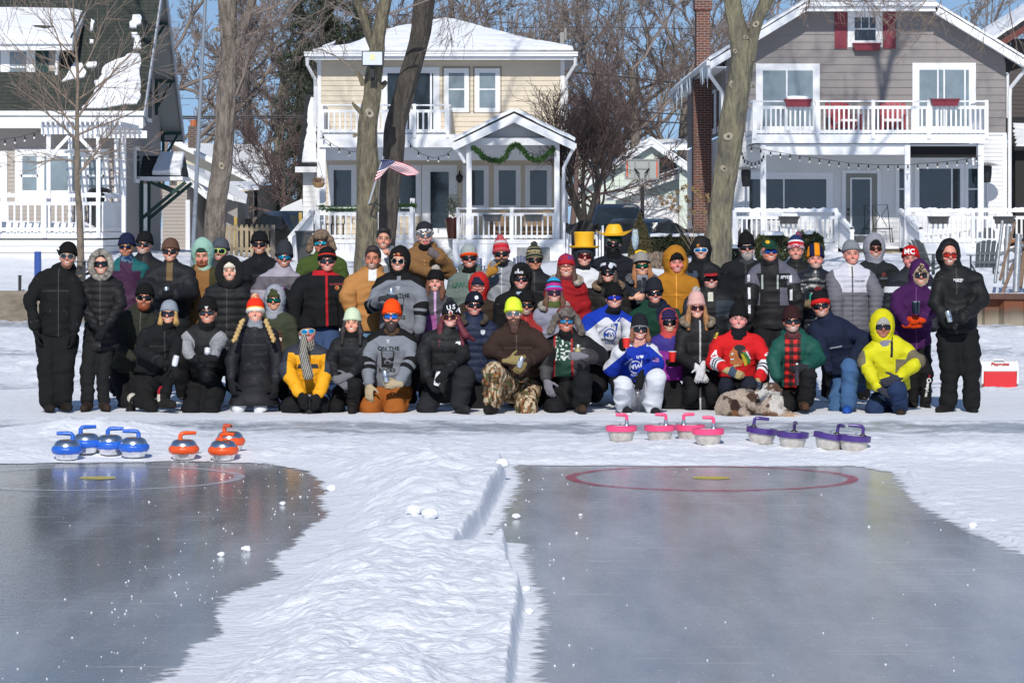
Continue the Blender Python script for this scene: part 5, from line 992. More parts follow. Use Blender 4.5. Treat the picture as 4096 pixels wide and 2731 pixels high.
# cars, fence, bin, flag, lights and other things
def car(px,D,z0,L_,Wd,H_,rot,colr,lab,facing=True):
 0
 x=WX(px,D);t=thing("parked_car",(x,D,z0),lab,"car");m=mat("car_paint_"+colr,{'black':(.008,.009,.011),'navy':(.012,.02,.045),'slate':(.03,.04,.06)}[colr],.25,coat=1.0,spec=.6)
 def prof(y):
  return
 st=[(-L_/2,.80,.35,.70),(-L_/2+.12,.92,.25,.92),(-L_/2+.9,.97,.22,1.08),(-L_/2+1.25,.98,.22,1.12),(-L_/2+1.9,.98,.22,H_-.14),(-L_/2+2.3,.97,.22,H_),(L_/2-.7,.97,.22,H_),(L_/2-.25,.95,.22,H_-.2),(L_/2-.05,.93,.3,1.1),(L_/2,.9,.4,.7)]
 V=[];hw=Wd/2
 for y,w,zl,zh in st:
  top=zh;sh=min(zh,1.06);k=hw*w;kt=k*(.78 if zh>1.2 else .94)
  V+=[(-k*.96,y,zl),(-k,y,(zl+sh)/2),(-k,y,sh-.02),(-kt,y,top-(.10 if zh>1.2 else .02)),(-kt*.85,y,top),(kt*.85,y,top),(kt,y,top-(.10 if zh>1.2 else .02)),(k,y,sh-.02),(k,y,(zl+sh)/2),(k*.96,y,zl)]
 n=10;Fs=[(i*n+j,i*n+(j+1)%n,(i+1)*n+(j+1)%n,(i+1)*n+j)for i in range(len(st)-1)for j in range(n)]+[tuple(range(n))[::-1],tuple((len(st)-1)*n+j for j in range(n))]
 def fin(mb,nm,mm,par=t,sm=False):
  V=[(v[0]+x,v[1]+D,v[2]+z0)for v in mb.v];c=MB();c.v=V;c.f=mb.f;return build(c,nm,mm,par,smooth=sm)
 b=fin(MB().add(V,Fs),"body",m,sm=True);y3=-L_/2+1.27;y4=-L_/2+1.92
 fin(MB().add([(-hw*.86,y3-.03,1.13),(hw*.86,y3-.03,1.13),(hw*.68,y4-.03,H_-.13),(-hw*.68,y4-.03,H_-.13)],[(0,1,2,3)]),"windscreen",M_glassdark())
 fin(MB().add([(-hw*.86,L_/2-.10,1.12),(hw*.86,L_/2-.10,1.12),(hw*.68,L_/2-.24,H_-.18),(-hw*.68,L_/2-.24,H_-.18)],[(3,2,1,0)]),"rear_window",M_glassdark())
 for s in(-1,1):
  q=[(s*hw*.985,-L_/2+1.6,1.10),(s*hw*.985,L_/2-.7,1.10),(s*hw*.80,L_/2-.8,H_-.16),(s*hw*.80,-L_/2+2.25,H_-.16)];fin(MB().add(q,[(0,1,2,3)if s>0 else(3,2,1,0)]),"side_window",M_glassdark())
  fin(MB().box(s*hw*.55,s*hw*.90,-L_/2-.02,-L_/2+.12,.72,.86),"headlight",mat("headlight_glass",(.75,.78,.8),.1,spec=1));fin(MB().box(s*hw*.93,s*hw*1.12,-L_/2+1.55,-L_/2+1.68,1.08,1.24),"wing_mirror",m)
  fin(MB().box(s*hw*.6,s*hw*.93,L_/2-.08,L_/2+.01,.85,1.02),"tail_light",mat("red_lens",(.3,.01,.01),.2))
  for y in(-L_/2+.85,L_/2-.85):
   w=fin(MB().lathe([(.30,s*(hw-.2)),(.35,s*(hw-.17)),(.35,s*(hw-.01)),(.30,s*hw)],(0,y,.35),20,axis='x'),"wheel",mat("tyre_rubber",(.015,.015,.015),.8));fin(MB().lathe([(.2,s*(hw+.002)),(.06,s*(hw+.015))],(0,y,.35),12,axis='x'),"rim",mat("alloy",(.4,.4,.42),.3,1.0),w)
 fin(MB().box(-hw*.5,hw*.5,-L_/2-.02,-L_/2+.1,.5,.84),"grille",M_black());t.rotation_euler=(0,0,rot);return t
car(1210,93,.75,4.6,1.85,1.66,R(28),'black',"black car nosing out behind the picket fence left of the yellow house")
car(2466,97,.80,4.9,1.95,1.85,R(2),'navy',"dark blue car parked before the green garage, behind the foam hats");car(2610,92,.62,4.5,1.85,1.55,R(24),'slate',"dark car half hidden behind the bronze conifer bush")
D=82.0;t=thing("picket_fence",(WX(990,D),D,.9),"weathered wooden picket fence between the big grey trunk and the bin","fence");M_pk=mat("weathered_pickets",(.36,.29,.19),.9,var=.25,vscale=6)
for i in range(9):
 x=WX(905+i*20.5,D);w=.045;build(MB().prism([(x-w,D,LZ(x,D)-.05),(x+w,D,LZ(x,D)-.05),(x+w,D,WZ(908,D)),(x+w*.5,D,WZ(898,D)),(x-w*.5,D,WZ(898,D)),(x-w,D,WZ(908,D))],(0,-.02,0)),"picket",M_pk,t)
for py in(917,995):build(MB().box(WX(900,D),WX(1085,D),D+.001,D+.04,WZ(py,D)-.04,WZ(py,D)+.04),"rail",M_pk,t)
build(MB().box(WX(1082,D),WX(1100,D),D-.04,D+.06,.7,WZ(900,D)),"post",mat("grey_post_wood",(.16,.14,.12),.9,var=.3,vscale=8),t)
for px,y0,D_ in((942,868,86),(1201,850,90)):tag(build(MB().box(WX(px-6,D_),WX(px+6,D_),D_,D_+.08,.8,WZ(y0,D_)),"yellow_post",mat("yellow_wood",(.55,.38,.09),.7)),"short yellow wooden post "+("standing behind the picket fence" if px<1000 else "left of the yellow house's stair rail"),"post")
t=thing("wooden_shed_fence",(WX(1020,96),96,.8),"grey board fence with snow behind the pickets","fence")
for i in range(12):x=WX(955,96)+i*.1;build(MB().box(x,x+.09,96,96.03,.8,WZ(868,96)-(.0 if i>4 else .05)),"board",mat("grey_post_wood",None),t)
D=80.0;x0,x1=WX(1186,D),WX(1247,D);zb,zt_=LZ(WX(1215,D),D)-.02,WZ(932,D);t=thing("rubbish_bin",((x0+x1)/2,D,zb),"dark grey wheeled rubbish bin at the foot of the yellow house's stairs","bin");M_bin=mat("bin_plastic",(.045,.05,.052),.5)
build(MB().add([(x0+.05,D-.22,zb),(x1-.05,D-.22,zb),(x1-.05,D+.22,zb),(x0+.05,D+.22,zb),(x0,D-.28,zt_),(x1,D-.28,zt_),(x1,D+.28,zt_),(x0,D+.28,zt_)],[(0,3,2,1),(4,5,6,7),(0,1,5,4),(1,2,6,5),(2,3,7,6),(3,0,4,7)]),"tub",M_bin,t)
build(MB().box(x0-.03,x1+.03,D-.31,D+.31,zt_+.001,zt_+.06).tube([(x0-.01,D+.33,zt_),(x1+.01,D+.33,zt_)],.02,6),"lid",M_bin,t)
D=69.4;t=thing("flag",tuple(W(1468,820,D)),"American flag flying from a short pole on the mossy trunk","flag");P0,P1=W(1474,818,D),W(1532,630,D)
build(MB().tube([P0,P1],.02,8).lathe([(.01,-.03),(.035,0),(.01,.03)],P1,8),"flagpole",mat("grey_pole",(.6,.62,.64),.3,.6),t,smooth=True)
build(MB().tube([W(1512,818,69.75),W(1492,816,D),P0],.025,6),"bracket",M_black(),t)
nu,nv=60,92;V=np.zeros((nv,nu,3));c=np.zeros((nv,nu,3));Wf=1.28
hA,hB=np.array([1532.,636.]),np.array([1503.,722.]);tip_t,tip_b=np.array([1682.,690.]),np.array([1665.,703.])
top=np.array([[1532,636],[1560,638],[1590,643],[1620,650],[1655,665],[1684,688]]);bot=np.array([[1503,724],[1530,705],[1560,668],[1600,688],[1635,702],[1672,698]])
for i in range(nu):
 u=i/(nu-1);a=np.array([np.interp(u*5,range(6),top[:,k])for k in(0,1)]);b=np.array([np.interp(u*5,range(6),bot[:,k])for k in(0,1)])
 for j in range(nv):
  v=j/(nv-1);q=a*(1-v)+b*v;V[j,i]=W(q[0],q[1],D-.05+.10*math.sin(u*9+v*2.5)*u+.06*math.sin(v*5+u*4));st=int(v*12.999)
  c[j,i]=(.42,.008,.025)if st%2==0 else(.82,.82,.84)
  if u<.40 and st<7:c[j,i]=(.012,.022,.10)if not((i%4==2)and(j%10<3))else(.75,.75,.8)
Vb=V.reshape(-1,3);link(bpy.data.objects.new("cloth",mesh_np("cloth",Vb-P0,grid_faces(nv,nu),mat("flag_cloth",None,.8,attr=True),col=c.reshape(-1,3))),t)
so_=[o for o in kids(t)if o.name.startswith("cloth")][0].modifiers.new("thickness",'SOLIDIFY');so_.thickness=.004
D=69.35;t=thing("floodlight",tuple(W(1489,300,D)),"square floodlight with black rim mounted high on the mossy trunk","floodlight");x0,x1,z0,z1=WX(1447,D),WX(1533,D),WZ(264,D),WZ(205,D)
build(MB().box(x0,x1,D,D+.12,z0,z1),"housing",M_black(),t);build(MB().box(x0+.025,x1-.025,D-.02,D-.001,z0+.02,z1-.02),"lens",mat("flood_lens",(.62,.66,.72),.12,spec=.9),t);build(MB().box(x0+.19,x1-.19,D-.026,D-.021,z0+.13,z1-.08),"lamp_chip",mat("lamp_chip",(.7,.65,.35),.4),t)
build(MB().box(WX(1482,D),WX(1496,D),D+.1,D+.3,WZ(310,D),z0).box(WX(1476,D),WX(1503,D),D+.22,D+.27,WZ(322,D),WZ(292,D)),"mount",M_black(),t)
D=71;t=MB().tube([W(768,1080,D),W(782,800,D),W(806,300,D),(*W(822,0,D),),(*W(830,-150,D),)],[.052,.05,.045,.04,.038],12);o=build(t,"flagpole_mast",mat("grey_pole_paint",(.20,.23,.27),.4),smooth=True);tag(o,"tall slim grey metal mast left of the big grey trunk","mast")
def wire(pts,D,lab,r=.012):o=build(MB().tube([W(a,b,D_)for(a,b),D_ in zip(pts,D if hasattr(D,'__len__')else[D]*len(pts))],r,5),"overhead_wire",M_black());tag(o,lab,"cable","overhead wires between the houses")
wire([(650,466),(900,467),(1240,463)],104,"upper dark overhead wire crossing behind the big grey trunk",.03);wire([(650,474),(900,474),(1240,471)],104,"lower dark overhead wire crossing behind the big grey trunk",.03)
wire([(650,392),(830,396),(1020,400),(1180,388)],100,"thin pale overhead wire high behind the big grey trunk",.012)
wire([(2262,285),(2400,298),(2620,322),(2700,330)],106,"overhead wire sloping from the yellow house's eave to the icicles",.025);wire([(2400,413),(2560,448),(2750,460)],108,"middle overhead wire running to the taupe house's side",.025);wire([(2420,470),(2600,486),(2750,494)],108,"lowest overhead wire running to the taupe house's side",.025)
wire([(2050,112),(2300,108),(2790,116)],109,"highest thin overhead wire against the sky",.012)
M_bulb=mat("clear_bulb",(.75,.72,.65),.1,spec=1)
def lights(ptss,D,lab,step=38):
 P=[W(a,b,D)for a,b in ptss];L_=np.concatenate([[0],np.cumsum(np.linalg.norm(np.diff(P,axis=0),axis=1))]);P=np.array(P);t=thing("string_lights",tuple(P[0]),lab,"string lights");build(MB().tube(P,.010,4),"cable",M_black(),t)
 n=int(L_[-1]/(step*D/F));
 for i in range(n):
  u=L_[-1]*(i+.5)/n;q=np.array([np.interp(u,L_,P[:,k])for k in range(3)]);h=build(MB().lathe([(.010,-.01),(.022,-.03),(.024,-.10)],q,6),"socket",M_black(),t);build(MB().lathe([(.014,-.10),(.026,-.125),(.020,-.15),(.005,-.16)],q,8),"bulb",M_bulb,h,smooth=True)
lights([(2990,575),(3010,590),(3060,600),(3150,616),(3260,632),(3390,652),(3520,660),(3650,658),(3750,650),(3850,640),(3925,622)],82.2,"string of bulbs looping across the taupe house's deck")
lights([(2965,600),(2978,640),(3010,652),(3045,640),(3058,612)],82.0,"short drooping string of bulbs beside the lichen covered trunk",16)
lights([(1283,522),(1300,555),(1340,585),(1400,605),(1460,612)],86.2,"string of bulbs drooping from the yellow balcony's left end")
lights([(1630,560),(1650,588),(1690,618),(1735,632),(1780,622),(1810,598)],86.1,"string of bulbs drooping under the yellow balcony near the door")
lights([(0,560),(80,548),(150,527),(195,515)],73.6,"string of bulbs strung above the left deck")
q=W(1275,735,85.9);t=thing("hanging_basket",tuple(q),"round hanging basket with dry flowers on the yellow porch's left post","basket");build(MB().lathe([(.03,-.12),(.12,-.10),(.18,.0),(.19,.03)],q,16),"bowl",mat("coir",(.33,.20,.09),.9,var=.3,vscale=20),t,smooth=True)
V,Q,c=leaves(500,lambda n,rg:q+rg.normal(size=(n,3))*np.array([.09,.09,.045])+np.array([0,0,.09]),.035,(.13,.06,.03),(.35,.2,.12),3,.2);link(bpy.data.objects.new("dry_plants",mesh_np("dry_plants",V-q,Q,M_leaf,col=c,smooth=False)),t)
mb=MB();[mb.tube([q+np.array([dx,0,.02]),q+np.array([0,0,.62])],.006,3)for dx in(-.17,.17)];build(mb,"hanger",M_black(),t)
M_cov=mat("tan_cover",(.33,.22,.13),.85,var=.15,vscale=2,bump=.8,bscale=5,bdist=.1)
for a,b,lab in((1950,2040,"left hump"),(2085,2215,"right hump")):
 mb=MB();x0,x1=WX(a,86.5),WX(b,86.5);mb.add([(x0,86.1,1.58),(x1,86.1,1.58),(x1,87,1.58),(x0,87,1.58),(x0+.1,86.15,2.25),(x1-.1,86.15,2.38),(x1-.15,86.8,2.42),(x0+.15,86.8,2.3)],[(0,3,2,1),(4,5,6,7),(0,1,5,4),(1,2,6,5),(2,3,7,6),(3,0,4,7)])
 tag(build(mb,"covered_furniture",M_cov),"porch furniture under a tan cover, "+lab+" behind the yellow porch rail","covered furniture")
for px,lab in((1338,"round backed black patio chair on the yellow porch, right of the stair"),(1290,"black patio chair partly hidden behind the yellow porch's corner post")):
 x=WX(px,87);t=thing("patio_chair",(x,87,1.57),lab,"chair");mb=MB();mb.tube([(x-.28,87.2,2.0)]+[(x+.28*math.cos(a),87.25,2.2+.32*math.sin(a))for a in np.linspace(math.pi,0,9)]+[(x+.28,87.2,2.0)],.015,5)
 for k in range(5):mb.tube([(x-.24+k*.12,87.22,2.0),(x-.2+k*.1,87.25,2.45)],.008,4)
 build(mb,"backrest",M_black(),t);build(MB().box(x-.28,x+.28,86.8,87.25,1.98,2.01),"seat",M_black(),t)
 for sx in(-.25,.25):
  for y in(86.85,87.2):build(MB().box(x+sx-.012,x+sx+.012,y,y+.024,1.57,1.98),"leg",M_black(),t)
x=WX(1812,86.5);t=thing("flower_urn",(x,86.5,1.57),"tall glazed brown urn with a dry plant beside the yellow house's door","urn");build(MB().lathe([(.15,1.58),(.20,1.9),(.25,2.15),(.23,2.2)],(x,86.6,0),16),"pot",mat("glazed_brown",(.05,.015,.01),.2),t,smooth=True)
V,Q,c=leaves(500,lambda n,rg:np.array([x,86.6,2.5])+rg.normal(size=(n,3))*np.array([.1,.1,.2]),.05,(.03,.06,.03),(.12,.12,.07),3,.2);link(bpy.data.objects.new("plant",mesh_np("plant",V-np.array([x,86.5,1.57]),Q,M_leaf,col=c,smooth=False)),t)
D=98.0;t=thing("basketball_hoop",(WX(2567,D),D,.9),"basketball hoop seen from behind with clear backboard and black pole","basketball hoop");x0,x1,z0,z1=WX(2499,D),WX(2637,D),WZ(719,D),WZ(637,D)
build(MB().box(x0,x1,D,D+.03,z0,z1),"backboard",mat("acrylic_grey",(.42,.46,.46),.2),t);mb=MB()
for a,b,c_,d_ in((x0,x1,z1-.05,z1),(x0,x1,z0,z0+.06),(x0+.0,x0+.05,z0+.06,z1-.05),(x1-.05,x1,z0+.06,z1-.05),(x0+.31,x0+.37,z0+.06,z1-.05),(x1-.37,x1-.31,z0+.06,z1-.05),(x0+.37,x1-.37,(z0+z1)/2,(z0+z1)/2+.05)):mb.box(a,b,D-.02,D-.001,c_,d_)
build(mb,"backboard_frame",mat("galvanised",(.35,.36,.37),.4,.5),t)
for x in(x0+.06,x1-.1):build(MB().box(x,x+.045,D-.026,D-.021,z0+.08,z1-.07),"orange_strip",mat("orange_plastic",(.75,.12,.04),.5),t)
xp=WX(2567,D);build(MB().box(xp-.06,xp+.06,D-.5,D-.38,.9,WZ(745,D)),"pole",M_black(),t);mb=MB()
for s in(-1,1):mb.beam((xp+s*.09,D-.44,WZ(780,D)),(xp+s*.09,D-.3,WZ(695,D)),.035,.05).beam((xp+s*.09,D-.2,WZ(695,D)),(xp+s*.24,D-.03,WZ(675,D)),.03,.04)
build(mb,"lift_arms",M_black(),t);mb=MB();mb.tube([(xp+.23*math.cos(a),D+.32+.23*math.sin(a),z0+.1)for a in np.linspace(0,6.283,17)],.012,5);build(mb,"rim",mat("hoop_red",(.45,.05,.03),.4),t)
mb=MB();[mb.tube([(xp+.23*math.cos(a),D+.32+.23*math.sin(a),z0+.1),(xp+.12*math.cos(a+.4),D+.32+.12*math.sin(a+.4),z0-.3)],.006,3)for a in np.linspace(0,6.283,12)[:-1]];build(mb,"net",M_white(),t)
D=77.0;q=W(2541,1000,D);t=thing("owl_statue",tuple(q),"pale blue plastic owl decoy on a stake before the conifer bush","owl statue");s=D/F
build(MB().lathe([(3*s,0),(9*s,8*s),(13*s,25*s),(15*s,45*s),(13*s,58*s),(11*s,62*s),(13*s,70*s),(11*s,79*s),(4*s,83*s)],q,14,wob=lambda a,i:.05*math.sin(a*5+i)),"body",mat("owl_plastic",(.33,.42,.47),.5,var=.5,vscale=14),t,smooth=True)
for sx in(-1,1):build(MB().lathe([(3.5*s,0),(.2*s,8*s)],q+np.array([sx*7*s,0,78*s]),6),"ear_tuft",mat("owl_plastic",None),t);build(MB().lathe([(.6*s,-12.6*s),(3.2*s,-11.5*s)],q+np.array([sx*4.5*s,0,71*s]),10,axis='y'),"eye",mat("owl_eye",(.4,.3,.05),.3),t)
build(MB().tube([q,q-np.array([0,0,.5])],.015,6),"stake",M_black(),t)
D=81.0;t=thing("tarp_frame",(WX(2330,D),D,.9),"black tarp hung over a small white frame right of the yellow porch","tarp");nu,nv=24,10;V=[]
for j in range(nv+1):
 for i in range(nu+1):
  u,v=i/nu,j/nv;q=W(2263+138*u,888+10*math.sin(u*9)*(1-v)+v*(66*(1-abs(u-.45)*.9)+4*math.sin(u*20)),D+.15*math.sin(u*14+v*3));V.append(q)
link(bpy.data.objects.new("sheet",mesh_np("sheet",np.array(V)-np.array(t.location),grid_faces(nv+1,nu+1),mat("black_tarp",(.018,.018,.02),.6,bump=.5,bscale=10))),t).modifiers.new("s",'SOLIDIFY').thickness=.01
for px,pt in((2257,890),(2270,905),(2282,920),(2412,902),(2400,920),(2388,925)):build(MB().box(WX(px-4,D),WX(px+4,D),D+.2,D+.27,.9,WZ(pt,D)),"post",M_white(),t)
mb=MB();mb.prism([tuple(W(1100,866,98)),tuple(W(1130,830,98)),tuple(W(1208,795,98)),tuple(W(1215,866,98))],(0,2,0));tag(build(mb,"white_tent",mat("tent_fabric",(.75,.77,.8),.7,bump=.5,bscale=2,bdist=.1)),"white fabric shelter behind the black car","tent")
D=63;q=W(149,1140,D);t=thing("blue_post",tuple(q),"square bright blue metal post on the snow at the far left","post");build(MB().box(WX(137,D),WX(162,D),D,D+.12,LZ(q[0],D)-.1,WZ(1006,D)),"shaft",mat("blue_paint",(.02,.07,.30),.45),t)
mb=MB();[mb.lathe([(.008,D-.006),(.006,D-.001)],(WX(141 if i%2 else 158,D),0,WZ(1012+9*(i//2),D)),6,axis='y')for i in range(16)];build(mb,"bolt_holes",M_black(),t)
o=build(MB().box(WX(73,61.5),WX(84,61.5),61.5,61.56,.5,WZ(1104,61.5)).box(WX(71,61.5),WX(86,61.5),61.49,61.57,WZ(1104,61.5),WZ(1101,61.5)),"path_light",M_black());tag(o,"short black post light standing at the left sea wall","post light")
t=thing("dock_pipes",(WX(4070,60),60,.7),"stacked dismantled dock frame of grey and rusty steel pipes at the right edge","dock parts");M_pipe=mat("galvanised_pipe",(.34,.36,.38),.45,.5,var=.3,vscale=10);M_rp=mat("rusty_pipe",(.20,.13,.09),.8,var=.4,vscale=12)
for a,b,r,m,dz in(((4010,885),(3980,1130),.035,M_pipe,0),((4032,908),(4020,1135),.06,M_pipe,0),((4075,940),(4062,1186),.07,M_pipe,-.6),((4060,890),(4000,1120),.03,M_rp,0),((4070,1020),(4005,1185),.035,M_rp,-.5),((4096,980),(4040,1080),.035,M_pipe,0),((3990,1020),(4150,960),.035,M_pipe,0),((4110,900),(4080,1150),.05,M_rp,0),((4000,1060),(4140,1010),.03,M_pipe,.2),((4130,900),(4110,1190),.07,M_pipe,-.3),((4050,1000),(4170,1100),.03,M_rp,0),((4020,990),(4160,930),.03,M_black(),0)):
 build(MB().tube([W(*a,60.5+dz+.3),W(*b,60.2+dz)],r,10),"pipe",m,t,smooth=True)
build(MB().lathe([(.16,0),(.16,.03),(.07,.03),(.07,.12)],W(4062,1190,59.6),16),"pipe_flange",M_rp,t);build(MB().box(WX(4015,62),WX(4110,62),61.6,62,WZ(985,62),WZ(955,62)),"orange_board",mat("orange_wood",(.32,.13,.05),.8),t)
D=36.6;S_=F/D;g0=CH-(1556-Y0)/S_;x0,x1=WX(3925,D),WX(4070,D);t=thing("cooler",((x0+x1)/2,D,g0),"red cooler with white tent shaped lid standing alone on the snow","cooler");xd=x0
M_cr2=mat("cooler_red",(.62,.025,.03),.35,spec=.5);M_cw=mat("cooler_white",(.78,.78,.76),.35);zt_=WZ(1482,D);zz0=g0;dp=.30
def rbox(a,b,c,d,e,f_,m,nm,r=.018,par=t):
 o=build(MB().box(a,b,c,d,e,f_),nm,m,par);bv=o.modifiers.new("b",'BEVEL');bv.width=r;bv.segments=3;return o
t_=rbox(WX(3935,D),WX(4068,D),D,D+dp,zz0,zt_-.0,M_cr2,"tub");
mb=MB();a0,a1=WX(3931,D),WX(4071,D);mb.prism([(a0,D-.012,zt_-.01),(a0,D-.012,zt_+.03),(a0,D+.09,WZ(1445,D)),(a0,D+dp-.09,WZ(1445,D)),(a0,D+dp+.012,zt_+.03),(a0,D+dp+.012,zt_-.01)],(a1-a0,0,0));o=build(mb,"lid",M_cw,t);bv=o.modifiers.new("b",'BEVEL');bv.width=.012;bv.segments=3
mb=MB();xq=a0-.012;mb.prism([(xq,D+.01,zt_-.16),(xq,D-.02,zt_+.02),(xq,D+.10,WZ(1445,D)+.005),(xq,D+dp-.10,WZ(1445,D)+.005),(xq,D+dp+.02,zt_+.02),(xq,D+dp-.01,zt_-.16),(xq,D+dp/2,zt_-.21)],(.022,0,0));build(mb,"side_panel",M_cw,t)
mb=MB();mb.prism([(a1-.010,D+.01,zt_-.16),(a1-.010,D-.02,zt_+.02),(a1-.010,D+.10,WZ(1445,D)+.005),(a1-.010,D+dp-.10,WZ(1445,D)+.005),(a1-.010,D+dp+.02,zt_+.02),(a1-.010,D+dp-.01,zt_-.16)],(.022,0,0));build(mb,"side_panel",M_cw,t)
build(MB().tube([(WX(3975,D),D+.06,WZ(1450,D)),(WX(3977,D),D+.05,WZ(1445,D)+.02),(WX(4018,D),D+.05,WZ(1445,D)+.02),(WX(4020,D),D+.06,WZ(1450,D))],.010,6),"handle",M_cw,t)
def text_mesh(body,size,name,m,parent,pos,rot=(R(90),0,0),ext=.002,align='CENTER',shear=0,bold=0,conform=None,sx=1.0):
 cu=bpy.data.curves.new(name,'FONT');cu.body=body;cu.size=size;cu.align_x=align;cu.align_y='CENTER';cu.extrude=ext;cu.shear=shear;cu.offset=bold;cu.resolution_u=3
 tmp=bpy.data.objects.new(name,cu);COL.objects.link(tmp);dg_=bpy.context.evaluated_depsgraph_get();me=bpy.data.meshes.new_from_object(tmp.evaluated_get(dg_));bpy.data.objects.remove(tmp);bpy.data.curves.remove(cu)
 M_=Matrix.Translation(Vector(pos))@Matrix.Rotation(rot[2],4,'Z')@Matrix.Rotation(rot[1],4,'Y')@Matrix.Rotation(rot[0],4,'X')@Matrix.Diagonal((sx,1,1,1));me.transform(M_)
 if conform:conform(me)
 me.transform(Matrix.Translation(-Vector(worldloc(parent))));me.materials.clear();me.materials.append(m);o=bpy.data.objects.new(name,me);return link(o,parent)
ang=math.atan2(.102,WZ(1445,D)-zt_-.03)
text_mesh("Playmate",.062,"lettering",mat("cooler_letter_red",(.5,.03,.03),.5),t,((a0+a1)/2,D+.030,(zt_+.03+WZ(1445,D))/2+.005),(R(90)-ang,0,0),shear=.2,bold=.002,ext=.003)
# home-made curling stones
M_steel=mat("bowl_steel",(.78,.78,.79),.22,1.0);M_hb=mat("blue_tape",(.02,.13,.62),.35,spec=.6,bump=.5,bscale=30);M_ho=mat("orange_tape",(.85,.10,.015),.35,spec=.6,bump=.5,bscale=30)
M_pk2=mat("pink_paint",(.90,.07,.20),.4);M_pu=mat("purple_tape",(.06,.025,.19),.28,spec=.7);M_top=mat("white_board_top",(.72,.72,.74),.5);M_icev=mat("cloudy_ice_block",(.50,.47,.43),.25,var=.25,vscale=18,bump=.6,bscale=22,bdist=.02);M_zn=mat("zinc",(.5,.53,.58),.3,.9);M_iron=mat("black_iron",(.06,.055,.05),.4,.7)
def placed(px,pyb):
 for D in np.arange(25.0,31,.05):
  x=WX(px,D);z=ground_z(x,D)
  if WZ(pyb,D)<=z+.004:break
 return x,D,z
def handle_pts(x,D,z,dirx,diry,up=.12,out=.16):return[(x,D,z),(x,D,z+up*.75),(x+dirx*.012,D+diry*.012,z+up*.93),(x+dirx*.045,D+diry*.045,z+up),(x+dirx*out,D+diry*out,z+up)]
def bowl_stone(px,pyb,m,ang,lab,cname,hx=0,dz=0,bulge=1,jag=3):
 x,D,z=placed(px,pyb);t=thing("curling_stone",(x,D,z),lab,"curling stone",cname+" home-made curling stones");r=.128
 build(MB().lathe([(.075,z),(.095,z+.012),(.108,z+.05),(.122,z+.085)],(x,D,0),32),"base_bowl",M_steel,t,smooth=True);build(MB().lathe([(.122,z+.115),(.116,z+.15),(.103,z+.178),(.085,z+.195),(.055,z+.20)],(x,D,0),32),"top_bowl",M_steel,t,smooth=True)
 build(MB().lathe([(.070,z+.2005),(.05,z+.203)],(x,D,0),24),"top_disc",mat("brass_ring",(.55,.35,.12),.4,.6),t)
 wb=lambda a,i:(.05*math.sin(a*7+px)+.03*math.sin(a*13))*(1 if i in(0,6)else .15)
 build(MB().lathe([(.112,z+.060),(.124,z+.068),(.134,z+.085),(.138,z+.105),(.134,z+.122),(.124,z+.135),(.116,z+.143)],(x,D,0),44,wob=wb),"tape_band",m,t,smooth=True)
 dx,dy=math.cos(R(ang)),math.sin(R(ang));xx=x+hx
 h=build(MB().tube(handle_pts(xx,D,z+.195,dx,dy,.070,.14),[.021,.019,.021,.022,.018],12,cap=True),"handle",m,t,smooth=True);e=Vector(handle_pts(xx,D,z+.195,dx,dy,.070,.14)[-1]);d=Vector((dx,dy,0))
 build(MB().tube([e+d*.0005,e+d*.003],[.0135,.0135],10),"pipe_end",mat("pipe_white" if m is not M_ho else "pipe_hollow",(.5,.5,.5)if m is not M_ho else(.05,.05,.05),.5),h);t.scale=(.97,.97,.86);return t
bowl_stone(268,1838,M_hb,180,"blue taped steel stone farthest left, its handle pointing left","blue",hx=.05);bowl_stone(345,1815,M_hb,25,"blue taped steel stone mostly hidden behind the leftmost blue one","blue",hx=-.05)
bowl_stone(440,1820,M_hb,5,"blue taped steel stone third from the left, handle bridging to the right","blue",hx=-.02);bowl_stone(536,1828,M_hb,178,"blue taped steel stone rightmost of the blue four, fully in view","blue",hx=.04)
bowl_stone(735,1838,M_ho,20,"orange taped steel stone standing apart on the left of the orange ones","orange",hx=-.03);bowl_stone(893,1840,M_ho,-25,"orange taped steel stone in front of the hidden orange one","orange",hx=-.02);bowl_stone(920,1808,M_ho,-60,"orange taped steel stone behind, showing over the front right one","orange",hx=-.05)
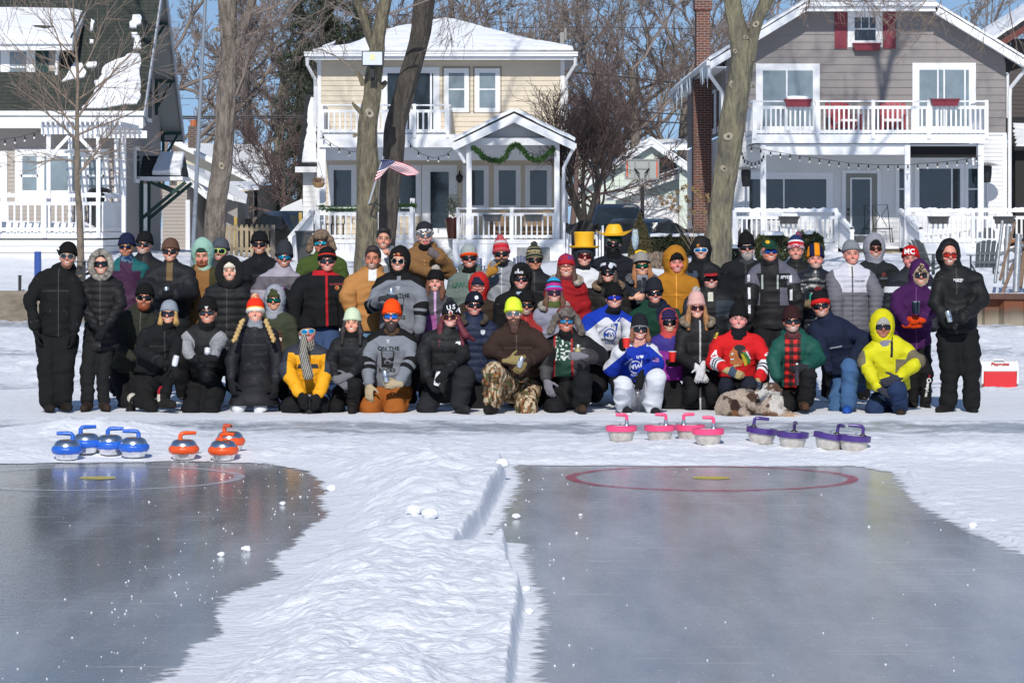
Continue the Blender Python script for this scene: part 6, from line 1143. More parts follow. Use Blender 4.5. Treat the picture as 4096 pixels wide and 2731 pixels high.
def disc_stone(px,pyb,m,ang,lab,cname,hx=0,tilt=0,base=M_zn):
 x,D,z=placed(px,pyb);t=thing("curling_stone",(x,D,z),lab,"curling stone",cname+" home-made curling stones");n=28
 wb=lambda a,i:.02*math.sin(a*14)*(1 if i<3 else 0)
 build(MB().lathe([(.095,z-.01),(.108,z+.01),(.118,z+.05),(.124,z+.075),(.130,z+.082)],(x,D,0),42,wob=wb),"ice_base",M_icev,t,smooth=True)
 rim=MB().lathe([(.138,z+.078),(.143,z+.082),(.144,z+.125),(.140,z+.128)],(x,D,0),40,wob=(lambda a,i:.012*math.sin(a*11+px)if i==0 and m is M_pu else 0));build(rim,"rim",m,t,smooth=True)
 build(MB().lathe([(.1395,z+.127),(.001,z+.129)],(x,D,0),36,cap=False),"top_board",M_top,t);xx=x+hx
 build(MB().lathe([(.030,z+.13),(.028,z+.137),(.019,z+.14),(.017,z+.178),(.021,z+.18)],(xx,D,0),14)if base is M_zn else MB().lathe([(.034,z+.13),(.032,z+.138),(.018,z+.14),(.016,z+.15)],(xx,D,0),14),"pipe_flange",base,t,smooth=True)
 dx,dy=math.cos(R(ang)),math.sin(R(ang));zb=z+(.178 if base is M_zn else .148);P=handle_pts(xx,D,zb,dx,dy,.050 if base is M_zn else .065,.10 if base is M_zn else .13)
 h=build(MB().tube(P,[.015,.015,.017,.017,.014],12),"handle",m,t,smooth=True);e=Vector(P[-1]);d=Vector((dx,dy,0));build(MB().tube([e+d*.0005,e+d*.002],[.0105,.0105],10),"pipe_hollow",mat("pipe_hollow",(.05,.05,.05),.5),h)
 build(MB().lathe([(.010,z+.13),(.010,z+.142),(.004,z+.15)],(xx-.06,D-.01,0),8),"bolt",M_zn,t)
 if tilt:t.rotation_euler=(0,R(tilt),0)
 return t
disc_stone(2485,1757,M_pk2,178,"pink rimmed disc stone leftmost of the four, standing apart","pink",hx=.05);disc_stone(2638,1754,M_pk2,178,"pink rimmed disc stone second from the left, handle pointing left","pink",hx=.06)
disc_stone(2760,1752,M_pk2,4,"pink rimmed disc stone whose handle points right","pink",hx=-.06);disc_stone(2832,1770,M_pk2,178,"pink rimmed disc stone in front on the right, lowest of the pinks","pink",hx=.05)
disc_stone(3043,1768,M_pu,5,"purple rimmed disc stone tilted, nearest to the pink ones, handle right","purple",hx=-.08,tilt=7,base=M_iron);disc_stone(3169,1786,M_pu,-88,"purple rimmed disc stone whose handle points at the viewer","purple",hx=.01,tilt=3,base=M_iron)
disc_stone(3312,1795,M_pu,-75,"purple rimmed disc stone tilted behind the rightmost one","purple",hx=.06,tilt=9,base=M_iron);disc_stone(3415,1798,M_pu,176,"purple rimmed disc stone rightmost of all, white top showing","purple",hx=.07,tilt=4,base=M_iron)
# figures: implicit surfaces meshed with surface nets
def rc(a,b,ra,rb,k=.03,ys=1.0):return('rc',np.array(a,float),np.array(b,float),ra,rb,k,ys)
def el(c,r,k=.02,M=None):return('el',np.array(c,float),np.array(r,float),M,None,k,1)
def cut(c,r,k=.01,M=None):return('cut',np.array(c,float),np.array(r,float),M,None,k,1)
def above(z,k=.008,n=(0,0,1)):return('pl',np.array((0,0,z)if not hasattr(z,'__len__')else z,float),np.array(n,float),None,None,k,1)
def sd1(P,p):
 if p[0]=='rc':
  a,b,ra,rb,ys=p[1],p[2],p[3],p[4],p[6]
  if ys!=1:s=np.array([1,1/ys,1]);P=P*s;a=a*s;b=b*s
  ba=b-a;pa=P-a;t=np.clip(pa@ba/(ba@ba+1e-9),0,1);return np.linalg.norm(pa-t[:,None]*ba,axis=1)-(ra+(rb-ra)*t)
 if p[0]in('el','cut'):
  q=P-p[1]
  if p[3]is not None:q=q@p[3]
  r=p[2];k0=np.linalg.norm(q/r,axis=1);k1=np.linalg.norm(q/(r*r),axis=1)+1e-9;return k0*(k0-1)/k1
 if p[0]=='pl':return-((P-p[1])@p[2])
def sdf(P,prims):
 d=None
 for p in prims:
  e=sd1(P,p);k=p[5]
  if d is None:d=e;continue
  if p[0]in('rc','el'):h=np.clip(.5+.5*(d-e)/k,0,1);d=d+(e-d)*h-k*h*(1-h)
  elif p[0]=='cut':e=-e;h=np.clip(.5-.5*(d-e)/k,0,1);d=d+(e-d)*h+k*h*(1-h)
  else:h=np.clip(.5-.5*(d-e)/k,0,1);d=d+(e-d)*h+k*h*(1-h)
 return d
def bounds(prims):
 lo,hi=[],[]
 for p in prims:
  if p[0]=='rc':
   for q,r in((p[1],p[3]),(p[2],p[4])):lo.append(q-r);hi.append(q+r)
  elif p[0]=='el':r=max(p[2])if p[3]is not None else p[2];lo.append(p[1]-r);hi.append(p[1]+r)
 return np.min(lo,0),np.max(hi,0)
def axis_pts(lo,hi,fine,h,H):
 if fine is None:n=max(2,int((hi-lo)/H)+2);return np.linspace(lo,hi,n)
 a,b=fine;out=[]
 if lo<a:out+=list(np.linspace(lo,a,max(2,int((a-lo)/H)+1))[:-1])
 out+=list(np.linspace(max(lo,a),min(hi,b),max(2,int((min(hi,b)-max(lo,a))/h)+1)))
 if hi>b:out+=list(np.linspace(b,hi,max(2,int((hi-b)/H)+1))[1:])
 return np.array(out)
def nets(prims,h,fine=None,hf=None):
 0
 lo,hi=bounds(prims);lo=lo-h*1.7;hi=hi+h*1.7
 ax=[axis_pts(lo[i],hi[i],None if fine is None else fine[i],hf,h)for i in range(3)];n=[len(a)for a in ax]
 V=np.full(n,9.0,np.float32);B=5;st=[np.arange(0,m,B)for m in n];mid=[np.array([a[k:k+B].mean()for k in q])for a,q in zip(ax,st)];ext=[np.array([a[k:k+B][-1]-a[k]for k in q])for a,q in zip(ax,st)]
 G=np.stack(np.meshgrid(*mid,indexing='ij'),-1);dc=sdf(G.reshape(-1,3),prims).reshape(G.shape[:3]);rad=.5*np.sqrt(ext[0][:,None,None]**2+ext[1][None,:,None]**2+ext[2][None,None,:]**2);far=np.abs(dc)>rad*1.6+h*2.0
 up=lambda A:A.repeat(B,0).repeat(B,1).repeat(B,2)[:n[0],:n[1],:n[2]]
 V=np.where(up(dc)>0,9.0,-9.0).astype(np.float32);I=np.argwhere(~up(far));pt=np.stack([ax[0][I[:,0]],ax[1][I[:,1]],ax[2][I[:,2]]],1)
 V[tuple(I.T)]=sdf(pt,prims)
 S=V<0;c8=[(a,b,c)for a in(0,1)for b in(0,1)for c in(0,1)]
 sh=lambda A,o:A[o[0]:n[0]-1+o[0],o[1]:n[1]-1+o[1],o[2]:n[2]-1+o[2]]
 cnt=sum(sh(S,o).astype(np.int8)for o in c8);act=(cnt>0)&(cnt<8);idx=np.argwhere(act)
 if len(idx)==0:return np.zeros((0,3)),np.zeros((0,4),int)
 num=np.zeros((len(idx),3));den=np.zeros(len(idx));X=[np.asarray(a)for a in ax]
 for o in c8:
  for d in range(3):
   if o[d]:continue
   o2=list(o);o2[d]=1;A=idx+o;Bq=idx+o2;va=V[tuple(A.T)];vb=V[tuple(Bq.T)];m=(va<0)!=(vb<0);t=np.where(m,va/(va-vb+1e-12),0)
   pa=np.stack([X[q][A[:,q]]for q in range(3)],1);pb=np.stack([X[q][Bq[:,q]]for q in range(3)],1);num+=np.where(m[:,None],pa+(pb-pa)*t[:,None],0);den+=m
 P=num/den[:,None];ID=np.full(act.shape,-1,np.int64);ID[tuple(idx.T)]=np.arange(len(idx));Q=[]
 for d in range(3):
  sl0=[slice(0,None)]*3;a=S.take(range(0,n[d]-1),d);b=S.take(range(1,n[d]),d);E=np.argwhere(a!=b)
  u,v=[(1,2),(2,0),(0,1)][d];ok=(E[:,u]>0)&(E[:,v]>0)&(E[:,u]<n[u]-1)&(E[:,v]<n[v]-1);E=E[ok]
  def cid(du,dv):C=E.copy();C[:,u]-=du;C[:,v]-=dv;return ID[tuple(C.T)]
  q=np.stack([cid(1,1),cid(0,1),cid(0,0),cid(1,0)],1);inside=a[tuple(E.T)];q[~inside]=q[~inside][:,::-1];Q.append(q)
 Q=np.concatenate(Q);Q=Q[(Q>=0).all(1)];return P,Q
def vnormals(P,Q):
 nrm=np.cross(P[Q[:,2]]-P[Q[:,0]],P[Q[:,3]]-P[Q[:,1]]);N_=np.zeros_like(P)
 for k in range(4):N_+=np.stack([np.bincount(Q[:,k],nrm[:,c],len(P))for c in range(3)],1)
 return N_/(np.linalg.norm(N_,axis=1,keepdims=True)+1e-12)
def smooth_mesh(P,Q,it=1):
 for _ in range(it):
  A=np.zeros_like(P);c=np.zeros(len(P))
  for k in range(4):
   i,j=Q[:,k],Q[:,(k+1)%4];A+=np.stack([np.bincount(i,P[j][:,q],len(P))+np.bincount(j,P[i][:,q],len(P))for q in range(3)],1);c+=np.bincount(i,minlength=len(P))+np.bincount(j,minlength=len(P))
  P=P*.5+.5*A/np.maximum(c,1)[:,None]
 return P
M_cloth=mat("cloth",None,.85,attr=True,var=.06,vscale=30,bump=.3,bscale=45,spec=.15);M_nylon=mat("nylon",None,.66,attr=True,bump=.3,bscale=14,bdist=.02,spec=.25)
M_shiny=mat("shiny_nylon",None,.36,attr=True,bump=.35,bscale=18,bdist=.02,spec=.6);M_knit=mat("knit",None,.9,attr=True,var=.16,vscale=70,bump=.7,bscale=90,stretch=(1,1,.35),spec=.1)
M_skin=mat("skin",None,.5,attr=True,spec=.35,sss=.12,var=.05,vscale=40);M_fur=mat("fur",None,.95,attr=True,var=.35,vscale=60,bump=1.0,bscale=120,bdist=.03);M_hair=mat("hair",None,.55,attr=True,var=.25,vscale=50,stretch=(2,2,.25),bump=.8,bscale=80)
M_frame=mat("sunglass_frame",(.01,.01,.012),.25);M_lens=mat("dark_lens",(.008,.01,.014),.04,spec=.9)
def refine(P,Q,cf,c):
 0
 for _ in range(2):
  cq=c[Q];m=(cq.max(1)-cq.min(1)).max(1)>.035;A=Q[m]
  if len(A)==0:break
  E=np.stack([A,np.roll(A,-1,1)],-1).reshape(-1,2);E.sort(1);key=E[:,0].astype(np.int64)*len(P)+E[:,1];u,inv=np.unique(key,return_inverse=True);mid=(P[u//len(P)]+P[u%len(P)])/2;n0=len(P);e=inv.reshape(-1,4)+n0;ce=np.arange(len(A))+n0+len(mid);nv=np.concatenate([mid,P[A].mean(1)])
  Q=np.concatenate([Q[~m]]+[np.stack([A[:,k],e[:,k],ce,e[:,(k+3)%4]],1)for k in range(4)]);P=np.concatenate([P,nv]);c=np.concatenate([c,cf(nv)])
 return P,Q,c
def skinmesh(name,prims,h,m,parent,color,disp=None,sm=1,fine=None,hf=None):
 P,Q=nets(prims,h,fine,hf)
 if len(P)==0:return None
 P=smooth_mesh(P,Q,sm)
 if disp is not None:N_=vnormals(P,Q);P=P+N_*disp(P)[:,None]
 c=color(P)if callable(color)else np.broadcast_to(C(color),P.shape)
 if callable(color)and m is not M_fur and m is not M_hair:P,Q,c=refine(P,Q,color,np.array(c))
 me=mesh_np(name,P-(worldloc(parent)if parent is not None else 0),Q,m,col=c);o=bpy.data.objects.new(name,me);link(o,parent);return o
def rotz(a):c,s=math.cos(a),math.sin(a);return np.array([[c,-s,0],[s,c,0],[0,0,1.]])
def rotx(a):c,s=math.cos(a),math.sin(a);return np.array([[1,0,0],[0,c,-s],[0,s,c]])
def roty(a):c,s=math.cos(a),math.sin(a);return np.array([[c,0,s],[0,1,0],[-s,0,c]])
C=lambda h:np.array(srgb(h))+.007
def wrinkle(amp,sc=7.0,seed=0.,st=(1,1,1.7)):
 def f(P):
  W_=P+.10*np.stack([noise3(P+seed,4),noise3(P+4+seed,4),noise3(P+8,4)],1);A=np.stack([W_[:,0]*.8+W_[:,2]*.7,W_[:,1],W_[:,2]*1.5-W_[:,0]*.5],1)
  r1=1-np.abs(noise3(A+seed,sc*1.1)-.5)*5;r2=1-np.abs(noise3(W_*np.array([.6,.6,1.8])+seed+5,sc*1.6)-.5)*5;return amp*(np.clip(r1,-.6,1)*.75+np.clip(r2,-.5,1)*.45+(noise3(P+9,sc*.5)-.5)*1.6)
 return f
def quilt(pitch,amp,base=0,seed=0.):
 w=wrinkle(.005,9,seed)
 def f(P):z=P[:,2]+.008*(fbm(P,8,2)-.5)*2;return amp*1.5*(np.abs(np.sin(math.pi*z/pitch))**.42-.7)+w(P)
 return f
def hand_mesh(par,name,wrist,hdir,palm,mode,m,col,s=1.0,thumb=1,cuff=None,band=None,fore=None):
 0
 f=np.array(hdir,float);f/=np.linalg.norm(f);n=np.array(palm,float);n-=f*(n@f);n/=np.linalg.norm(n)+1e-9;u=np.cross(f,n)*thumb
 w=np.array(wrist,float);k=s;pr=[]
 pr.append(rc(w-f*.03*k,w+f*.03*k,.030*k,.030*k,.02));Mx=np.stack([u,n,f],1)
 pr.append(el(w+f*.065*k,np.array([.045,.022,.055])*k,.02,Mx))
 curl={'hang':(.35,.5),'grip':(1.0,1.25),'fist':(1.35,1.6),'flat':(.12,.15),'thumb':(1.4,1.7),'point':(1.3,1.6)}[mode]
 for i,(off,L_)in enumerate(((.031,.040),(.010,.045),(-.011,.042),(-.031,.034))):
  b=w+f*(.105-abs(i-1.2)*.004)*k+u*off*k;c1,c2=curl
  if mode=='point' and i==0:c1,c2=.1,.1
  c1*=1+.08*(i-1.5);d1=f*math.cos(c1)+n*math.sin(c1)+u*off*.6;d2=f*math.cos(c1+c2)+n*math.sin(c1+c2)
  m1=b+d1*L_*k;e=m1+d2*L_*.95*k;pr+=[rc(b,m1,.0115*k,.0105*k,.006),rc(m1,e,.0105*k,.0085*k,.004)]
 tb=w+f*.035*k+u*.032*k;td=(f*.55+u*.75+n*.35)if mode!='grip' else(f*.45+u*.45+n*.95)
 if mode=='thumb':td=u*1.0+f*.1
 if mode=='fist':td=f*.7+n*.7+u*.1
 td=td/np.linalg.norm(td);t1=tb+td*.042*k;t2=t1+(td*.8+(f if mode!='thumb' else u)*.5)/1.1*.036*k;pr+=[rc(tb,t1,.016*k,.0125*k,.012),rc(t1,t2,.0125*k,.010*k,.004)]
 if cuff:fa=np.array(fore)/np.linalg.norm(fore);pr.append(rc(w-fa*.045,w-fa*.005,cuff*k,cuff*.9*k,.02))
 if band is not None:
  def color(P):d=np.stack([np.abs((P-w)@u+.01),np.abs((P-w)@f-.045)],1);return np.where(((P-w)@n<-.0)[:,None]&(np.abs((P-w)@f-.075)<.035*k)[:,None],C(band),C(col))
 else:color=col
 return skinmesh(name,pr,.0085,m,par,color,sm=1)
def drink_can(at,tilt,colr,lab,body='c8ccd0',h=.12,r=.032,text=None,tcol=(.4,.02,.03),cat="drink can"):
 at=np.array(at,float);t=thing("drink_can",tuple(at),lab,cat);wallm=mat("can_"+body,srgb(body),.25,.85 if body in('c8ccd0','b9b59a')else .2)
 build(MB().lathe([(r*.78,0),(r,.008),(r,h-.012),(r*.82,h)],at,18),"body",wallm,t,smooth=True);build(MB().lathe([(r*.82,h+.0005),(r*.80,h+.003),(r*.72,h+.001),(.001,h+.001)],at,16),"lid",mat("can_lid",(.6,.6,.62),.25,.9),t)
 if colr:build(MB().lathe([(r+.0008,h*.22),(r+.0008,h*.62)],at,18,cap=False),"label",mat("can_label_"+colr,srgb(colr),.35),t,smooth=True)
 if text:text_mesh(text,.028,"lettering",mat("can_text_red",tcol,.4),t,(at[0],at[1]-r-.0015,at[2]+h*.5),(R(90),0,0),ext=.001,bold=.0008)
 t.rotation_euler=tilt;return t
def red_cup(at,lab,tilt=(0,0,0)):
 t=thing("red_cup",tuple(at),lab,"plastic cup");build(MB().lathe([(.030,0),(.032,.005),(.043,.105),(.045,.112),(.042,.11),(.030,.01)],at,22),"cup",mat("cup_red",(.70,.025,.02),.35),t,smooth=True);build(MB().lathe([(.0455,.108),(.046,.114),(.041,.113)],at,22),"rim",M_white(),t);t.rotation_euler=tilt;return t
class Person:pass
SHF={61:.10,1:-.12,18:-.07,20:-.04,57:.07,51:.04,7:-.06,6:-.05,31:.04,37:.05,11:-.04,62:.06,46:-.05,42:-.06,28:-.07,10:-.03,13:-.05,50:-.03,56:.04,60:-.07,48:.02}
def person(lab,ex,ey,D,**k):
 0
 p=Person();g=k.get;s=g('s',1.0);E=W(ex,ey,D);p.E=E;p.D=D;p.s=s;S_=F/D;rs=random.Random(int(ex*7+ey));p.ex,p.ey=ex,ey;seed=rs.random()*20
 L=lambda x,y,z:E+np.array([x,y,z])*s
 px=lambda q:W(q[0],q[1],D+(q[2]if len(q)>2 else 0))
 root_loc=(E[0],E[1]+.1,0);yaw,roll,pitch=R(g('yaw',rs.uniform(-8,8))),R(g('roll',rs.uniform(-4,4))),R(g('pitch',-3));Rm=rotz(yaw)@roty(roll)@rotx(pitch);hc=L(0,.09,0)
 s0=s;s=s*g('hd',rs.uniform(1.06,1.13));jw=rs.uniform(.90,1.10);hs_=s
 H=lambda x,y,z:hc+Rm@(np.array([x,y-.09,z])*hs_)
 hloc=lambda P:((P-hc)@Rm)/hs_+np.array([0,.09,0]);s=s0
 dx,dy=g('lean',(0,0));tz=g('torso',.56)
 sh0=SHF.get(k.get('n'),0);neck=L(dx*.1+sh0*.45,.115+dy*.05,-.152);sho=g('sho',.24);sw=g('sw',.185);puff=g('puff',.018)*.8
 shc=L(dx*.25+sh0,.115+dy*.15,-sho);hip=L(dx+sh0,.12+dy,-(.24+tz));tilt=g('stilt',0)
 sw-=.012;shL=shc+np.array([-sw,0,-tilt-.030])*s;shR=shc+np.array([sw,0,tilt-.030])*s
 if g('shy'):shL[1]+=g('shy');shR[1]-=g('shy')
 def arm(spec,sh_,sd):
  if spec is None:return sh_+np.array([sd*.055,.02,-.27])*s,sh_+np.array([sd*.06,-.05,-.50])*s
  return px(spec[0]),px(spec[1])
 eL,wL=arm(g('la'),shL,-1);eR,wR=arm(g('ra'),shR,1)
 hj=[hip+np.array([-.095,0,-.03])*s,hip+np.array([.095,0,-.03])*s]
 legs=g('legs');kn,an=[],[]
 for i,sd in enumerate((-1,1)):
  if legs:kn.append(px(legs[i][0]));an.append(px(legs[i][1]))
  else:
   A=np.array([hj[i][0]+sd*.04,hip[1]+.0,.10]);T=.43*s;v=A-hj[i];d=np.linalg.norm(v);half=min(d/2,T*.999);b=math.sqrt(max(0,T*T-half*half));kn.append(hj[i]+v/2+np.array([0,-b,0]));an.append(A)
 sk=C(g('skin','d39a80'))*rs.uniform(.92,1.06)*np.array([1,rs.uniform(.95,1.03),rs.uniform(.93,1.05)])
 body=[el(H(0,.095,.022),np.array([.076,.094,.100])*hs_,.02,Rm),el(H(0,.068,-.052),np.array([.063*jw,.066,.054])*hs_,.03,Rm),el(H(0,.030,-.084),np.array([.030,.025,.020])*hs_,.02,Rm),rc(H(0,.004,.012),H(0,-.016,-.026),.008*hs_,.0125*hs_,.012),el(H(-.040,.024,-.034),np.array([.027,.022,.022])*hs_,.015,Rm),el(H(.040,.024,-.034),np.array([.027,.022,.022])*hs_,.015,Rm),el(H(-.074,.10,-.008),np.array([.010,.020,.030])*hs_,.006,Rm),el(H(.074,.10,-.008),np.array([.010,.020,.030])*hs_,.006,Rm),rc(H(-.032,.012,.024),H(.032,.012,.024),.012*hs_,.012*hs_,.014),cut(H(-.031,-.002,.002),np.array([.014,.012,.010])*hs_,.008,Rm),cut(H(.031,-.002,.002),np.array([.014,.012,.010])*hs_,.008,Rm),rc(H(0,.10,-.07),neck,.052*s,.056*s,.02),rc(neck,shc,.058*s,.08*s,.03),rc(shL+(shc-shL)*.2,shR+(shc-shR)*.2,.055*s,.055*s,.05),rc(shc-[0,0,.06],hip,.115*s,.115*s,.05,.7)]
 for a,b,c in((shL,eL,wL),(shR,eR,wR)):body+=[rc(a,b,.045*s,.036*s,.02),rc(b,c,.036*s,.026*s,.015),rc(c,c+(c-b)/(np.linalg.norm(c-b)+1e-6)*.07,.026*s,.018*s,.01)]
 for i in(0,1):fd=np.array([(g('toes',(0,0))[i]),-1,0.]);fd/=np.linalg.norm(fd);body+=[rc(hj[i],kn[i],.075*s,.052*s,.03),rc(kn[i],an[i],.050*s,.034*s,.015),rc(an[i],an[i]+fd*.11+np.array([0,0,-.03]),.034*s,.028*s,.015)]
 beardc=C(g('stub'))if g('stub')else None;lip=g('mouth','smile');eyes=not g('gl')
 def face(P):
  q=hloc(P);x,y,z=q[:,0],q[:,1],q[:,2];ax_=np.abs(x);c=np.broadcast_to(sk,P.shape).copy();fr=y<.07
  ch=np.exp(-(((ax_-.038)/.02)**2+((z+.03)/.022)**2))*fr;c=c*(1-.35*ch[:,None]*np.array([0,.75,.6]));ns=np.exp(-((x/.016)**2+((z+.024)/.016)**2))*(y<.02);c=c*(1-.30*ns[:,None]*np.array([0,.7,.6]))
  c=np.where((P[:,2]<neck[2]+.0)[:,None]&((P[:,2]<shc[2]+.10)|(q[:,1]>.09))[:,None],C('0e0f11'),c)
  if beardc is not None:
   st=g('stubA',.7);m=sstep(-.042,-.056,z)*(y<.095)*sstep(.085,.06,y);mm=sstep(-.040,-.045,z)*(ax_<.034)*(y<.04)
   if g('goatee'):m=sstep(-.042,-.05,z)*(ax_<.034)*(y<.06)
   m=np.clip(np.maximum(m,mm),0,1)*st*(.8+.4*(noise3(P,160)-.5));c=c*(1-m[:,None])+beardc*m[:,None]
  if g('mask'):c=np.where(((z<g('mask'))&(y<.2))[:,None],C(g('maskc','101013')),c)
  else:
   zc=-.060+(.16*x*x/.03 if lip!='flat' else 0);wm=.026 if lip!='flat' else .021;t_={'smile':.0042,'flat':.001,'grin':.006,'open':.016}.get(lip,.006);inm=(ax_<wm)&fr
   l_=inm&(np.abs(z-zc)<t_+.0045);c=np.where(l_[:,None],sk*np.array([.72,.42,.42]),c);c=np.where((inm&(ax_<wm*.85)&(np.abs(z-zc)<t_))[:,None],np.array([.66,.62,.57])if lip in('smile','grin')else np.array([.12,.03,.03]),c)
   if lip=='open':c=np.where(((ax_<.014)&fr&(np.abs(z+.077)<.017))[:,None],np.array([.62,.14,.14]),c);c=np.where(((ax_<.022)&fr&(np.abs(z+.047)<.005))[:,None],np.array([.75,.72,.66]),c)
  if eyes:
   e=(np.abs(ax_-.031)<.015)&(np.abs(z-.001)<.0055)&fr;c=np.where(e[:,None],np.array([.32,.28,.25]),c);c=np.where(((np.abs(ax_-.031)<.0065)&(np.abs(z-.001)<.006)&fr)[:,None],np.array([.03,.02,.015]),c)
  b_=(np.abs(ax_-.031)<.021)&(np.abs(z-.024+.1*(ax_-.03))<.005)&(y<.03);c=np.where(b_[:,None],C(g('hair','4a3527'))*.8+sk*.1,c);return c
 he=(.115*s)
 root=skinmesh("person",body,.034,M_skin,None,face,sm=1,fine=[(hc[0]-he,hc[0]+he),(hc[1]-.125*s,hc[1]+.10*s),(hc[2]-.135*s,hc[2]+.13*s)],hf=.0062*s)
 me=root.data;me.transform(Matrix.Translation(-Vector(root_loc)));root.location=root_loc;tag(root,lab,"person",g('grp'));p.root=root
 jc=g('j','15161a');jm=g('jm',M_nylon);hemz=WZ(g('hem'),D)if g('hem')else hip[2]-.06;tw=g('tw',1.0)
 J=[rc(shc+np.array([0,0,-.07])*s,hip,(.178+puff)*s*tw,(.186+puff+g('belly',0))*s*tw,.05,.68+g('belly',0)),rc(neck+[0,0,-.01],shL+(shc-shL)*.25,.06*s,(.062+puff*.5)*s,.05),rc(neck+[0,0,-.01],shR+(shc-shR)*.25,.06*s,(.062+puff*.5)*s,.05),rc(shL+(shc-shL)*.32,shR+(shc-shR)*.32,(.066+puff*.5)*s,(.066+puff*.5)*s,.07),rc(neck+[0,0,.01],shc,.068*s,.11*s,.05)]
 if hemz<hip[2]-.12:
  hx_,hy_=g('skirt',(0,0));q=np.array([hip[0]+hx_,hip[1]+hy_,hemz]);J.append(rc(hip,q,(.17+puff)*s,(.185+puff+g('flare',.02))*s,.05,.8))
  if g('coatlegs'):
   for i in(0,1):J.append(rc(hj[i],kn[i]+np.array([0,0,.02]),.11*s,.10*s,.05))
 J.append(above(hemz));nar=len(J);J+=[rc(shL,eL,(.061+puff)*s,(.054+puff)*s,.04),rc(eL,wL,(.053+puff)*s,(.042+puff*.7)*s,.02),rc(shR,eR,(.061+puff)*s,(.054+puff)*s,.04),rc(eR,wR,(.053+puff)*s,(.042+puff*.7)*s,.02)]
 col_=g('collar','stand')
 if col_=='stand':J.append(rc(neck+[0,-.015,-.03],neck+[0,-.012,.028],.088*s,.080*s,.02))
 if col_=='hood':J+=[el(neck+np.array([0,.085,.025])*s,np.array([.135,.09,.075])*s,.04),rc(neck+np.array([-.085,.04,.0])*s,neck+np.array([-.035,-.085,-.05])*s,.038*s,.028*s,.02),rc(neck+np.array([.085,.04,.0])*s,neck+np.array([.035,-.085,-.05])*s,.038*s,.028*s,.02),rc(neck+[0,-.01,-.04],neck+[0,-.01,.0],.085*s,.08*s,.02)]
 hoodup=g('hood')
 if hoodup and not g('hoodc'):J+=[el(H(0,.115,.015),np.array([.112,.125,.148])*hs_*g('hs',1),.04,Rm),rc(H(0,.11,-.10),neck,.085*s,.09*s,.04),cut(H(0,-.035,g('ho',-.012)),np.array([.078,.12,.104])*hs_*g('hos',1),.012,Rm)]
 def armt(P):
  out=np.zeros(len(P),int);t=np.zeros(len(P));dt=sdf(P,J[:5])
  for a,(A,Bq,Cq)in enumerate(((shL,eL,wL),(shR,eR,wR))):
   d1,d2=sd1(P,rc(A,Bq,.09,.078)),sd1(P,rc(Bq,Cq,.078,.06));m=np.minimum(d1,d2)<dt-.004;out[m]=a+1;ba=Bq-A;bb=Cq-Bq
   t1=np.clip((P-A)@ba/(ba@ba),0,1);t2=1+np.clip((P-Bq)@bb/(bb@bb),0,1);t=np.where(m,np.where(d1<d2,t1,t2),t)
  return out,t
 def jcol(P):
  if not callable(jc):c=np.broadcast_to(C(jc),P.shape).copy()
  else:a,t=armt(P);rel=(P-E)/s;c=jc(rel[:,0],rel[:,1],rel[:,2],a,t,P)
  zp=g('zip')or((sh0*.7,None)if not callable(jc)and not g('nozip')else None)
  if not callable(jc)and jm is not M_shiny:
   a,t=armt(P);r=(P-E)/s;xx=np.abs(r[:,0]-sh0*.8);fr=(a==0)&(P[:,1]<shc[1]);m=fr&((np.abs(r[:,2]+.37-.02*seed/20)<.004)&(not g('q'))|(np.abs(r[:,2]+.60+(xx-.09)*1.3)<.006)&(xx>.065)&(xx<.125))|(a>0)&(np.abs(t-1.86)<.012)|(a>0)&(np.abs(t-.04)<.012);c=np.where(m[:,None],C(jc)*1.7+.02,c)
  if zp:m=(np.abs((P[:,0]-E[0])-zp[0])<(.009 if zp[1]else .0055))&(P[:,1]<shc[1])&(armt(P)[0]==0)&(P[:,2]<E[2]-.13);c=np.where(m[:,None],C(zp[1])if zp[1]else C(jc)*1.9+.03,c)
  return c
 dsp=g('disp')or(quilt(g('q'),g('qa',.013),seed=seed)if g('q')else wrinkle(g('wr',.015),5.5,seed))
 p.jacket=skinmesh(g('jname',"jacket"),J,g('res',.0145),jm,root,jcol,disp=dsp,sm=1)
 if g('hoodc'):
  hd=[el(H(0,.115,.018),np.array([.112,.125,.150])*hs_*g('hs',1),.04,Rm),rc(H(0,.11,-.10),neck+[0,0,-.02],.088*hs_,.105*hs_,.04),cut(H(0,-.035,g('ho',-.012)),np.array([.078,.12,.106])*hs_*g('hos',1),.012,Rm)]
  skinmesh("hood",hd,.012,g('hoodm',M_cloth),root,g('hoodc'),disp=wrinkle(.004,12,seed))
 if g('inner'):skinmesh("inner_hood",[el(H(0,.11,.008),np.array([.094,.108,.128])*hs_,.03,Rm),rc(H(0,.09,-.10),neck+[0,-.03,-.03],.066*hs_,.085*hs_,.03),cut(H(0,-.03,-.012),np.array([.062,.10,.090])*hs_,.01,Rm)],.010,M_cloth,root,g('inner'),disp=wrinkle(.003,14,seed))
 if g('fur'):
  fc,up=g('fur');n=26;pr=[];fs=g('furs',1)
  for i in range(n):
   if up:a,b=[(2*math.pi*j/n)for j in(i,i+1)];f_=lambda a:H(.100*fs*math.sin(a),.025+.02*math.cos(a)*0,-.012+.128*fs*math.cos(a))
   else:a,b=[math.pi*(j/n-.5)*1.5 for j in(i,i+1)];f_=lambda a:neck+np.array([.150*fs*math.sin(a),.125*math.cos(a)-.04,.045-.045*(1-math.cos(a))])*hs_
   pr.append(rc(f_(a),f_(b),.030*hs_*g('furr',1),.030*hs_*g('furr',1),.01))
  def fcol(P):n_=noise3(P,38)[:,None];n2=noise3(P+5,90)[:,None];return C(fc[0])*(1-n_)+C(fc[1])*n_*(.7+.6*n2)
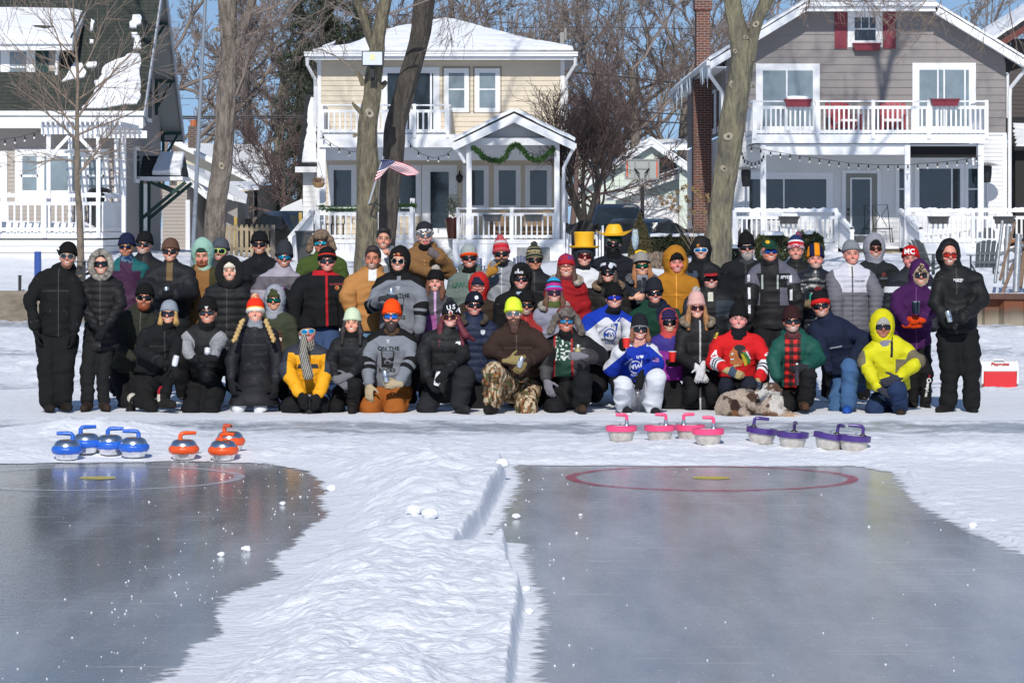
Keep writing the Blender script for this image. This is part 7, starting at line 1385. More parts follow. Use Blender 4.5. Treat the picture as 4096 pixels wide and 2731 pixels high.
  skinmesh("fur_trim",pr,.011,M_fur,root,fcol,disp=lambda P:.014*(noise3(P,75)-.3)+.008*(noise3(P+3,140)-.5),sm=0)
 tc_=g('t','0f1013');pad=.012+g('tpad',.008);tr=[rc(hip+np.array([0,0,.05]),hip+[0,0,-.02],(.135)*s,.14*s,.04,.75)]
 for i in(0,1):
  sh_=an[i]+(kn[i]-an[i])/(np.linalg.norm(kn[i]-an[i])+1e-6)*.03;tr+=[rc(hj[i],kn[i],(.085+pad)*s,(.060+pad)*s,.045 if i==0 or legs else .02),rc(kn[i],sh_,(.058+pad)*s,(.050+pad)*s,.02)]
 if not g('notr'):
  tcol=(lambda P:tc_((P-E)[:,0],P[:,1],P[:,2],P))if callable(tc_)else tc_
  skinmesh("trousers",tr,g('tres',.018 if legs or g('full')else .03),g('tm',M_cloth),root,tcol,disp=wrinkle(.016,6,seed+3))
 if g('boots',legs or g('full')):
  bc=g('boots')if isinstance(g('boots'),str)else '17130f'
  for i in(0,1):
   tv=g('toes',(0,0))[i];fd=np.array([tv,-1,0.]);fd/=np.linalg.norm(fd);fz=g('footz',(0,0))[i];a=an[i]
   if g('bootdir')and g('bootdir')[i]is not None:fd=np.array(g('bootdir')[i],float);fd/=np.linalg.norm(fd)
   down=np.cross(np.array([1.,0,0]),fd)if abs(fd[2])>.3 else np.array([0,0,-1.]);down=-down if down[2]>0.01 else down;tip=a+fd*.17*s+down*.045;bt=[rc(a+(kn[i]-a)/np.linalg.norm(kn[i]-a)*.10,a+down*.02,.058*s,.056*s,.02),rc(a+down*.035-fd*.02,tip,.050*s,.044*s,.03),el(a+fd*.08+down*.075,np.array([.050,.145,.022])*s if abs(fd[2])<.3 else np.array([.05,.03,.13])*s,.01,rotz(math.atan2(fd[1],fd[0])+math.pi/2)if abs(fd[2])<.3 else None)]
   if abs(fd[2])<.3:bt.append(above(max(0.0,a[2]-.10)))
   skinmesh("boot",bt,.011,g('bm',M_cloth),root,(lambda P,a=a:np.where(((P-a)@down>.066)[:,None],C(g('sole','15120f')),C(bc)*(.75+.5*noise3(P,30)[:,None]))),disp=wrinkle(.003,14,seed))
 for sd,key,a,b in((-1,'gL',eL,wL),(1,'gR',eR,wR)):
  gs=g(key)
  if gs:
   mode,gcol,hd_,palm=gs[:4];hd2=np.array(hd_,float)if hd_ is not None else(b-a);band=gs[4]if len(gs)>4 else None
   hand_mesh(root,"glove" if gcol!='skin' else "hand",b+(b-a)/np.linalg.norm(b-a)*.035,hd2,palm,mode,M_knit if gcol!='skin' else M_skin,gcol if gcol!='skin' else g('skin','d39a80'),s=s*(1.12 if gcol!='skin' else .97),thumb=gs[5]if len(gs)>5 else sd*-1,cuff=None if gcol=='skin' else .036,band=band,fore=b-a)
 hr=g('hairs');hcol=g('hair','4a3527')
 hcf=lambda P:C(hcol)*(.65+.7*noise3(P*np.array([3,3,.6]),30)[:,None])
 if hr=='bare':skinmesh("hair",[el(H(0,.105,.035),np.array([.083,.098,.103])*hs_,.02,Rm),el(H(0,.06,.098),np.array([.062,.06,.032*g('quiff',1)])*hs_,.02,Rm),cut(H(0,-.035,-.012),np.array([.076,.10,.088])*hs_,.006,Rm),cut(H(0,.06,-.10),np.array([.12,.12,.07])*hs_,.01,Rm)],.0075,M_hair,root,hcf,disp=lambda P:.006*(noise3(P,60)-.5))
 elif hr=='sides':skinmesh("hair",[el(H(-.07,.115,-.012),np.array([.018,.045,.04])*hs_,.01,Rm),el(H(.07,.115,-.012),np.array([.018,.045,.04])*hs_,.01,Rm),el(H(0,.15,-.02),np.array([.065,.05,.06])*hs_,.03,Rm)],.0085,M_hair,root,hcf)
 elif hr:
  Ln,sp=hr;pr=[el(H(0,.13,-.01),np.array([.082,.075,.10])*hs_,.02,Rm)]
  for sd in(-1,1):a=H(sd*.074,.055,.01);b=H(sd*(.084+sp*.5),.05,-.10);c=H(sd*(.075+sp),.02,-.10-Ln);pr+=[rc(a,b,.022*hs_,.030*hs_,.02),rc(b,c,.030*hs_,.020*hs_,.02)]
  if g('tail'):q=g('tail');pr+=[rc(px(q[0]),px(q[1]),.028,.038,.04),rc(px(q[1]),px(q[2]),.036,.014,.03)]
  skinmesh("hair",pr,.009,M_hair,root,hcf,disp=lambda P:.009*(noise3(P*np.array([1.5,1.5,.3]),45)-.5))
 if g('beard'):
  bc_,Lb=g('beard');pr=[el(H(0,.045,-.080),np.array([.064,.056,.050])*hs_,.02,Rm),el(H(0,.02,-.095-Lb),np.array([.042+Lb*.15,.036,.032+Lb])*hs_,.03,Rm),rc(H(-.030,.004,-.050),H(.030,.004,-.050),.010*hs_,.010*hs_,.01),cut(H(0,-.012,-.066),np.array([.022,.03,.0075])*hs_,.004,Rm),cut(H(-.045,.0,-.016),np.array([.05,.05,.034])*hs_,.006,Rm),cut(H(.045,.0,-.016),np.array([.05,.05,.034])*hs_,.006,Rm),cut(H(0,-.01,-.015),np.array([.03,.03,.028])*hs_,.006,Rm)]
  skinmesh("beard",pr,.0078,M_hair,root,(lambda P:C(bc_)*(.6+.8*noise3(P,70)[:,None])),disp=lambda P:.006*(noise3(P,70)-.4),sm=0)
 if g('braids'):
  for k_,(a,b)in enumerate(g('braids')):
   A,Bq=px(a),px(b);pr=[];n=12
   for i in range(n):q=A+(Bq-A)*(i+.5)/n+np.array([.008*(-1)**i,0,0]);pr.append(el(q,(.023,.021,.024),.008))
   skinmesh("braid",pr,.008,M_hair,root,hcf)
 if g('scarf'):
  sc=g('scarf');zt=sc[1]if len(sc)>1 else-.10;pr=[rc(H(0,.075,zt-.01),neck+[0,-.02,-.02],.066*hs_,.082*hs_,.03),rc(neck+[-.04,-.06,.0],neck+[.04,-.06,-.01],.03,.03,.03),cut(H(0,.04,zt+.06),np.array([.058,.075,.062])*hs_,.01,Rm),above(H(0,0,zt)[2]+.045,n=(0,0,-1))]
  skinmesh("scarf",pr,.010,M_knit,root,sc[0]if callable(sc[0])else sc[0],disp=wrinkle(.006,16,seed,(1,1,2)))
 ht=g('hat')
 if ht:
  kind=ht[0];c1=ht[1];c2=ht[2]if len(ht)>2 else c1;tall=g('tall',0);zb=g('hz',.030)
  cf=ht[3]if len(ht)>3 else None
  if kind=='beanie':
   pr=[el(H(0,.095,.035),np.array([.090,.104,.106+tall*.5])*hs_,.01,Rm),el(H(0,.10,.085+tall*.6),np.array([.070,.082,.058+tall*.35])*hs_,.04,Rm)];nz=Rm@np.array([0,.24,1.]);pr.append(above(H(0,0,zb),.004,nz))
   for i in range(20):a=2*math.pi*i/20;b=2*math.pi*(i+1)/20;f_=lambda a:H(.081*math.sin(a),.098-.096*math.cos(a),zb+.022-.24*(.098-.096*math.cos(a)));pr.append(rc(f_(a),f_(b),.0150*hs_,.0150*hs_,.012))
   def hcol(P):
    q=hloc(P);z=q[:,2]+q[:,1]*.24
    if cf:return cf(q[:,0],q[:,1],z-zb,P)
    return np.where((z<zb+.043)[:,None],C(c2),C(c1))
   ho=skinmesh("knit_hat",pr,.0085,M_knit,root,hcol,disp=lambda P:.0013*np.sin(np.arctan2(hloc(P)[:,0],.1-hloc(P)[:,1])*34)+.003*(noise3(P,25)-.5),sm=1)
   if g('pom'):q=H(g('pomx',0),.10,.148+tall*.9);pc=g('pom');skinmesh("pom_pom",[el(q,np.array([.035,.035,.033])*hs_*g('poms',1),.01)],.008,M_fur,ho,(lambda P:np.where((noise3(P,60)>.5)[:,None],C(pc[0]),C(pc[-1]))),disp=lambda P:.010*(noise3(P,70)-.3),sm=0)
  elif kind=='cap':
   pr=[el(H(0,.10,.045),np.array([.086,.100,.082])*hs_,.01,Rm),above(H(0,0,zb+.01),.004,Rm@np.array([0,-.05,1.]))];ho=skinmesh("baseball_cap",pr,.0085,M_cloth,root,c1,sm=1)
   skinmesh("brim",[el(H(0,-.022,.034),np.array([.068,.055,.0085])*hs_,.01,Rm@rotx(.25)),rc(H(-.055,.012,.040),H(.055,.012,.040),.010*hs_,.010*hs_,.01)],.0065,M_cloth,ho,c2,sm=0)
  elif kind=='trapper':
   pr=[el(H(0,.10,.065),np.array([.092,.105,.085])*hs_,.02,Rm),el(H(0,.0,.075),np.array([.080,.034,.046])*hs_,.02,Rm)]
   for sd in(-1,1):pr+=[rc(H(sd*.098,.07,.04),H(sd*g('flap',.115),.05,g('flapz',-.06)),.032*hs_,.036*hs_,.02)]
   pr+=[cut(H(0,-.04,-.03),np.array([.070,.12,.072])*hs_,.01,Rm)]
   fcol=lambda P:(lambda n_,q:np.where(((q[:,2]>.085)&(q[:,1]>.05)&(c2!=c1))[:,None],C(c2),C(c1)*(1-n_)+C(g('fur2','8a7868'))*n_))(noise3(P,45)[:,None],hloc(P))
   skinmesh("trapper_hat",pr,.010,M_fur,root,fcol,disp=lambda P:.013*(noise3(P,80)-.3),sm=0)
  elif kind=='headband':
   skinmesh("headband",[el(H(0,.09,.058),np.array([.080,.098,.030])*hs_,.01,Rm)],.0085,M_knit,root,cf_ if(cf_:=(lambda P:cf(*hloc(P).T,P)if cf else np.broadcast_to(C(c1),P.shape)))else c1)
 if g('prop'):g('prop')(p,H,s)
 gl=g('gl')
 if gl:
  lens,frame,shape=(gl+('rect',))[:3]if len(gl)<3 else gl;mk_=mat("lens_"+lens,srgb(lens),.08 if lens!='clear' else .05,.75 if lens not in('0a0b0e','1a1416','20242a')else 0,spec=.8)if lens!='clear' else None
  fm=mat("frame_"+frame,srgb(frame),.3,.6 if frame in('b8b0a0','8a6a3a','777777')else 0);mb=MB();mf=MB();rw,rh={'rect':(.029,.0175),'round':(.025,.023),'aviator':(.031,.022),'wrap':(.034,.018),'big':(.032,.024)}[shape]
  for sd in(-1,1):
   c=H(sd*.0335,-.016,-.003);n=14;V=[];V2=[]
   for i in range(n):
    a=2*math.pi*i/n;e_=.6 if shape in('rect','wrap','big')else .9;cx_,cz_=math.copysign(abs(math.cos(a))**e_,math.cos(a)),math.copysign(abs(math.sin(a))**e_,math.sin(a))
    if shape=='aviator' and cz_<0:cx_*=(1+.28*cz_)
    for arr,kx,yy in((V,1,0.),(V2,1.15,.002)):
     X_=cx_*rw*kx;arr.append(H(sd*.0335+X_,-.016+yy+(.35*(abs(sd*.0335+X_))**2)/.05*.9,-.003+cz_*rh*kx))
   n_=len(V);mb.add(V+[c+Rm@np.array([0,-.003,0])],[(i,(i+1)%n_,n_)for i in range(n_)]);mf.add(V+V2,[(i,(i+1)%n_,n_+(i+1)%n_,n_+i)for i in range(n_)])
   mf.tube([H(sd*.064,.004,.004),H(sd*.074,.03,.004),H(sd*.077,.095,.002)],.0042*hs_,5)
   mf.tube(V2+[V2[0]],.0026*hs_ if shape not in('rect','wrap','big')else .0034*hs_,5,cap=False)
  mf.tube([H(-.010,-.016,.004),H(0,-.019,.006),H(.010,-.016,.004)],.0032*hs_,5);fo=build(mf,"sunglasses" if lens!='clear' else "spectacles",fm,root,smooth=True)
  if mk_:build(mb,"lenses",mk_,fo,smooth=True)
 p.H=H;p.neck=neck;p.wL,p.wR,p.eL,p.eR,p.kn,p.an,p.hip=wL,wR,eL,eR,kn,an,hip;return p
def conform_to(obj,D,off=.004):
 0
 dg_=bpy.context.evaluated_depsgraph_get();org=Vector(worldloc(obj));bv=BVHTree.FromPolygons([v.co+org for v in obj.data.vertices],[tuple(q.vertices)for q in obj.data.polygons])
 def f(me):
  ys_=[];hits=[];
  for v in me.vertices:h_,n_,_,_=bv.ray_cast(Vector((v.co.x,D-1.2,v.co.z)),Vector((0,1,0)));hits.append(h_.y if h_ else None)
  ok=[h_ for h_ in hits if h_ is not None];my=sorted(ok)[len(ok)//2]if ok else D;y0=min(v.co.y for v in me.vertices)if len(me.vertices)else 0
  for v,h_ in zip(me.vertices,hits):v.co.y=(h_ if h_ is not None and abs(h_-my)<.12 else my)-off+(v.co.y-y0)
 return f
def letter(p,body,px_,py_,size_px,colr,on=None,bold=0,rot=0,shear=0,sx=1.0,off=.005,name="lettering",vert=False):
 D=p.D;o=on or p.jacket;q=W(px_,py_,D);return text_mesh(body,size_px*D/F*1.35,name,mat("print_"+colr,srgb(colr),.7),o if o.parent is None or o.parent.parent is None else o,q,(R(90),R(rot),0),ext=.0008,bold=bold,shear=shear,conform=conform_to(o,D,off),sx=sx)
def badge(p,pts,colr,on=None,off=.004,name="badge",par=None):
 0
 D=p.D;o=on or p.jacket;P=[W(a,b,D)for a,b in pts];c=sum(P)/len(P);n=len(P);V=[c];Fs=[]
 for r_ in(.5,1.0):V+=[c+(q-c)*r_ for q in P]
 for i in range(n):j=(i+1)%n;Fs+=[(0,1+i,1+j),(1+i,1+n+i,1+n+j,1+j)]
 me=bpy.data.meshes.new(name);me.from_pydata([tuple(v)for v in V],[],[f[::1]for f in Fs]);me.update();conform_to(o,D,off)(me);me.transform(Matrix.Translation(-Vector(worldloc(o))));me.materials.append(mat("print_"+colr,srgb(colr),.7));b=bpy.data.objects.new(name,me);return link(b,o)
def ell(cx,cy,rx,ry,n=14):return[(cx+rx*math.cos(2*math.pi*i/n),cy+ry*math.sin(2*math.pi*i/n))for i in range(n)]
def hold(p,side,lab,colr=None,body='c8ccd0',cup=False,tilt=(0,0,0),text=None,tcol=(.4,.02,.03),d=(0,0,0),h=.12,r=.032,cat="drink can"):
 w=p.wL if side=='L' else p.wR;e=p.eL if side=='L' else p.eR;a=w+(w-e)/np.linalg.norm(w-e)*.035;f=np.array([1,-.2,0])if side=='L' else np.array([-1,-.2,0]);at=a+f*.082+np.array([0,.028,-.035])+np.array(d)
 return red_cup(at,lab,tilt)if cup else drink_can(at,tilt,colr,lab,body,h,r,text,tcol,cat)
def yoke(x,z,z0,k=.6,w=.13):return z>z0-k*np.clip(np.abs(x)-w,0,1)
# the people: second number pair is the bridge of the nose, the third the distance
def cc(o):return lambda x,y,d=0:(o+x/1.913,880+y/1.913,d)
c1,c2,c3,c4,c5,c6,c7=[cc(o)for o in(80,700,1350,1900,2300,2800,3400)]
K='0f1013';PPL={}
def pp(n,c,x,y,D,lab,**k):q=c(x,y);PPL[n]=person(lab,q[0],q[1],D,n=n,**k);return PPL[n]
def Wc(m,a,b):return np.where(np.asarray(m)[:,None],C(a)if isinstance(a,str)else a,C(b)if isinstance(b,str)else b)
GL=lambda col,d=(.1,-.1,-1),n=(.3,1,0),mode='hang',**k:(mode,col,d,n)
GRL=lambda col:('grip',col,(1,-.2,0),(0,1,0));GRR=lambda col:('grip',col,(-1,-.2,0),(0,1,0))
DK=('0a0b0e','08080a');SW=('20242a','101010')
pp(1,c1,355,280,32.0,"man in black insulated coveralls and black beanie, leftmost in the photo",full=True,hat=('beanie','0b0b0c'),gl=('20242a','b8b0a0','aviator'),skin='c98d72',stub='7d6a5c',stubA=.5,j='0b0c0e',jm=M_cloth,t='0b0c0e',tw=.93,hem=1345,la=(c1(75,620,.02),c1(115,810,-.04)),ra=(c1(440,620,.05),c1(415,830,0)),gL=('hang','121215',(.15,-.1,-1),(1,.3,0)),gR=('hang','121215',(-.05,-.1,-1),(-1,.3,0)),legs=((c1(210,1110),c1(215,1400)),(c1(335,1110,.02),c1(325,1390,.02))),toes=(.35,.6),boots='1c1512',puff=.028,sw=.19,collar='hood',torso=.62,tpad=.04)
pp(2,c1,615,340,32.2,"woman in long black quilted parka with grey fur hood",s=.93,hood=True,full=True,gl=DK+('big',),hair='5a3a22',hairs=(.02,0),j='121114',q=.075,fur=(('5a5450','c8c0b4'),True),furs=1.05,hem=1403,la=(c1(470,640),c1(575,800,-.2)),ra=(c1(770,640),c1(670,800,-.22)),gL=('hang','151518',(.6,-.1,-.6),(.2,.9,0)),gR=('hang','151518',(-.5,-.1,-.7),(0,1,0)),legs=((c1(520,1150),c1(520,1400)),(c1(640,1150),c1(640,1395))),toes=(-.15,.4),boots='2e211b',t=lambda x,y,z,P:Wc(z>-1.08+.5*np.abs(np.abs(x)-.06),'141517','44506c'),skin='d8a58c',mouth='grin')
pp(3,c1,810,210,34.3,"bearded man in navy beanie with purple and teal retro team jacket",hat=('beanie','131c3a'),tall=.01,gl=('1c2244','8a6a3a'),stub='5c4030',stubA=.75,mouth='flat',skin='d09478',j=lambda x,y,z,a,t,P:Wc((z>-.27)&(np.abs(x)>.07)|(a>0)&(t<.35),'0e5a5c','3a1638'),scarf=(lambda P:Wc(noise3(P,45)>.5,'12305c','5a7890'),),jm=M_nylon)
pp(4,c1,945,190,34.9,"older man in black beanie with grey goatee behind the purple team jacket",hat=('beanie',K),gl=SW,stub='b0aaa4',goatee=True,stubA=.9,skin='d0937c',j='141519')
pp(5,c1,1145,245,33.6,"young man in brown beanie and big black puffy jacket holding a can",hat=('beanie','5d4438'),gl=('1a1416','101010'),skin='dba088',mouth='grin',j=lambda x,y,z,a,t,P:Wc((np.abs(x)<.035)&(z>-.32)&(a==0),'6a5636','15171c'),q=.16,qa=.01,puff=.045,la=(c1(960,500),c1(1080,560,-.25)),ra=(c1(1300,560),c1(1190,570,-.25)),gR=GRR('0f1013'),sw=.2)
hold(PPL[5],'R',"silver can held up by the young man in the brown beanie",'b8bcc0')
pp(6,c1,945,597,32.7,"red bearded man in black beanie and dark olive jacket, kneeling behind a woman",hat=('beanie','0b0b0d'),gl=DK,beard=('8a4420',.0),hair='8a4420',j='2a2c24',jm=M_cloth,collar='hood',hem=1500,lean=(-.14,.1),la=(c1(750,960,-.02),c1(860,1060,-.1)),ra=(c1(1000,900,.1),c1(1000,1100,.1)),legs=((c1(820,1420),c1(800,1450,.45)),(c1(960,1420),c1(960,1440,.45))),boots=False)
pp(7,c1,1135,720,32.0,"blond woman in grey ribbed beanie and black coat kneeling on one knee",s=.93,hat=('beanie','8a929c','8a929c'),hz=.035,gl=('1a1416','1a1010','big'),hair='b08c50',hairs=(.0,.005),mouth='smile',skin='d99c82',j='0f1013',jm=M_cloth,collar='hood',scarf=('101012',),lean=(-.20,.10),stilt=-.01,hem=1490,flare=.06,la=(c1(920,1000,-.02),c1(1090,1090,-.25)),ra=(c1(1200,950,-.02),c1(1170,1080,-.28)),gL=GRL('121215'),gR=('hang','121215',(.2,-.2,-.4),(-.3,1,0)),legs=((c1(1010,1430),c1(870,1370,.12)),(c1(1170,1190,-.28),c1(1095,1370,-.1))),t='0c0c0e',tpad=-.004,toes=(0,.9),bootdir=((-.4,0,-1),(.75,-.7,0)),boots='1a1815',tm=M_cloth)
hold(PPL[7],'R',"white can held out by the woman in the grey ribbed beanie",'d8dade','d8dade',d=(.10,-.03,.0),tilt=(0,R(14),0))
for q,r,cl,rd in((c1(880,1372,.12),.058,'ddd4c4',0),(c1(1092,1345,-.1),.060,'ddd4c4',1)):
 w=W(*q[:2],32+q[2]);ax=np.array([.55,0,-.25])if rd==0 else np.array([.05,0,.5]);ax=ax/np.linalg.norm(ax);a,b=w+ax*.012,w+ax*.05
 skinmesh("boot_liner",[rc(w-ax*.03,w+ax*.005,r,r,.01)],.009,M_fur,PPL[7].root,'e0d8c8');skinmesh("boot_cuff",[rc(a+ax*.02,b,r*1.02,r*1.02,.01)],.009,M_knit,PPL[7].root,'9c1626')
pp(8,c2,205,270,33.9,"young man looking down in mint green hood and olive and tan work jacket",hoodc='8fb5a6',hs=1.08,beard=('8a4a2c',-.015),hair='8a4a2c',pitch=10,mouth='flat',hat=('headband','1c4236'),j=lambda x,y,z,a,t,P:Wc((np.abs(x)<.085)&(a==0)|(z<-.62),'8a6238','3e3a22'),jm=M_cloth)
pp(9,c2,343,240,35.0,"person in grey beanie with neon green sunglasses, mostly hidden",hat=('beanie','4a4f58'),gl=('1c2226','b8e070','big'),skin='c88a78',j='2a2d30')
pp(10,c2,413,395,33.0,"smiling woman in cream headband hat under a big black fur hood",s=.98,hood=True,hs=1.1,hos=1.05,hat=('beanie','d8d0c0'),hz=.035,fur=(('060608','141416'),True),furs=1.12,furr=1.25,inner='d8d4d2',skin='dba58c',mouth='grin',j='131417',q=.085,puff=.04,hem=1500)
pp(11,c2,245,712,32.0,"man kneeling in black vest over grey sleeves, black beanie, holding a white can",hat=('beanie','0d0d0f'),tall=.02,gl=SW,skin='cf8f78',scarf=('0e0e10',),lean=(0,.12),j=lambda x,y,z,a,t,P:Wc((a>0)&(t>.12),np.array(C('8c8e92'))*(.6+.8*noise3(P,120)[:,None]),'0f1114'),hem=1475,la=(c2(85,960,-.0),c2(125,1050,-.15)),ra=(c2(330,950),c2(290,1050,-.26)),gL=('grip','141417',(1,-.3,0),(0,1,0)),gR=GRR('141417'),legs=((c2(130,1435,-.05),c2(120,1450,.4)),(c2(270,1435,-.05),c2(280,1450,.4))),boots=False,t='0d0e10',tpad=.025,tres=.016)
hold(PPL[11],'R',"white can with dark lettering held by the man in the black vest",'e0e0e0','e0e0e0',d=(.03,0,.035),text="orona",tcol=(.03,.04,.12))
badge(PPL[11],[c2(228,660)[:2],c2(256,660)[:2],c2(256,688)[:2],c2(228,688)[:2]],'d8d4cc',on=kids(PPL[11].root)[[k.name.startswith('knit_hat')for k in kids(PPL[11].root)].index(True)])
pp(12,c2,643,190,34.9,"man in plain black beanie and black soft jacket before the picket fence",hat=('beanie','101114'),gl=DK,skin='c98c74',mouth='grin',j='101218',jm=M_cloth,ra=(c2(760,420),c2(740,560)),la=(c2(540,440),c2(570,560)))
pp(13,c2,830,290,33.7,"man in tall charcoal beanie and lavender grey jacket holding a purple can",hat=('beanie','2e3238'),tall=.05,gl=('2a90b0','101010','aviator'),skin='cf9078',stub='7a6a60',stubA=.35,mouth='grin',j=lambda x,y,z,a,t,P:Wc((z>-.36)&(z<-.21),'5d5860','9e98a4'),la=(c2(640,550),c2(730,620,-.1)),ra=(c2(960,560),c2(890,560,-.22)),gR=GRR('121214'),puff=.03,sw=.19)
hold(PPL[13],'R',"small purple can held by the man in the lavender grey jacket",'8a3a90','8a3a90',h=.10)
pp(14,c2,757,617,33.0,"man with green mirrored glasses in grey hood over olive beanie, crouching",hoodc='989ca6',hs=1.02,hat=('beanie','3c4228'),gl=('14705c','101010','wrap'),skin='cf937a',mouth='smile',j=lambda x,y,z,a,t,P:Wc((np.abs(x+.02)<.12)&(z<-.34)&(a==0),'4a3426','3a4030'),jm=M_cloth)
badge(PPL[14],[c2(797,900)[:2],c2(818,900)[:2],c2(818,926)[:2],c2(797,926)[:2]],'d8c8b0')
pp(15,c2,610,705,32.0,"kneeling woman with blond braids, orange pom-pom beanie and long black coat",s=.96,hat=('beanie','e8341c','e4dccc',lambda x,y,z,P:Wc(z<.040,'e4dccc',Wc(z<.052,'f0b030','e83018'))),hz=.005,pom=('f08060','f8d0a0'),poms=1.25,hair='b89860',skin='dba288',mouth='grin',braids=((c2(520,760,-.06),c2(450,930,-.2)),(c2(690,760,-.06),c2(760,930,-.2))),scarf=('8b9098',-.075),j='121319',hem=1622,flare=.09,skirt=(0,-.08),coatlegs=True,lean=(0,.08),collar='hood',la=(c2(430,1080,.0),c2(430,1200,-.05)),ra=(c2(780,1080,.0),c2(770,1220,-.05)),gL=('hang','16171a',(.15,-.1,-1),(.6,1,0)),gR=('hang','16171a',(-.05,-.1,-1),(-.6,1,0)),legs=((c2(480,1440),c2(470,1450,.4)),(c2(650,1440),c2(660,1450,.4))),boots=False,t='d4d6dc',tpad=.0,wr=.008)
pp(16,c2,1008,855,32.0,"kneeling man in yellow and navy ski jacket with striped grey scarf",hat=('beanie','0c0c0e'),tall=.02,gl=('2aa0d8','c8c0a0','aviator'),skin='c98474',mouth='smile',j=lambda x,y,z,a,t,P:Wc((a==0)&((z>-.25)|(np.abs(x)>.155)|((np.abs(z+.37)<.025)&(np.abs(np.abs(x)-.08)<.045)))|(a>0)&(((t<1.35)&(np.abs(x)>.20))|(t<.3)),'2b303b','e3a010'),puff=.025,lean=(0,.14),hem=1580,flare=.03,scarf=(lambda P:Wc(np.sin(P[:,0]*300+P[:,2]*60)>0,'4a4640','a09c94'),),la=(c2(850,1140,-.08),c2(950,1310,-.3)),ra=(c2(1170,1140,-.08),c2(1100,1310,-.3)),gL=('hang','131316',(.3,-.1,-1),(.2,1,0)),gR=('hang','131316',(-.2,-.1,-1),(-.2,1,0)),legs=((c2(890,1420,-.1),c2(860,1450,.35)),(c2(1110,1420,-.1),c2(1120,1450,.35))),boots=False,t='0e0f12',tpad=.03)
sc_=[W(*c2(985,905)[:2],31.80),W(*c2(985,1040)[:2],31.74),W(*c2(1020,1185)[:2],31.72)]
skinmesh("scarf_end",[rc(sc_[0],sc_[1],.038,.045,.02),rc(sc_[1],sc_[2],.045,.055,.02)],.010,M_knit,PPL[16].root,lambda P:Wc(np.sin(P[:,0]*320+P[:,2]*90)>0,'4a4640','a09c94'),disp=wrinkle(.005,14,2,(1,1,.4)))
at=W(*c2(1030,1475)[:2],31.72);t=thing("travel_flask",(at[0],at[1],.0),"tall black insulated flask standing before the man in yellow","flask");build(MB().lathe([(.030,.0),(.034,.02),(.034,.17),(.036,.18)],(at[0],at[1],.02),18),"body",mat("flask_black",(.012,.012,.014),.25),t,smooth=True);build(MB().lathe([(.036,.181),(.036,.205),(.03,.21)],(at[0],at[1],.02),18),"lid",mat("steel",None),t,smooth=True)
pp(17,c2,1118,180,34.6,"man in brown fur trapper hat and olive green jacket",hat=('trapper','5c4534','5c4534'),fur2='a89078',flap=.125,gl=('35b8c8','101010'),skin='c8806c',mouth='flat',j='3f5120',jm=M_cloth,sw=.21,puff=.03)
pp(18,c2,1160,317,33.3,"heavy man in black varsity jacket with red placket and red striped beanie",hat=('beanie','0e0e10','0e0e10',lambda x,y,z,P:Wc((z>.036)&(z<.050),'d03020','0f0f11')),gl=SW,skin='d99888',mouth='smile',j=lambda x,y,z,a,t,P:Wc((np.abs(x-.0+(z+.2)*.02)<.013)&(a==0)&(z<-.13)|(z>-.155)&(np.abs(x)<.16)&(z<-.10),'b01822','0d0e12'),jm=M_cloth,puff=.045,belly=.03,sw=.21,hem=1305,t='34486c',la=(c2(900,620),c2(920,800,-.05)),ra=(c2(1300,620),c2(1290,790)),wr=.013)
letter(PPL[18],"BLACKHAWKS",c2(1243,495)[0],c2(0,492)[1],9,'8c3038',sx=.75,bold=.001);badge(PPL[18],ell(c2(1241,0)[0],c2(0,518)[1],9,8),'b08038');badge(PPL[18],ell(c2(1238,0)[0],c2(0,517)[1],5,5),'a02018',off=.007)
pp(19,c3,110,790,32.0,"young woman in pale mint beanie and black jacket, kneeling with clasped gloves",s=.93,hat=('beanie','c8d8b8'),tall=.02,hair='1a1210',hairs=(.12,.02),skin='d8a084',mouth='grin',scarf=('101012',),j='121317',q=.12,qa=.008,lean=(-.04,.12),hem=1520,la=(c2(1190,1080,-.02),c2(1230,1190,-.2)),ra=(c3(190,1080),c3(100,1180,-.22)),gL=('hang','6a6a6e',(.6,-.3,-.5),(0,1,0)),gR=('hang','6a6a6e',(-.7,-.3,-.2),(0,1,0)),legs=((c2(1230,1430,-.05),c2(1250,1450,.4)),(c3(130,1250,-.25),c3(115,1410,-.12))),t='0d0e10',boots='16130f')
pp(20,c3,268,300,33.2,"bareheaded man with grey beard and tan canvas jacket",hairs='bare',quiff=1.3,hair='2c1f18',stub='a09488',stubA=.8,mouth='smile',skin='b87858',collar='hood',j=lambda x,y,z,a,t,P:Wc((np.abs(x-.0)<.045)&(z>-.24-.0)&(a==0),'dcdcdc','b07c46'),jm=M_cloth,puff=.035,sw=.2,la=(c3(75,580),c3(110,700)),ra=(c3(390,600,.1),c3(380,700,.1)),hem=1325,t='5a7a98')
pp(21,c3,350,150,34.7,"young bareheaded dark haired man in grey jacket giving a thumbs up",hairs='bare',quiff=1.2,hair='18100c',skin='d49880',mouth='grin',j=lambda x,y,z,a,t,P:Wc((np.abs(x)<.04)&(z>-.30)&(a==0),'dcdcdc','7c7f84'),collar='hood',ra=(c3(450,420),c3(418,300,-.1)),gR=('thumb','skin',(-.4,-.4,.6),(-.6,0,-.3)))
jersey=lambda x,y,z,a,t,P:Wc(yoke(x,z,-.205)&(np.abs(x)>.02),'0d0d0f',Wc((a>0)&(((t>.95)&(t<1.18))|((t>1.30)&(t<1.48))),'0d0d0f','787c84'))
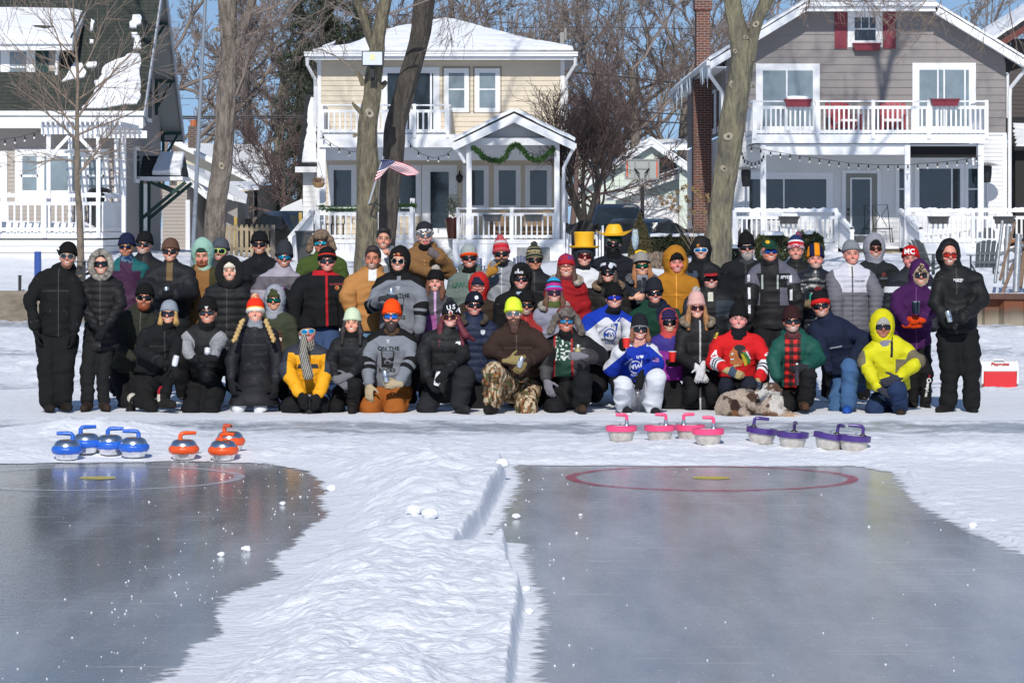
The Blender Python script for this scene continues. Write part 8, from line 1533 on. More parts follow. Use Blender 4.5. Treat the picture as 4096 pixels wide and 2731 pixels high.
def glass_logo(p,x,y,k=1.0,on=True):
 Q=lambda L_:[(x+a*k,y+b*k)for a,b in L_];letter(p,"ON THE",x+2,y-40*k,16*k,'0f0f11',bold=.0015,sx=1.1)
 for L_ in([(-27,-34),(27,-32),(27,-29),(-27,-31)],[(-27,-34),(-23,-34),(-20,38),(-26,34)],[(23,-30),(27,-30),(18,40),(14,40)]):badge(p,Q(L_),'0f0f11',name="logo")
 badge(p,Q([(-23,-6),(20,-4),(15,40),(-24,34)]),'0f0f11',name="logo");badge(p,Q([(-16,12),(-8,6),(6,6),(12,13),(9,24),(-10,23)]),'787c84',off=.007,name="logo");badge(p,Q([(-8,4),(-6,-3),(6,-3),(6,0),(-3,0),(-4,5)]),'787c84',off=.007,name="logo");badge(p,Q([(-12,14),(-6,10),(4,10),(8,15),(6,20),(-8,20)]),'0f0f11',off=.010,name="logo")
 for i in range(3):badge(p,Q([(1-8+i*2,-76+i*5),(9-i*2,-77+i*5),(9-i*2,-74+i*5),(1-8+i*2,-73+i*5)]),'c8ccd4',name="logo")
 letter(p,"ROCKS",x-4,y+48*k,14*k,'0f0f11',bold=.0015,sx=1.1)
pp(22,c3,470,317,32.9,"man in black balaclava and round glasses wearing the grey curling jersey, standing",hoodc='0b0b0d',hs=.97,hat=('headband','3a2a24','',lambda x,y,z,P:Wc(noise3(P,60)>.62,'b83024',Wc(noise3(P+4,60)>.6,'d8c070','18181a'))),gl=('15171a','b8b0a0','round'),skin='dba38c',mouth='grin',scarf=('0c0c0e',),j=jersey,jm=M_cloth,puff=.03,sw=.2,torso=.58,hem=1335,la=(c3(265,660,-.0),c3(345,610,-.26)),ra=(c3(640,650,.02),c3(620,830,-.03)),gL=GRL('303338'),gR=('hang','2a2c30',(-.1,-.1,-1),(-1,.4,0)),t='101114')
hold(PPL[22],'L',"silver and blue can held by the standing man in the grey jersey",'b9ccd8',text="OO",d=(0,0,.03))
pp(23,c3,665,120,34.8,"man sticking out his tongue in brown canvas jacket and lettered dark beanie",hat=('beanie','2c2e34','2c2e34',lambda x,y,z,P:Wc((z<.034)&(noise3(P,90)>.45),'e4e4e4','24262c')),gl=('777c80','b8b0a0','aviator'),mouth='open',skin='dba694',scarf=('0c0c0e',-.11),j='7e5c38',jm=M_cloth,collar='hood',sw=.2,puff=.035,la=(c3(560,340),c3(690,400,-.18)),ra=(c3(850,400,.0),c3(780,300,-.18)),gR=('fist','6c6264',(-.6,-.3,.5),(-.3,1,0)))
pp(24,c3,747,478,33.3,"woman in black hat with white fur pom-pom and grey and orchid jacket",s=.95,hat=('beanie','0c0c0e'),pom=('e4dcd0','c8bcb0'),poms=1.35,hair='6a3c22',hairs=(.08,.005),skin='dba58e',mouth='grin',j=lambda x,y,z,a,t,P:Wc((a==0)&(x<.02)&(z<-.38),'94508c',Wc((np.abs(x)<.014)&(a==0)|(np.abs(x-.075)<.010)&(z<-.36)&(z>-.56),'c09cc8','46434a')),zip=None)
pp(25,c3,1005,295,34.3,"man in pale beanie with orange band and grey green lettered hoodie",hat=('beanie','9aa4a2','e05018',lambda x,y,z,P:Wc(z<.030,'e84c14','98a29f')),tall=.01,gl=DK+('wrap',),skin='cf8c7c',mouth='grin',scarf=('101012',),j='66736e',jm=M_cloth,collar='hood')
letter(PPL[25],"UW-P",c3(948,0)[0],c3(0,500)[1],22,'2c6a50',bold=.002)
pp(26,c3,1255,265,34.3,"bearded man in red striped pom-pom beanie and pale grey jacket",hat=('beanie','c8384a','b8a8ac',lambda x,y,z,P:Wc((z>.045)&(z<.075),'c02030',Wc((z>.10)&(z<.13),'b8b4b8','b8484f'))),tall=.04,pom=('d05058','e08888'),gl=DK,beard=('1a1412',-.005),hair='1a1412',mouth='flat',skin='cf9a80',j='84888f',puff=.035,collar='hood',sw=.2,la=(c3(1110,480),c3(1140,430,-.12)),gL=('point','a87830',(.3,-.1,.2),(0,1,0)))
pp(27,c3,413,740,32.0,"kneeling brown bearded man in orange beanie, grey curling jersey and tan trousers",hat=('beanie','ff4a08'),hz=.035,tall=.03,gl=('2c80e0','101010'),beard=('2a1a12',.02),hair='2a1a12',mouth='grin',skin='d8987c',scarf=('5c4630',-.13),lean=(0,.13),j=jersey,jm=M_cloth,puff=.03,sw=.2,t='96541c',hem=1548,flare=.03,la=(c3(225,1080,-.0),c3(240,1230,-.12)),ra=(c3(560,1080,.0),c3(470,1240,-.26)),gL=('hang','a8987c',(.0,-.2,-1),(.3,1,0)),gR=GRR('a8987c'),legs=((c3(240,1430,-.06),c3(220,1450,.4)),(c3(440,1430,-.06),c3(450,1450,.4))),boots=False,tpad=.035,tres=.015)
glass_logo(PPL[27],c3(385,0)[0],c3(0,1060)[1]);glass_logo(PPL[22],c3(462,0)[0],c3(0,655)[1])
at=W(*c3(378,1240)[:2],31.68);drink_can(at-np.array([0,0,.0]),(0,R(-12),0),None,"silver beer can with red lettering held by the man in the orange beanie",text="COO")
pp(28,c3,865,745,32.0,"kneeling woman with burgundy hair, lettered pom-pom beanie and black puffer",s=.95,hat=('beanie','10131c'),tall=.03,pom=('14161e','20222c'),gl=('4a2028','8a6a3a','big'),hair='5e1226',hairs=(.20,.05),tail=(c3(930,790,-.02),c3(980,880,-.06),c3(1050,920,-.02)),skin='dfa898',mouth='smile',j='131417',q=.13,qa=.010,puff=.035,lean=(-.02,.14),hem=1490,la=(c3(650,1040,-.02),c3(690,1190,-.2)),ra=(c3(960,1040,-.02),c3(860,1130,-.3)),gL=('hang','17171a',(.5,-.2,-.8),(.2,1,0)),gR=('hang','17171a',(-.6,-.2,-.7),(0,1,0)),legs=((c3(690,1420,-.05),c3(660,1450,.4)),(c3(970,1190,-.28),c3(930,1410,-.22))),t='1c1e22',tpad=.03,toes=(0,.6),boots='202022')
ko=[k for k in kids(PPL[28].root)if k.name.startswith('knit_hat')][0]
for ch,x,y,r_ in(('U',852,672,12),('S',890,665,0),('A',926,690,-14)):letter(PPL[28],ch,c3(x,0)[0],c3(0,y)[1],19,'e0e0e4',on=ko,bold=.002,rot=-r_)
badge(PPL[28],ell(c3(866,0)[0],c3(0,707)[1],9,9),'d8d8dc',on=ko);badge(PPL[28],ell(c3(866,0)[0],c3(0,705)[1],5,5),'b02838',on=ko,off=.007)
badge(PPL[28],[c3(a,b)[:2]for a,b in((905,935),(915,928),(943,928),(943,953),(928,953),(920,943),(902,943))],'d8d8dc')
at=W(*c3(755,1265)[:2],31.72);o=build(MB().lathe([(.028,0),(.036,.03),(.044,.12),(.045,.15),(.043,.15),(.03,.01)],at,18),"paper_cup",mat("paper_cup_white",(.78,.78,.78),.6),smooth=True);tag(o,"white crumpled cup held low by the woman with burgundy hair","paper cup");o.rotation_euler=(0,R(18),0)
pp(29,c3,1078,515,33.5,"older man in clear glasses with red hood over navy cap and brown jacket",hoodc='b41f1f',hs=1.0,hat=('beanie','1c2036'),hz=.022,gl=('clear','777777'),hair='8a8078',skin='d8907e',mouth='smile',j='32261e',jm=M_cloth,puff=.035)
pp(30,c3,1045,657,32.7,"man in navy beanie with round patch and navy quilted puffer",hat=('beanie','0f1422'),gl=DK,skin='cf8e80',mouth='smile',collar='hood',fur=(('3a3028','6a5c50'),False),furs=.8,furr=.8,j='17233f',q=.078,puff=.035,hem=1528,la=(c3(960,1000,.1),c3(1000,1150,.1)),ra=(c3(1190,1000),c3(1200,1170)),legs=((c3(1040,1430),c3(1040,1450,.4)),(c3(1100,1430),c3(1100,1450,.4))),boots=False)
badge(PPL[30],ell(c3(1064,0)[0],c3(0,593)[1],8,8),'dcdce0',on=[k for k in kids(PPL[30].root)if k.name.startswith('knit_hat')][0]);badge(PPL[30],[c3(a,b)[:2]for a,b in((1095,843),(1112,838),(1130,843),(1128,868),(1112,880),(1097,868))],'c8ccd8')
camo=lambda x,y,z,P:(lambda a,b,c_:np.where((a>.60)[:,None],C('b8a68c'),np.where((a<.38)[:,None],C('3a2c1e'),np.where((b>.56)[:,None],C('7a5028'),np.where((c_>.58)[:,None],C('4a5230'),C('857661'))))))(fbm(P*np.array([1,1,.5]),34,2),noise3(P+3,38),noise3(P+8,25))
pp(31,c4,297,720,32.0,"long bearded man in neon yellow beanie, brown jacket and camouflage trousers",hat=('beanie','d8ec3c'),tall=.03,gl=('777c80','b8b0a0'),beard=('4a2c1e',.045),hair='4a2c1e',mouth='flat',skin='d8a08c',collar='hood',j='32221c',jm=M_cloth,puff=.04,sw=.2,lean=(.02,.1),hem=1510,hoodc=None,la=(c4(130,1000,.02),c4(240,1070,-.28)),ra=(c4(540,1000),c4(400,1080,-.26)),gL=('hang','8a7a50',(1,-.2,.1),(0,1,0)),gR=('grip','7c6c44',(-.6,-.3,-.6),(0,1,0)),legs=((c4(140,1170,-.3),c4(140,1410,-.28)),(c4(400,1430,-.1),c4(420,1450,.35))),t=camo,tpad=.035,tres=.014,toes=(-.4,0),boots='14120f')
hold(PPL[31],'R',"slim silver can tilted in the bearded man's camouflage glove",'9aa0a8',d=(.01,-.06,-.02),tilt=(0,R(18),0))
pp(32,c4,455,312,34.4,"man in dark green striped pom-pom hat behind the others, dark jacket",hat=('beanie','2c3428','1e221c',lambda x,y,z,P:Wc(np.sin(z*170)>.5,'8a8468','1e241e')),tall=.03,pom=('30302c','484840'),gl=DK+('wrap',),skin='c08468',mouth='flat',j='15161a')
letter(PPL[32],"AUSTIN",c4(447,0)[0],c4(0,240)[1],11,'b8a878',on=[k for k in kids(PPL[32].root)if k.name.startswith('knit_hat')][0],bold=.001)
pp(33,c4,352,455,33.2,"man in black beanie with white lettering and wide black hooded jacket",hat=('beanie','0b0b0d'),gl=DK,skin='d89888',mouth='smile',collar='hood',hood=True,hs=1.03,ho=.01,hos=1.12,j='0f1012',jm=M_cloth,puff=.045,sw=.21,scarf=('9ab0c8',-.13))
ko=[k for k in kids(PPL[33].root)if k.name.startswith('knit_hat')][0];letter(PPL[33],"STATE",c4(336,0)[0],c4(0,402)[1],9,'e8e8ec',on=ko,bold=.001);letter(PPL[33],"I",c4(330,0)[0],c4(0,388)[1],12,'e8e8ec',on=ko,bold=.004)
pp(34,c4,390,655,32.9,"grey moustached man in black beanie and red collar, mostly hidden",hat=('beanie','0d0d0f'),gl=DK,stub='908884',stubA=.8,skin='c48870',j='8c1a18')
pp(35,c4,700,365,33.4,"woman in red knitted hat and clear glasses with red parka and fur collar",s=.94,hat=('beanie','9c2030','a81c26',lambda x,y,z,P:Wc((z>.055)&(noise3(P,70)>.5),'5a3878','a81e28')),gl=('clear','9a4040'),hair='4a2a1c',hairs=(.06,0),skin='d8a088',mouth='grin',fur=(('9a8a78','d8ccbc'),False),j='96161c',jm=M_cloth,scarf=('6a2a34',),collar='stand',puff=.035,hem=1330)
pp(36,c4,605,560,32.9,"woman in magenta and turquoise striped hat and lavender grey coat",s=.93,hat=('beanie','b82888','c02a8c',lambda x,y,z,P:Wc(z<.030,'b8288c',Wc(z<.050,'2a9cc8',Wc(z<.085,'b02a80',Wc(z<.11,'1c1c24','2a9cd0'))))),tall=.03,gl=('1a1416','5a2050','big'),hair='5c3a26',hairs=(.10,.015),skin='dba590',mouth='grin',fur=(('8c8078','dcd4c8'),False),furr=.8,j='8b8c9e',scarf=('505c30',),jm=M_cloth)
pp(37,c4,697,778,32.0,"kneeling man in fur trapper hat and open charcoal jacket with red zips",hat=('trapper','4c443e','8e2426'),fur2='9c9088',flap=.15,flapz=-.10,gl=('4a90b8','101010'),skin='b87460',mouth='smile',j=lambda x,y,z,a,t,P:Wc((a==0)&(np.abs(np.abs(x+.03)-.09-(z+.2)*-.03)<.011),'9c1c20',Wc((a==0)&(np.abs(x+.03)<.082)&(z<-.16),Wc((noise3(P,55)>.55)&(z>-.42),'c8d0c8','143a2c'),Wc((a==0)&(z<-.30)|(a>0)&(t>1.55),'3c3a3c',Wc((np.abs(z+.29)<.008)&(a==0),'c0c0c0','0f1012')))),scarf=('101114',),puff=.04,sw=.2,lean=(-.03,.12),hem=1510,flare=.05,la=(c4(540,1050,-.0),c4(545,1200,-.1)),ra=(c4(960,1040,.0),c4(840,1040,-.28)),gL=('hang','74727a',(.3,-.2,-1),(.4,1,0)),gR=GRR('74727a'),legs=((c4(610,1430,-.05),c4(580,1450,.4)),(c4(830,1230,-.28),c4(810,1410,-.15))),t='101114',tpad=.03,toes=(0,.1),boots='3a2a20')
hold(PPL[37],'R',"gold can held by the man in the fur trapper hat",'b0a468','b9b59a',tilt=(0,R(6),0),d=(.02,0,.035))
def tophat(p,H,s):
 o=H(-.0,.095,.085);m=mat("yellow_foam",(.86,.46,.01),.55,bump=.3,bscale=15,bdist=.02);n=44
 build(MB().lathe([(.150,.0),(.168,.012),(.172,.028),(.150,.022),(.112,.018),(.108,.05),(.117,.15),(.120,.18),(.110,.19),(.001,.188)],o,n,wob=lambda a,i:.03*math.sin(2*a+1)if i<4 else .006*math.sin(5*a)),"foam_top_hat",m,p.root,smooth=True)
def cowboy(p,H,s):
 o=H(.0,.10,.095);m=mat("yellow_foam",None);n=48;V=[];pr=[(.215,0),(.218,.012),(.16,.014),(.112,.03),(.098,.07),(.085,.11),(.062,.135),(.02,.132)]
 mb=MB();mb.lathe(pr,(0,0,0),n);mb.v=[(v[0]*1.0+o[0],v[1]*.85+o[1],v[2]+o[2]+(.55*max(0,(abs(v[0])-.09))**1.6*3.2 if math.hypot(v[0],v[1])>.1 else 0)-.0+.02*v[0])for v in mb.v];build(mb,"foam_cowboy_hat",m,p.root,smooth=True)
pp(38,c4,835,280,34.3,"man wearing a yellow foam top hat over a dark hood",hoodc='26282e',hs=.97,hat=('beanie','343a48'),gl=('7a1a18','202020'),skin='d89c88',mouth='smile',j=lambda x,y,z,a,t,P:Wc(z>-.36,'d8dadf','161a30'),jm=M_cloth,prop=tophat,scarf=('18191d',))
pp(39,c4,1063,187,35.0,"tall man in yellow foam cowboy hat and black face mask",hat=('beanie','24402e'),gl=DK,mask=-.022,maskc='0e0f12',skin='c88070',scarf=('0d0e12',-.06),j='141722',jm=M_cloth,sw=.2,puff=.035,prop=cowboy)
badge(PPL[39],ell(c4(1018,0)[0],c4(0,158)[1],9,10),'e8e8e0',on=[k for k in kids(PPL[39].root)if k.name.startswith('knit_hat')][0]);letter(PPL[39],"G",c4(1018,0)[0],c4(0,158)[1],13,'1c5038',on=[k for k in kids(PPL[39].root)if k.name.startswith('knit_hat')][0],bold=.002,off=.008)
pp(40,c4,1022,405,33.7,"woman in black beanie with white band and dark jacket with brown fur collar",s=.95,hat=('beanie','10131c','10131c',lambda x,y,z,P:Wc((z>.050)&(z<.082)&(np.abs(x)>.02),'c8ccd4','10131c')),gl=DK+('big',),hair='3a2a20',hairs=(.0,0),skin='d8a08a',mouth='grin',fur=(('5a4430','b09878'),False),furr=.85,j='1b1917',q=.11,qa=.008,scarf=('0c0c0e',))
badge(PPL[40],ell(c4(1038,0)[0],c4(0,352)[1],9,10),'c8ccd4',on=[k for k in kids(PPL[40].root)if k.name.startswith('knit_hat')][0])
def toque(p,H,s):q=[H(-.05,.10,.160),H(-.01,.10,.162),H(.045,.10,.150)];skinmesh("yellow_topknot",[el(H(.0,.10,.135),(.07,.07,.028),.02),rc(q[0],q[1],.015,.016,.02),rc(q[1],q[2],.016,.016,.02)],.009,M_knit,p.root,'e0b80c')
pp(41,c5,513,355,34.0,"woman in grey hat with yellow curling top knot and grey fur collar",s=.95,hat=('beanie','8c8884','1a1a1c',lambda x,y,z,P:Wc(z<.030,'18181a','8f8a85')),tall=.02,prop=toque,gl=('0f6a50','101010'),hair='a06a3c',hairs=(.12,.01),skin='dba68c',mouth='smile',fur=(('3a3c44','90929c'),False),furr=.9,j='161a26',scarf=('8a8c98',),la=(c5(400,560,.0),c5(440,590,-.2)),gL=('grip','skin',(1,-.2,.1),(0,1,0)))
hold(PPL[41],'L',"small pale can in the bare hand of the woman in the grey hat",'a8c8c0','c8ccd0',h=.08)
pp(42,c5,300,597,32.8,"smiling man bending forward in white and blue hockey style jersey with A",hat=('beanie','0a0a0c'),hz=.022,gl=('3040c0','101010','wrap'),skin='dba08c',mouth='grin',scarf=('10131c',),puff=.03,sw=.22,lean=(.0,.38),sho=.24,torso=.56,hem=1405,j=lambda x,y,z,a,t,P:Wc(yoke(x,z,-.215,.7,.10)|(z>-.27+np.abs(x)*.9)&(np.abs(x)<.08),'0a34a4','d0d2d8'),jm=M_cloth,la=(c5(100,850,-.1),c5(200,1010,-.15)),ra=(c5(420,800,-.1),c5(390,1000,-.12)),t='101114')
letter(PPL[42],"A",c5(363,0)[0],c5(0,742)[1],40,'0c3a9c',bold=.006)
def mwlogo(p,c,x,y,col,tint):
 a,b=c(x,y)[:2];D=p.D;bg_=ell(a,b,25,25,20);P=[]
 n=28;pts=[(a+26*math.cos(2*math.pi*i/n),b+26*math.sin(2*math.pi*i/n))for i in range(n)];pin=[(a+22*math.cos(2*math.pi*i/n),b+22*math.sin(2*math.pi*i/n))for i in range(n)]
 me=bpy.data.meshes.new("logo_ring");me.from_pydata([tuple(W(q[0],q[1],D))for q in pts+pin],[],[(i,(i+1)%n,n+(i+1)%n,n+i)for i in range(n)]);conform_to(p.jacket,D,.006)(me);me.transform(Matrix.Translation(-Vector(worldloc(p.jacket))));me.materials.append(mat("print_"+col,srgb(col),.7));link(bpy.data.objects.new("logo_ring",me),p.jacket)
 letter(p,"MW",a-1,b,21,col,bold=.0012,shear=.15,sx=.95);letter(p,"MORNING",a-27,b-22,7,col,rot=-38,sx=.9);letter(p,"ROCKS",a,b+33,9,col)
 badge(p,[(a+17,b-47),(a+32,b-47),(a+32,b-41),(a+27,b-14),(a+22,b-14),(a+26,b-41),(a+17,b-41)],col);badge(p,[(a+4,b-46),(a+7,b-46),(a+8,b-34),(a+5,b-34)],col);badge(p,[(a+11,b-46),(a+14,b-46),(a+14,b-34),(a+11,b-34)],col)
mwlogo(PPL[42],c5,268,880,'1c4aa4',1)
pp(43,c5,610,565,33.1,"man in charcoal ribbed beanie and dark green jacket leaning in",hat=('beanie','1c2028'),tall=.03,gl=DK+('wrap',),skin='d09080',mouth='grin',scarf=('202326',-.10),j=lambda x,y,z,a,t,P:Wc((a==0)&(z>-.30)&(x>.02),'151b33','0e3a2c'),jm=M_cloth,puff=.045,sw=.22,collar='hood',lean=(.05,.2))
pp(44,c5,775,330,34.0,"man in tan hooded work jacket with black cap under the hood",hood=True,hs=1.12,hos=1.1,hat=('beanie','0b0b0c'),skin='d0887a',mouth='smile',j='a8701c',jm=M_cloth,puff=.045,sw=.21)
pp(45,c5,970,232,35.0,"young man in black hood with wide blue visor glasses and dark plaid shirt",hood=True,hs=1.0,hos=1.06,hat=('beanie','23211f'),gl=('2a90d0','d8dce4','wrap'),skin='dba894',mouth='grin',j=lambda x,y,z,a,t,P:Wc((z<-.24)&((np.sin(x*60)>.3)|(np.sin(z*60)>.4)),'3a4458','101216'),jm=M_cloth)
badge(PPL[45],[c5(a,b)[:2]for a,b in((928,188),(952,182),(954,208),(930,213))],'c8843a',on=[k for k in kids(PPL[45].root)if k.name.startswith('knit_hat')][0])
pp(46,c5,495,840,32.0,"woman crouching in blue hockey style jersey, white snow pants, raising a red cup",s=.94,hood=False,hat=('beanie','1a1d24','6a6c70',lambda x,y,z,P:Wc(z<.020,'7c7e82','181b22')),hz=.02,tall=.03,gl=DK+('big',),hair='7a4a2c',hairs=(.02,.01),skin='dba28c',mouth='grin',scarf=('d8a090',-.115),lean=(.03,.22),hem=1530,flare=.05,puff=.03,sw=.19,j=lambda x,y,z,a,t,P:Wc(yoke(x,z,-.19,.9,.12)&(np.abs(x)>.08),'d0d2d8','0a2e9c'),jm=M_cloth,la=(c5(280,1140,-.1),c5(350,1010,-.3)),ra=(c5(630,1100,-.05),c5(520,1170,-.32)),gL=('grip','0d0e10',(.25,-.2,1),(.3,1,0)),gR=('hang','0f1012',(-.2,-.2,-1),(0,1,0)),legs=((c5(365,1260,-.35),c5(370,1420,-.1)),(c5(620,1210,-.35),c5(585,1425,-.12))),t='d0d2d8',tpad=.035,tres=.015,toes=(.3,.3),boots='16171a',sole='d8d8d8')
red_cup(W(*c5(393,978)[:2],31.62),"red plastic cup raised beside the white jersey's hem");mwlogo(PPL[46],c5,463,1125,'d8dce8',1)
for k in range(5):badge(PPL[46],[c5(a,b)[:2]for a,b in((590,1048+k*7),(636,1052+k*7),(636,1056+k*7),(590,1052+k*7))],'b02030' if k%2==0 else 'd8d8dc')
badge(PPL[46],[c5(a,b)[:2]for a,b in((589,1046),(610,1048),(610,1064),(589,1062))],'1a2450',off=.008)
pp(47,c5,723,787,32.6,"woman in magenta and violet jacket with coral hood, holding a red cup",s=.92,hoodc='c04848',hs=.95,hat=('beanie','251a3c','251a3c',lambda x,y,z,P:Wc(np.sin(z*200)>.3,'3c2a64','18142a')),gl=DK+('big',),skin='d8a08a',mouth='grin',j=lambda x,y,z,a,t,P:Wc(z<-.34+.1*np.abs(x),'84208c','30247c'),hem=1520,la=(c5(620,980,.1),c5(660,1080,.05)),ra=(c5(830,1000,.05),c5(800,1080,-.12)),gR=GRR('16171a'),legs=((c5(710,1430),c5(710,1450,.4)),(c5(780,1430),c5(780,1450,.4))),boots=False,t='111215')
red_cup(W(*c5(745,1084)[:2],32.2),"red plastic cup held low in front of the magenta jacket")
pp(48,c5,932,675,32.4,"woman in pale pink pom-pom beanie and very long black quilted coat",s=.96,hat=('beanie','d0a49c'),tall=.04,pom=('b0a89c','dcd0c8'),poms=1.15,gl=('3a2024','8a5a4a','big'),hair='9a6c40',hairs=(.12,.02),skin='dfa892',mouth='grin',fur=(('6a5c4c','b8a890'),False),furs=1.05,furr=.9,j='101013',q=.15,qa=.008,hem=1640,flare=.02,lean=(.03,.02),torso=.52,zip=(.035,'b0b0b4'),la=(c5(800,1040,.0),c5(920,1120,-.22)),ra=(c5(1090,1040,.0),c5(990,1110,-.24)),gL=('hang','c8c8ca',(.5,-.2,-.8),(0,1,0)),gR=('hang','c8c8ca',(-.3,-.2,-.9),(0,1,0)))
pp(49,c5,1037,450,33.3,"man in black cap with red brim and black and slate ski jacket",hood=True,hos=1.1,hat=('cap','15171c','a81e24'),gl=('2a1416','101010','wrap'),skin='d09484',stub='a09088',stubA=.4,mouth='grin',j=lambda x,y,z,a,t,P:Wc((a==0)&(np.abs(x)<.03)&(z>-.25)&(z<-.15),'c8c8b8',Wc((z>-.42)&(z<-.24)&(np.abs(x)>.06),'29323c','101115')),puff=.035,sw=.2)
pp(50,c6,362,213,34.5,"man with bushy grey beard, black beanie and black coat",hat=('beanie','0c0c0e'),tall=.03,pom=('0c0c0e','1a1a1c'),poms=.7,gl=DK+('wrap',),beard=('98928c',.01),hair='98928c',mouth='smile',skin='d09888',j='101217',collar='stand',puff=.035,sw=.21,jm=M_cloth,scarf=('404246',-.14))
pp(51,c6,535,242,33.4,"man in green ball cap and black ski jacket with grey and white panels",hat=('cap','0f3a28','0f3a28'),gl=('1e5cb0','181818'),hairs='sides',hair='8c8880',skin='d8917a',mouth='grin',scarf=('121214',-.12),puff=.03,sw=.205,torso=.60,hem=1315,j=lambda x,y,z,a,t,P:Wc((a>0)&(np.abs(np.abs(x)-.235)<.014)&(t>.1)&(t<1.75)&((np.sin(t*9)>-.3)),'d8dae0',Wc((a>0)&(t<.45)|(a==0)&(np.abs(x)>.11)&(z>-.60)&(z<-.40)|(a==0)&(z>-.24)&(np.abs(x)>.10),'5c5c68',Wc((np.abs(np.abs(x)-.085)<.010)&(z<-.26)&(z>-.42),'a8b0ac','121214'))),la=(c6(380,600,.02),c6(370,760,-.02)),ra=(c6(740,600,.02),c6(745,730,.02)),t='0f1013')
badge(PPL[51],ell(c6(519,0)[0],c6(0,168)[1],9,7),'d8a818',on=[k for k in kids(PPL[51].root)if k.name.startswith('baseball')][0]);letter(PPL[51],"SPYD",c6(650,0)[0],c6(0,438)[1],12,'d0d2d8',bold=.002,shear=.2)
pp(52,c6,740,237,35.0,"man in red, white and blue pom-pom beanie and black quilted jacket",hat=('beanie','c02028','a86070',lambda x,y,z,P:Wc(z<.042,Wc(noise3(P,110)>.5,'d8c8cc','a83848'),Wc(z<.075,'c01c22',Wc(z<.095,'d8dade','1e2c58')))),tall=.04,pom=('b84858','4a4a6a'),pomx=.035,skin='d89484',mouth='smile',stub='a89088',stubA=.2,j='0f1113',q=.06)
pp(53,c6,890,300,33.8,"man in navy and orange striped beanie and glossy navy puffer holding a teal can",hat=('beanie','e8901c','e8901c',lambda x,y,z,P:Wc(np.sin(x*58+.6)>.0,'e88a10','161a40')),tall=.03,skin='d8937e',stub='b0a49c',stubA=.75,mouth='smile',j='0c121c',jm=M_shiny,q=.09,puff=.04,sw=.2,la=(c6(790,620,.0),c6(800,640,-.15)),ra=(c6(1020,600),c6(1040,720)),gL=GRL('74644e'))
hold(PPL[53],'L',"teal can held by the man in the navy and orange striped beanie",'2aa890','2aa890',d=(.0,0,.03));letter(PPL[53],"Columbia",c6(963,0)[0],c6(0,468)[1],8,'9aa0a8')
pp(54,c6,1165,265,33.6,"man in grey beanie and white topped grey quilted puffer jacket",hat=('beanie','7c8086'),hz=.045,skin='d89480',mouth='smile',hair='4a4440',j=lambda x,y,z,a,t,P:Wc((a==0)&(np.abs(x+.01)<.03)&(z>-.25),'d0d0d0',Wc((a==0)&(z>-.42),'c4c4ce','66666e')),q=.055,qa=.009,puff=.035,belly=.02,sw=.21,collar='stand',zip=(.0,'55555c'),hem=1330,ra=(c7(200,560),c7(190,770,-.05)),la=(c6(1040,600),c6(1060,800)),gR=('hang','15161a',(-.1,-.1,-1),(-1,.3,0)))
letter(PPL[54],"Columbia",c6(1220,0)[0],c6(0,465)[1],8,'4a4a52')
redj=lambda x,y,z,a,t,P:Wc((a>0)&(t>1.25)&(t<1.75),Wc((t>1.38)&(t<1.62),Wc(np.abs(t-1.5)<.04,'d8dade','131418'),'d8dade'),Wc((a==0)&(z<-.70),'d8dade','c4161a'))
pp(55,c6,300,762,32.1,"man crouching in red hockey jersey with feathered crest behind the dog",hat=('beanie','0c0c0e'),tall=.02,skin='cf9184',mouth='smile',scarf=('14161c',-.075),puff=.03,sw=.22,lean=(0,.16),hem=1510,j=redj,jm=M_cloth,la=(c6(100,1080,-.05),c6(190,1140,-.28)),ra=(c6(510,1080,-.02),c6(455,1200,-.2)),gL=('hang','a8966a',(.8,-.3,-.3),(0,1,0),'3c485c'),gR=('hang','a8966a',(-.3,-.3,-1),(0,1,0),'3c485c'),legs=((c6(200,1260,-.25),c6(190,1440,.1)),(c6(370,1260,-.25),c6(370,1440,.1))),t='151a28')
CR=[([(252,985),(262,965),(290,952),(330,958),(350,975),(345,1000),(338,1040),(330,1085),(320,1118),(290,1122),(262,1108),(235,1100),(230,1085),(240,1060),(222,1045),(230,1015)],'b06838'),([(262,965),(290,952),(330,958),(350,975),(345,1000),(330,1040),(325,1070),(305,1060),(290,1030),(285,1000),(262,985)],'141416'),([(322,1000),(372,985),(392,1010),(408,1050),(402,1078),(385,1060),(350,1030)],'b81c24'),([(318,1010),(350,1010),(385,1060),(392,1090),(370,1110),(345,1050)],'3a7a34'),([(310,1020),(335,1030),(362,1080),(362,1112),(345,1118),(325,1060)],'c0a828'),([(240,1020),(256,1015),(256,1030),(240,1034)],'d8dade'),([(232,1060),(262,1062),(262,1070),(236,1072)],'d8dade'),([(350,1000),(366,1010),(392,1062),(386,1066),(356,1024)],'d8dade')]
for i,(pl,cl)in enumerate(CR):badge(PPL[55],[c6(a,b)[:2]for a,b in pl],cl,off=.004+.0015*i,name="crest")
letter(PPL[55],"4",c6(106,0)[0],c6(0,1035)[1],36,'e0e0e4',bold=.008);letter(PPL[55],"4",c6(512,0)[0],c6(0,1025)[1],32,'e0e0e4',bold=.008,sx=.8);badge(PPL[55],[c6(a,b)[:2]for a,b in((106,905),(130,862),(148,862),(126,912))],'b0a030');badge(PPL[55],[c6(a,b)[:2]for a,b in((290,882),(310,882),(301,905))],'2a2a2e')
plaid=lambda P:np.where((np.sin(P[:,0]*75)>0)[:,None]&(np.sin(P[:,2]*75)>0)[:,None],C('c81c1c'),np.where(((np.sin(P[:,0]*75)>0)|(np.sin(P[:,2]*75)>0))[:,None],C('5c1214'),C('141214')))
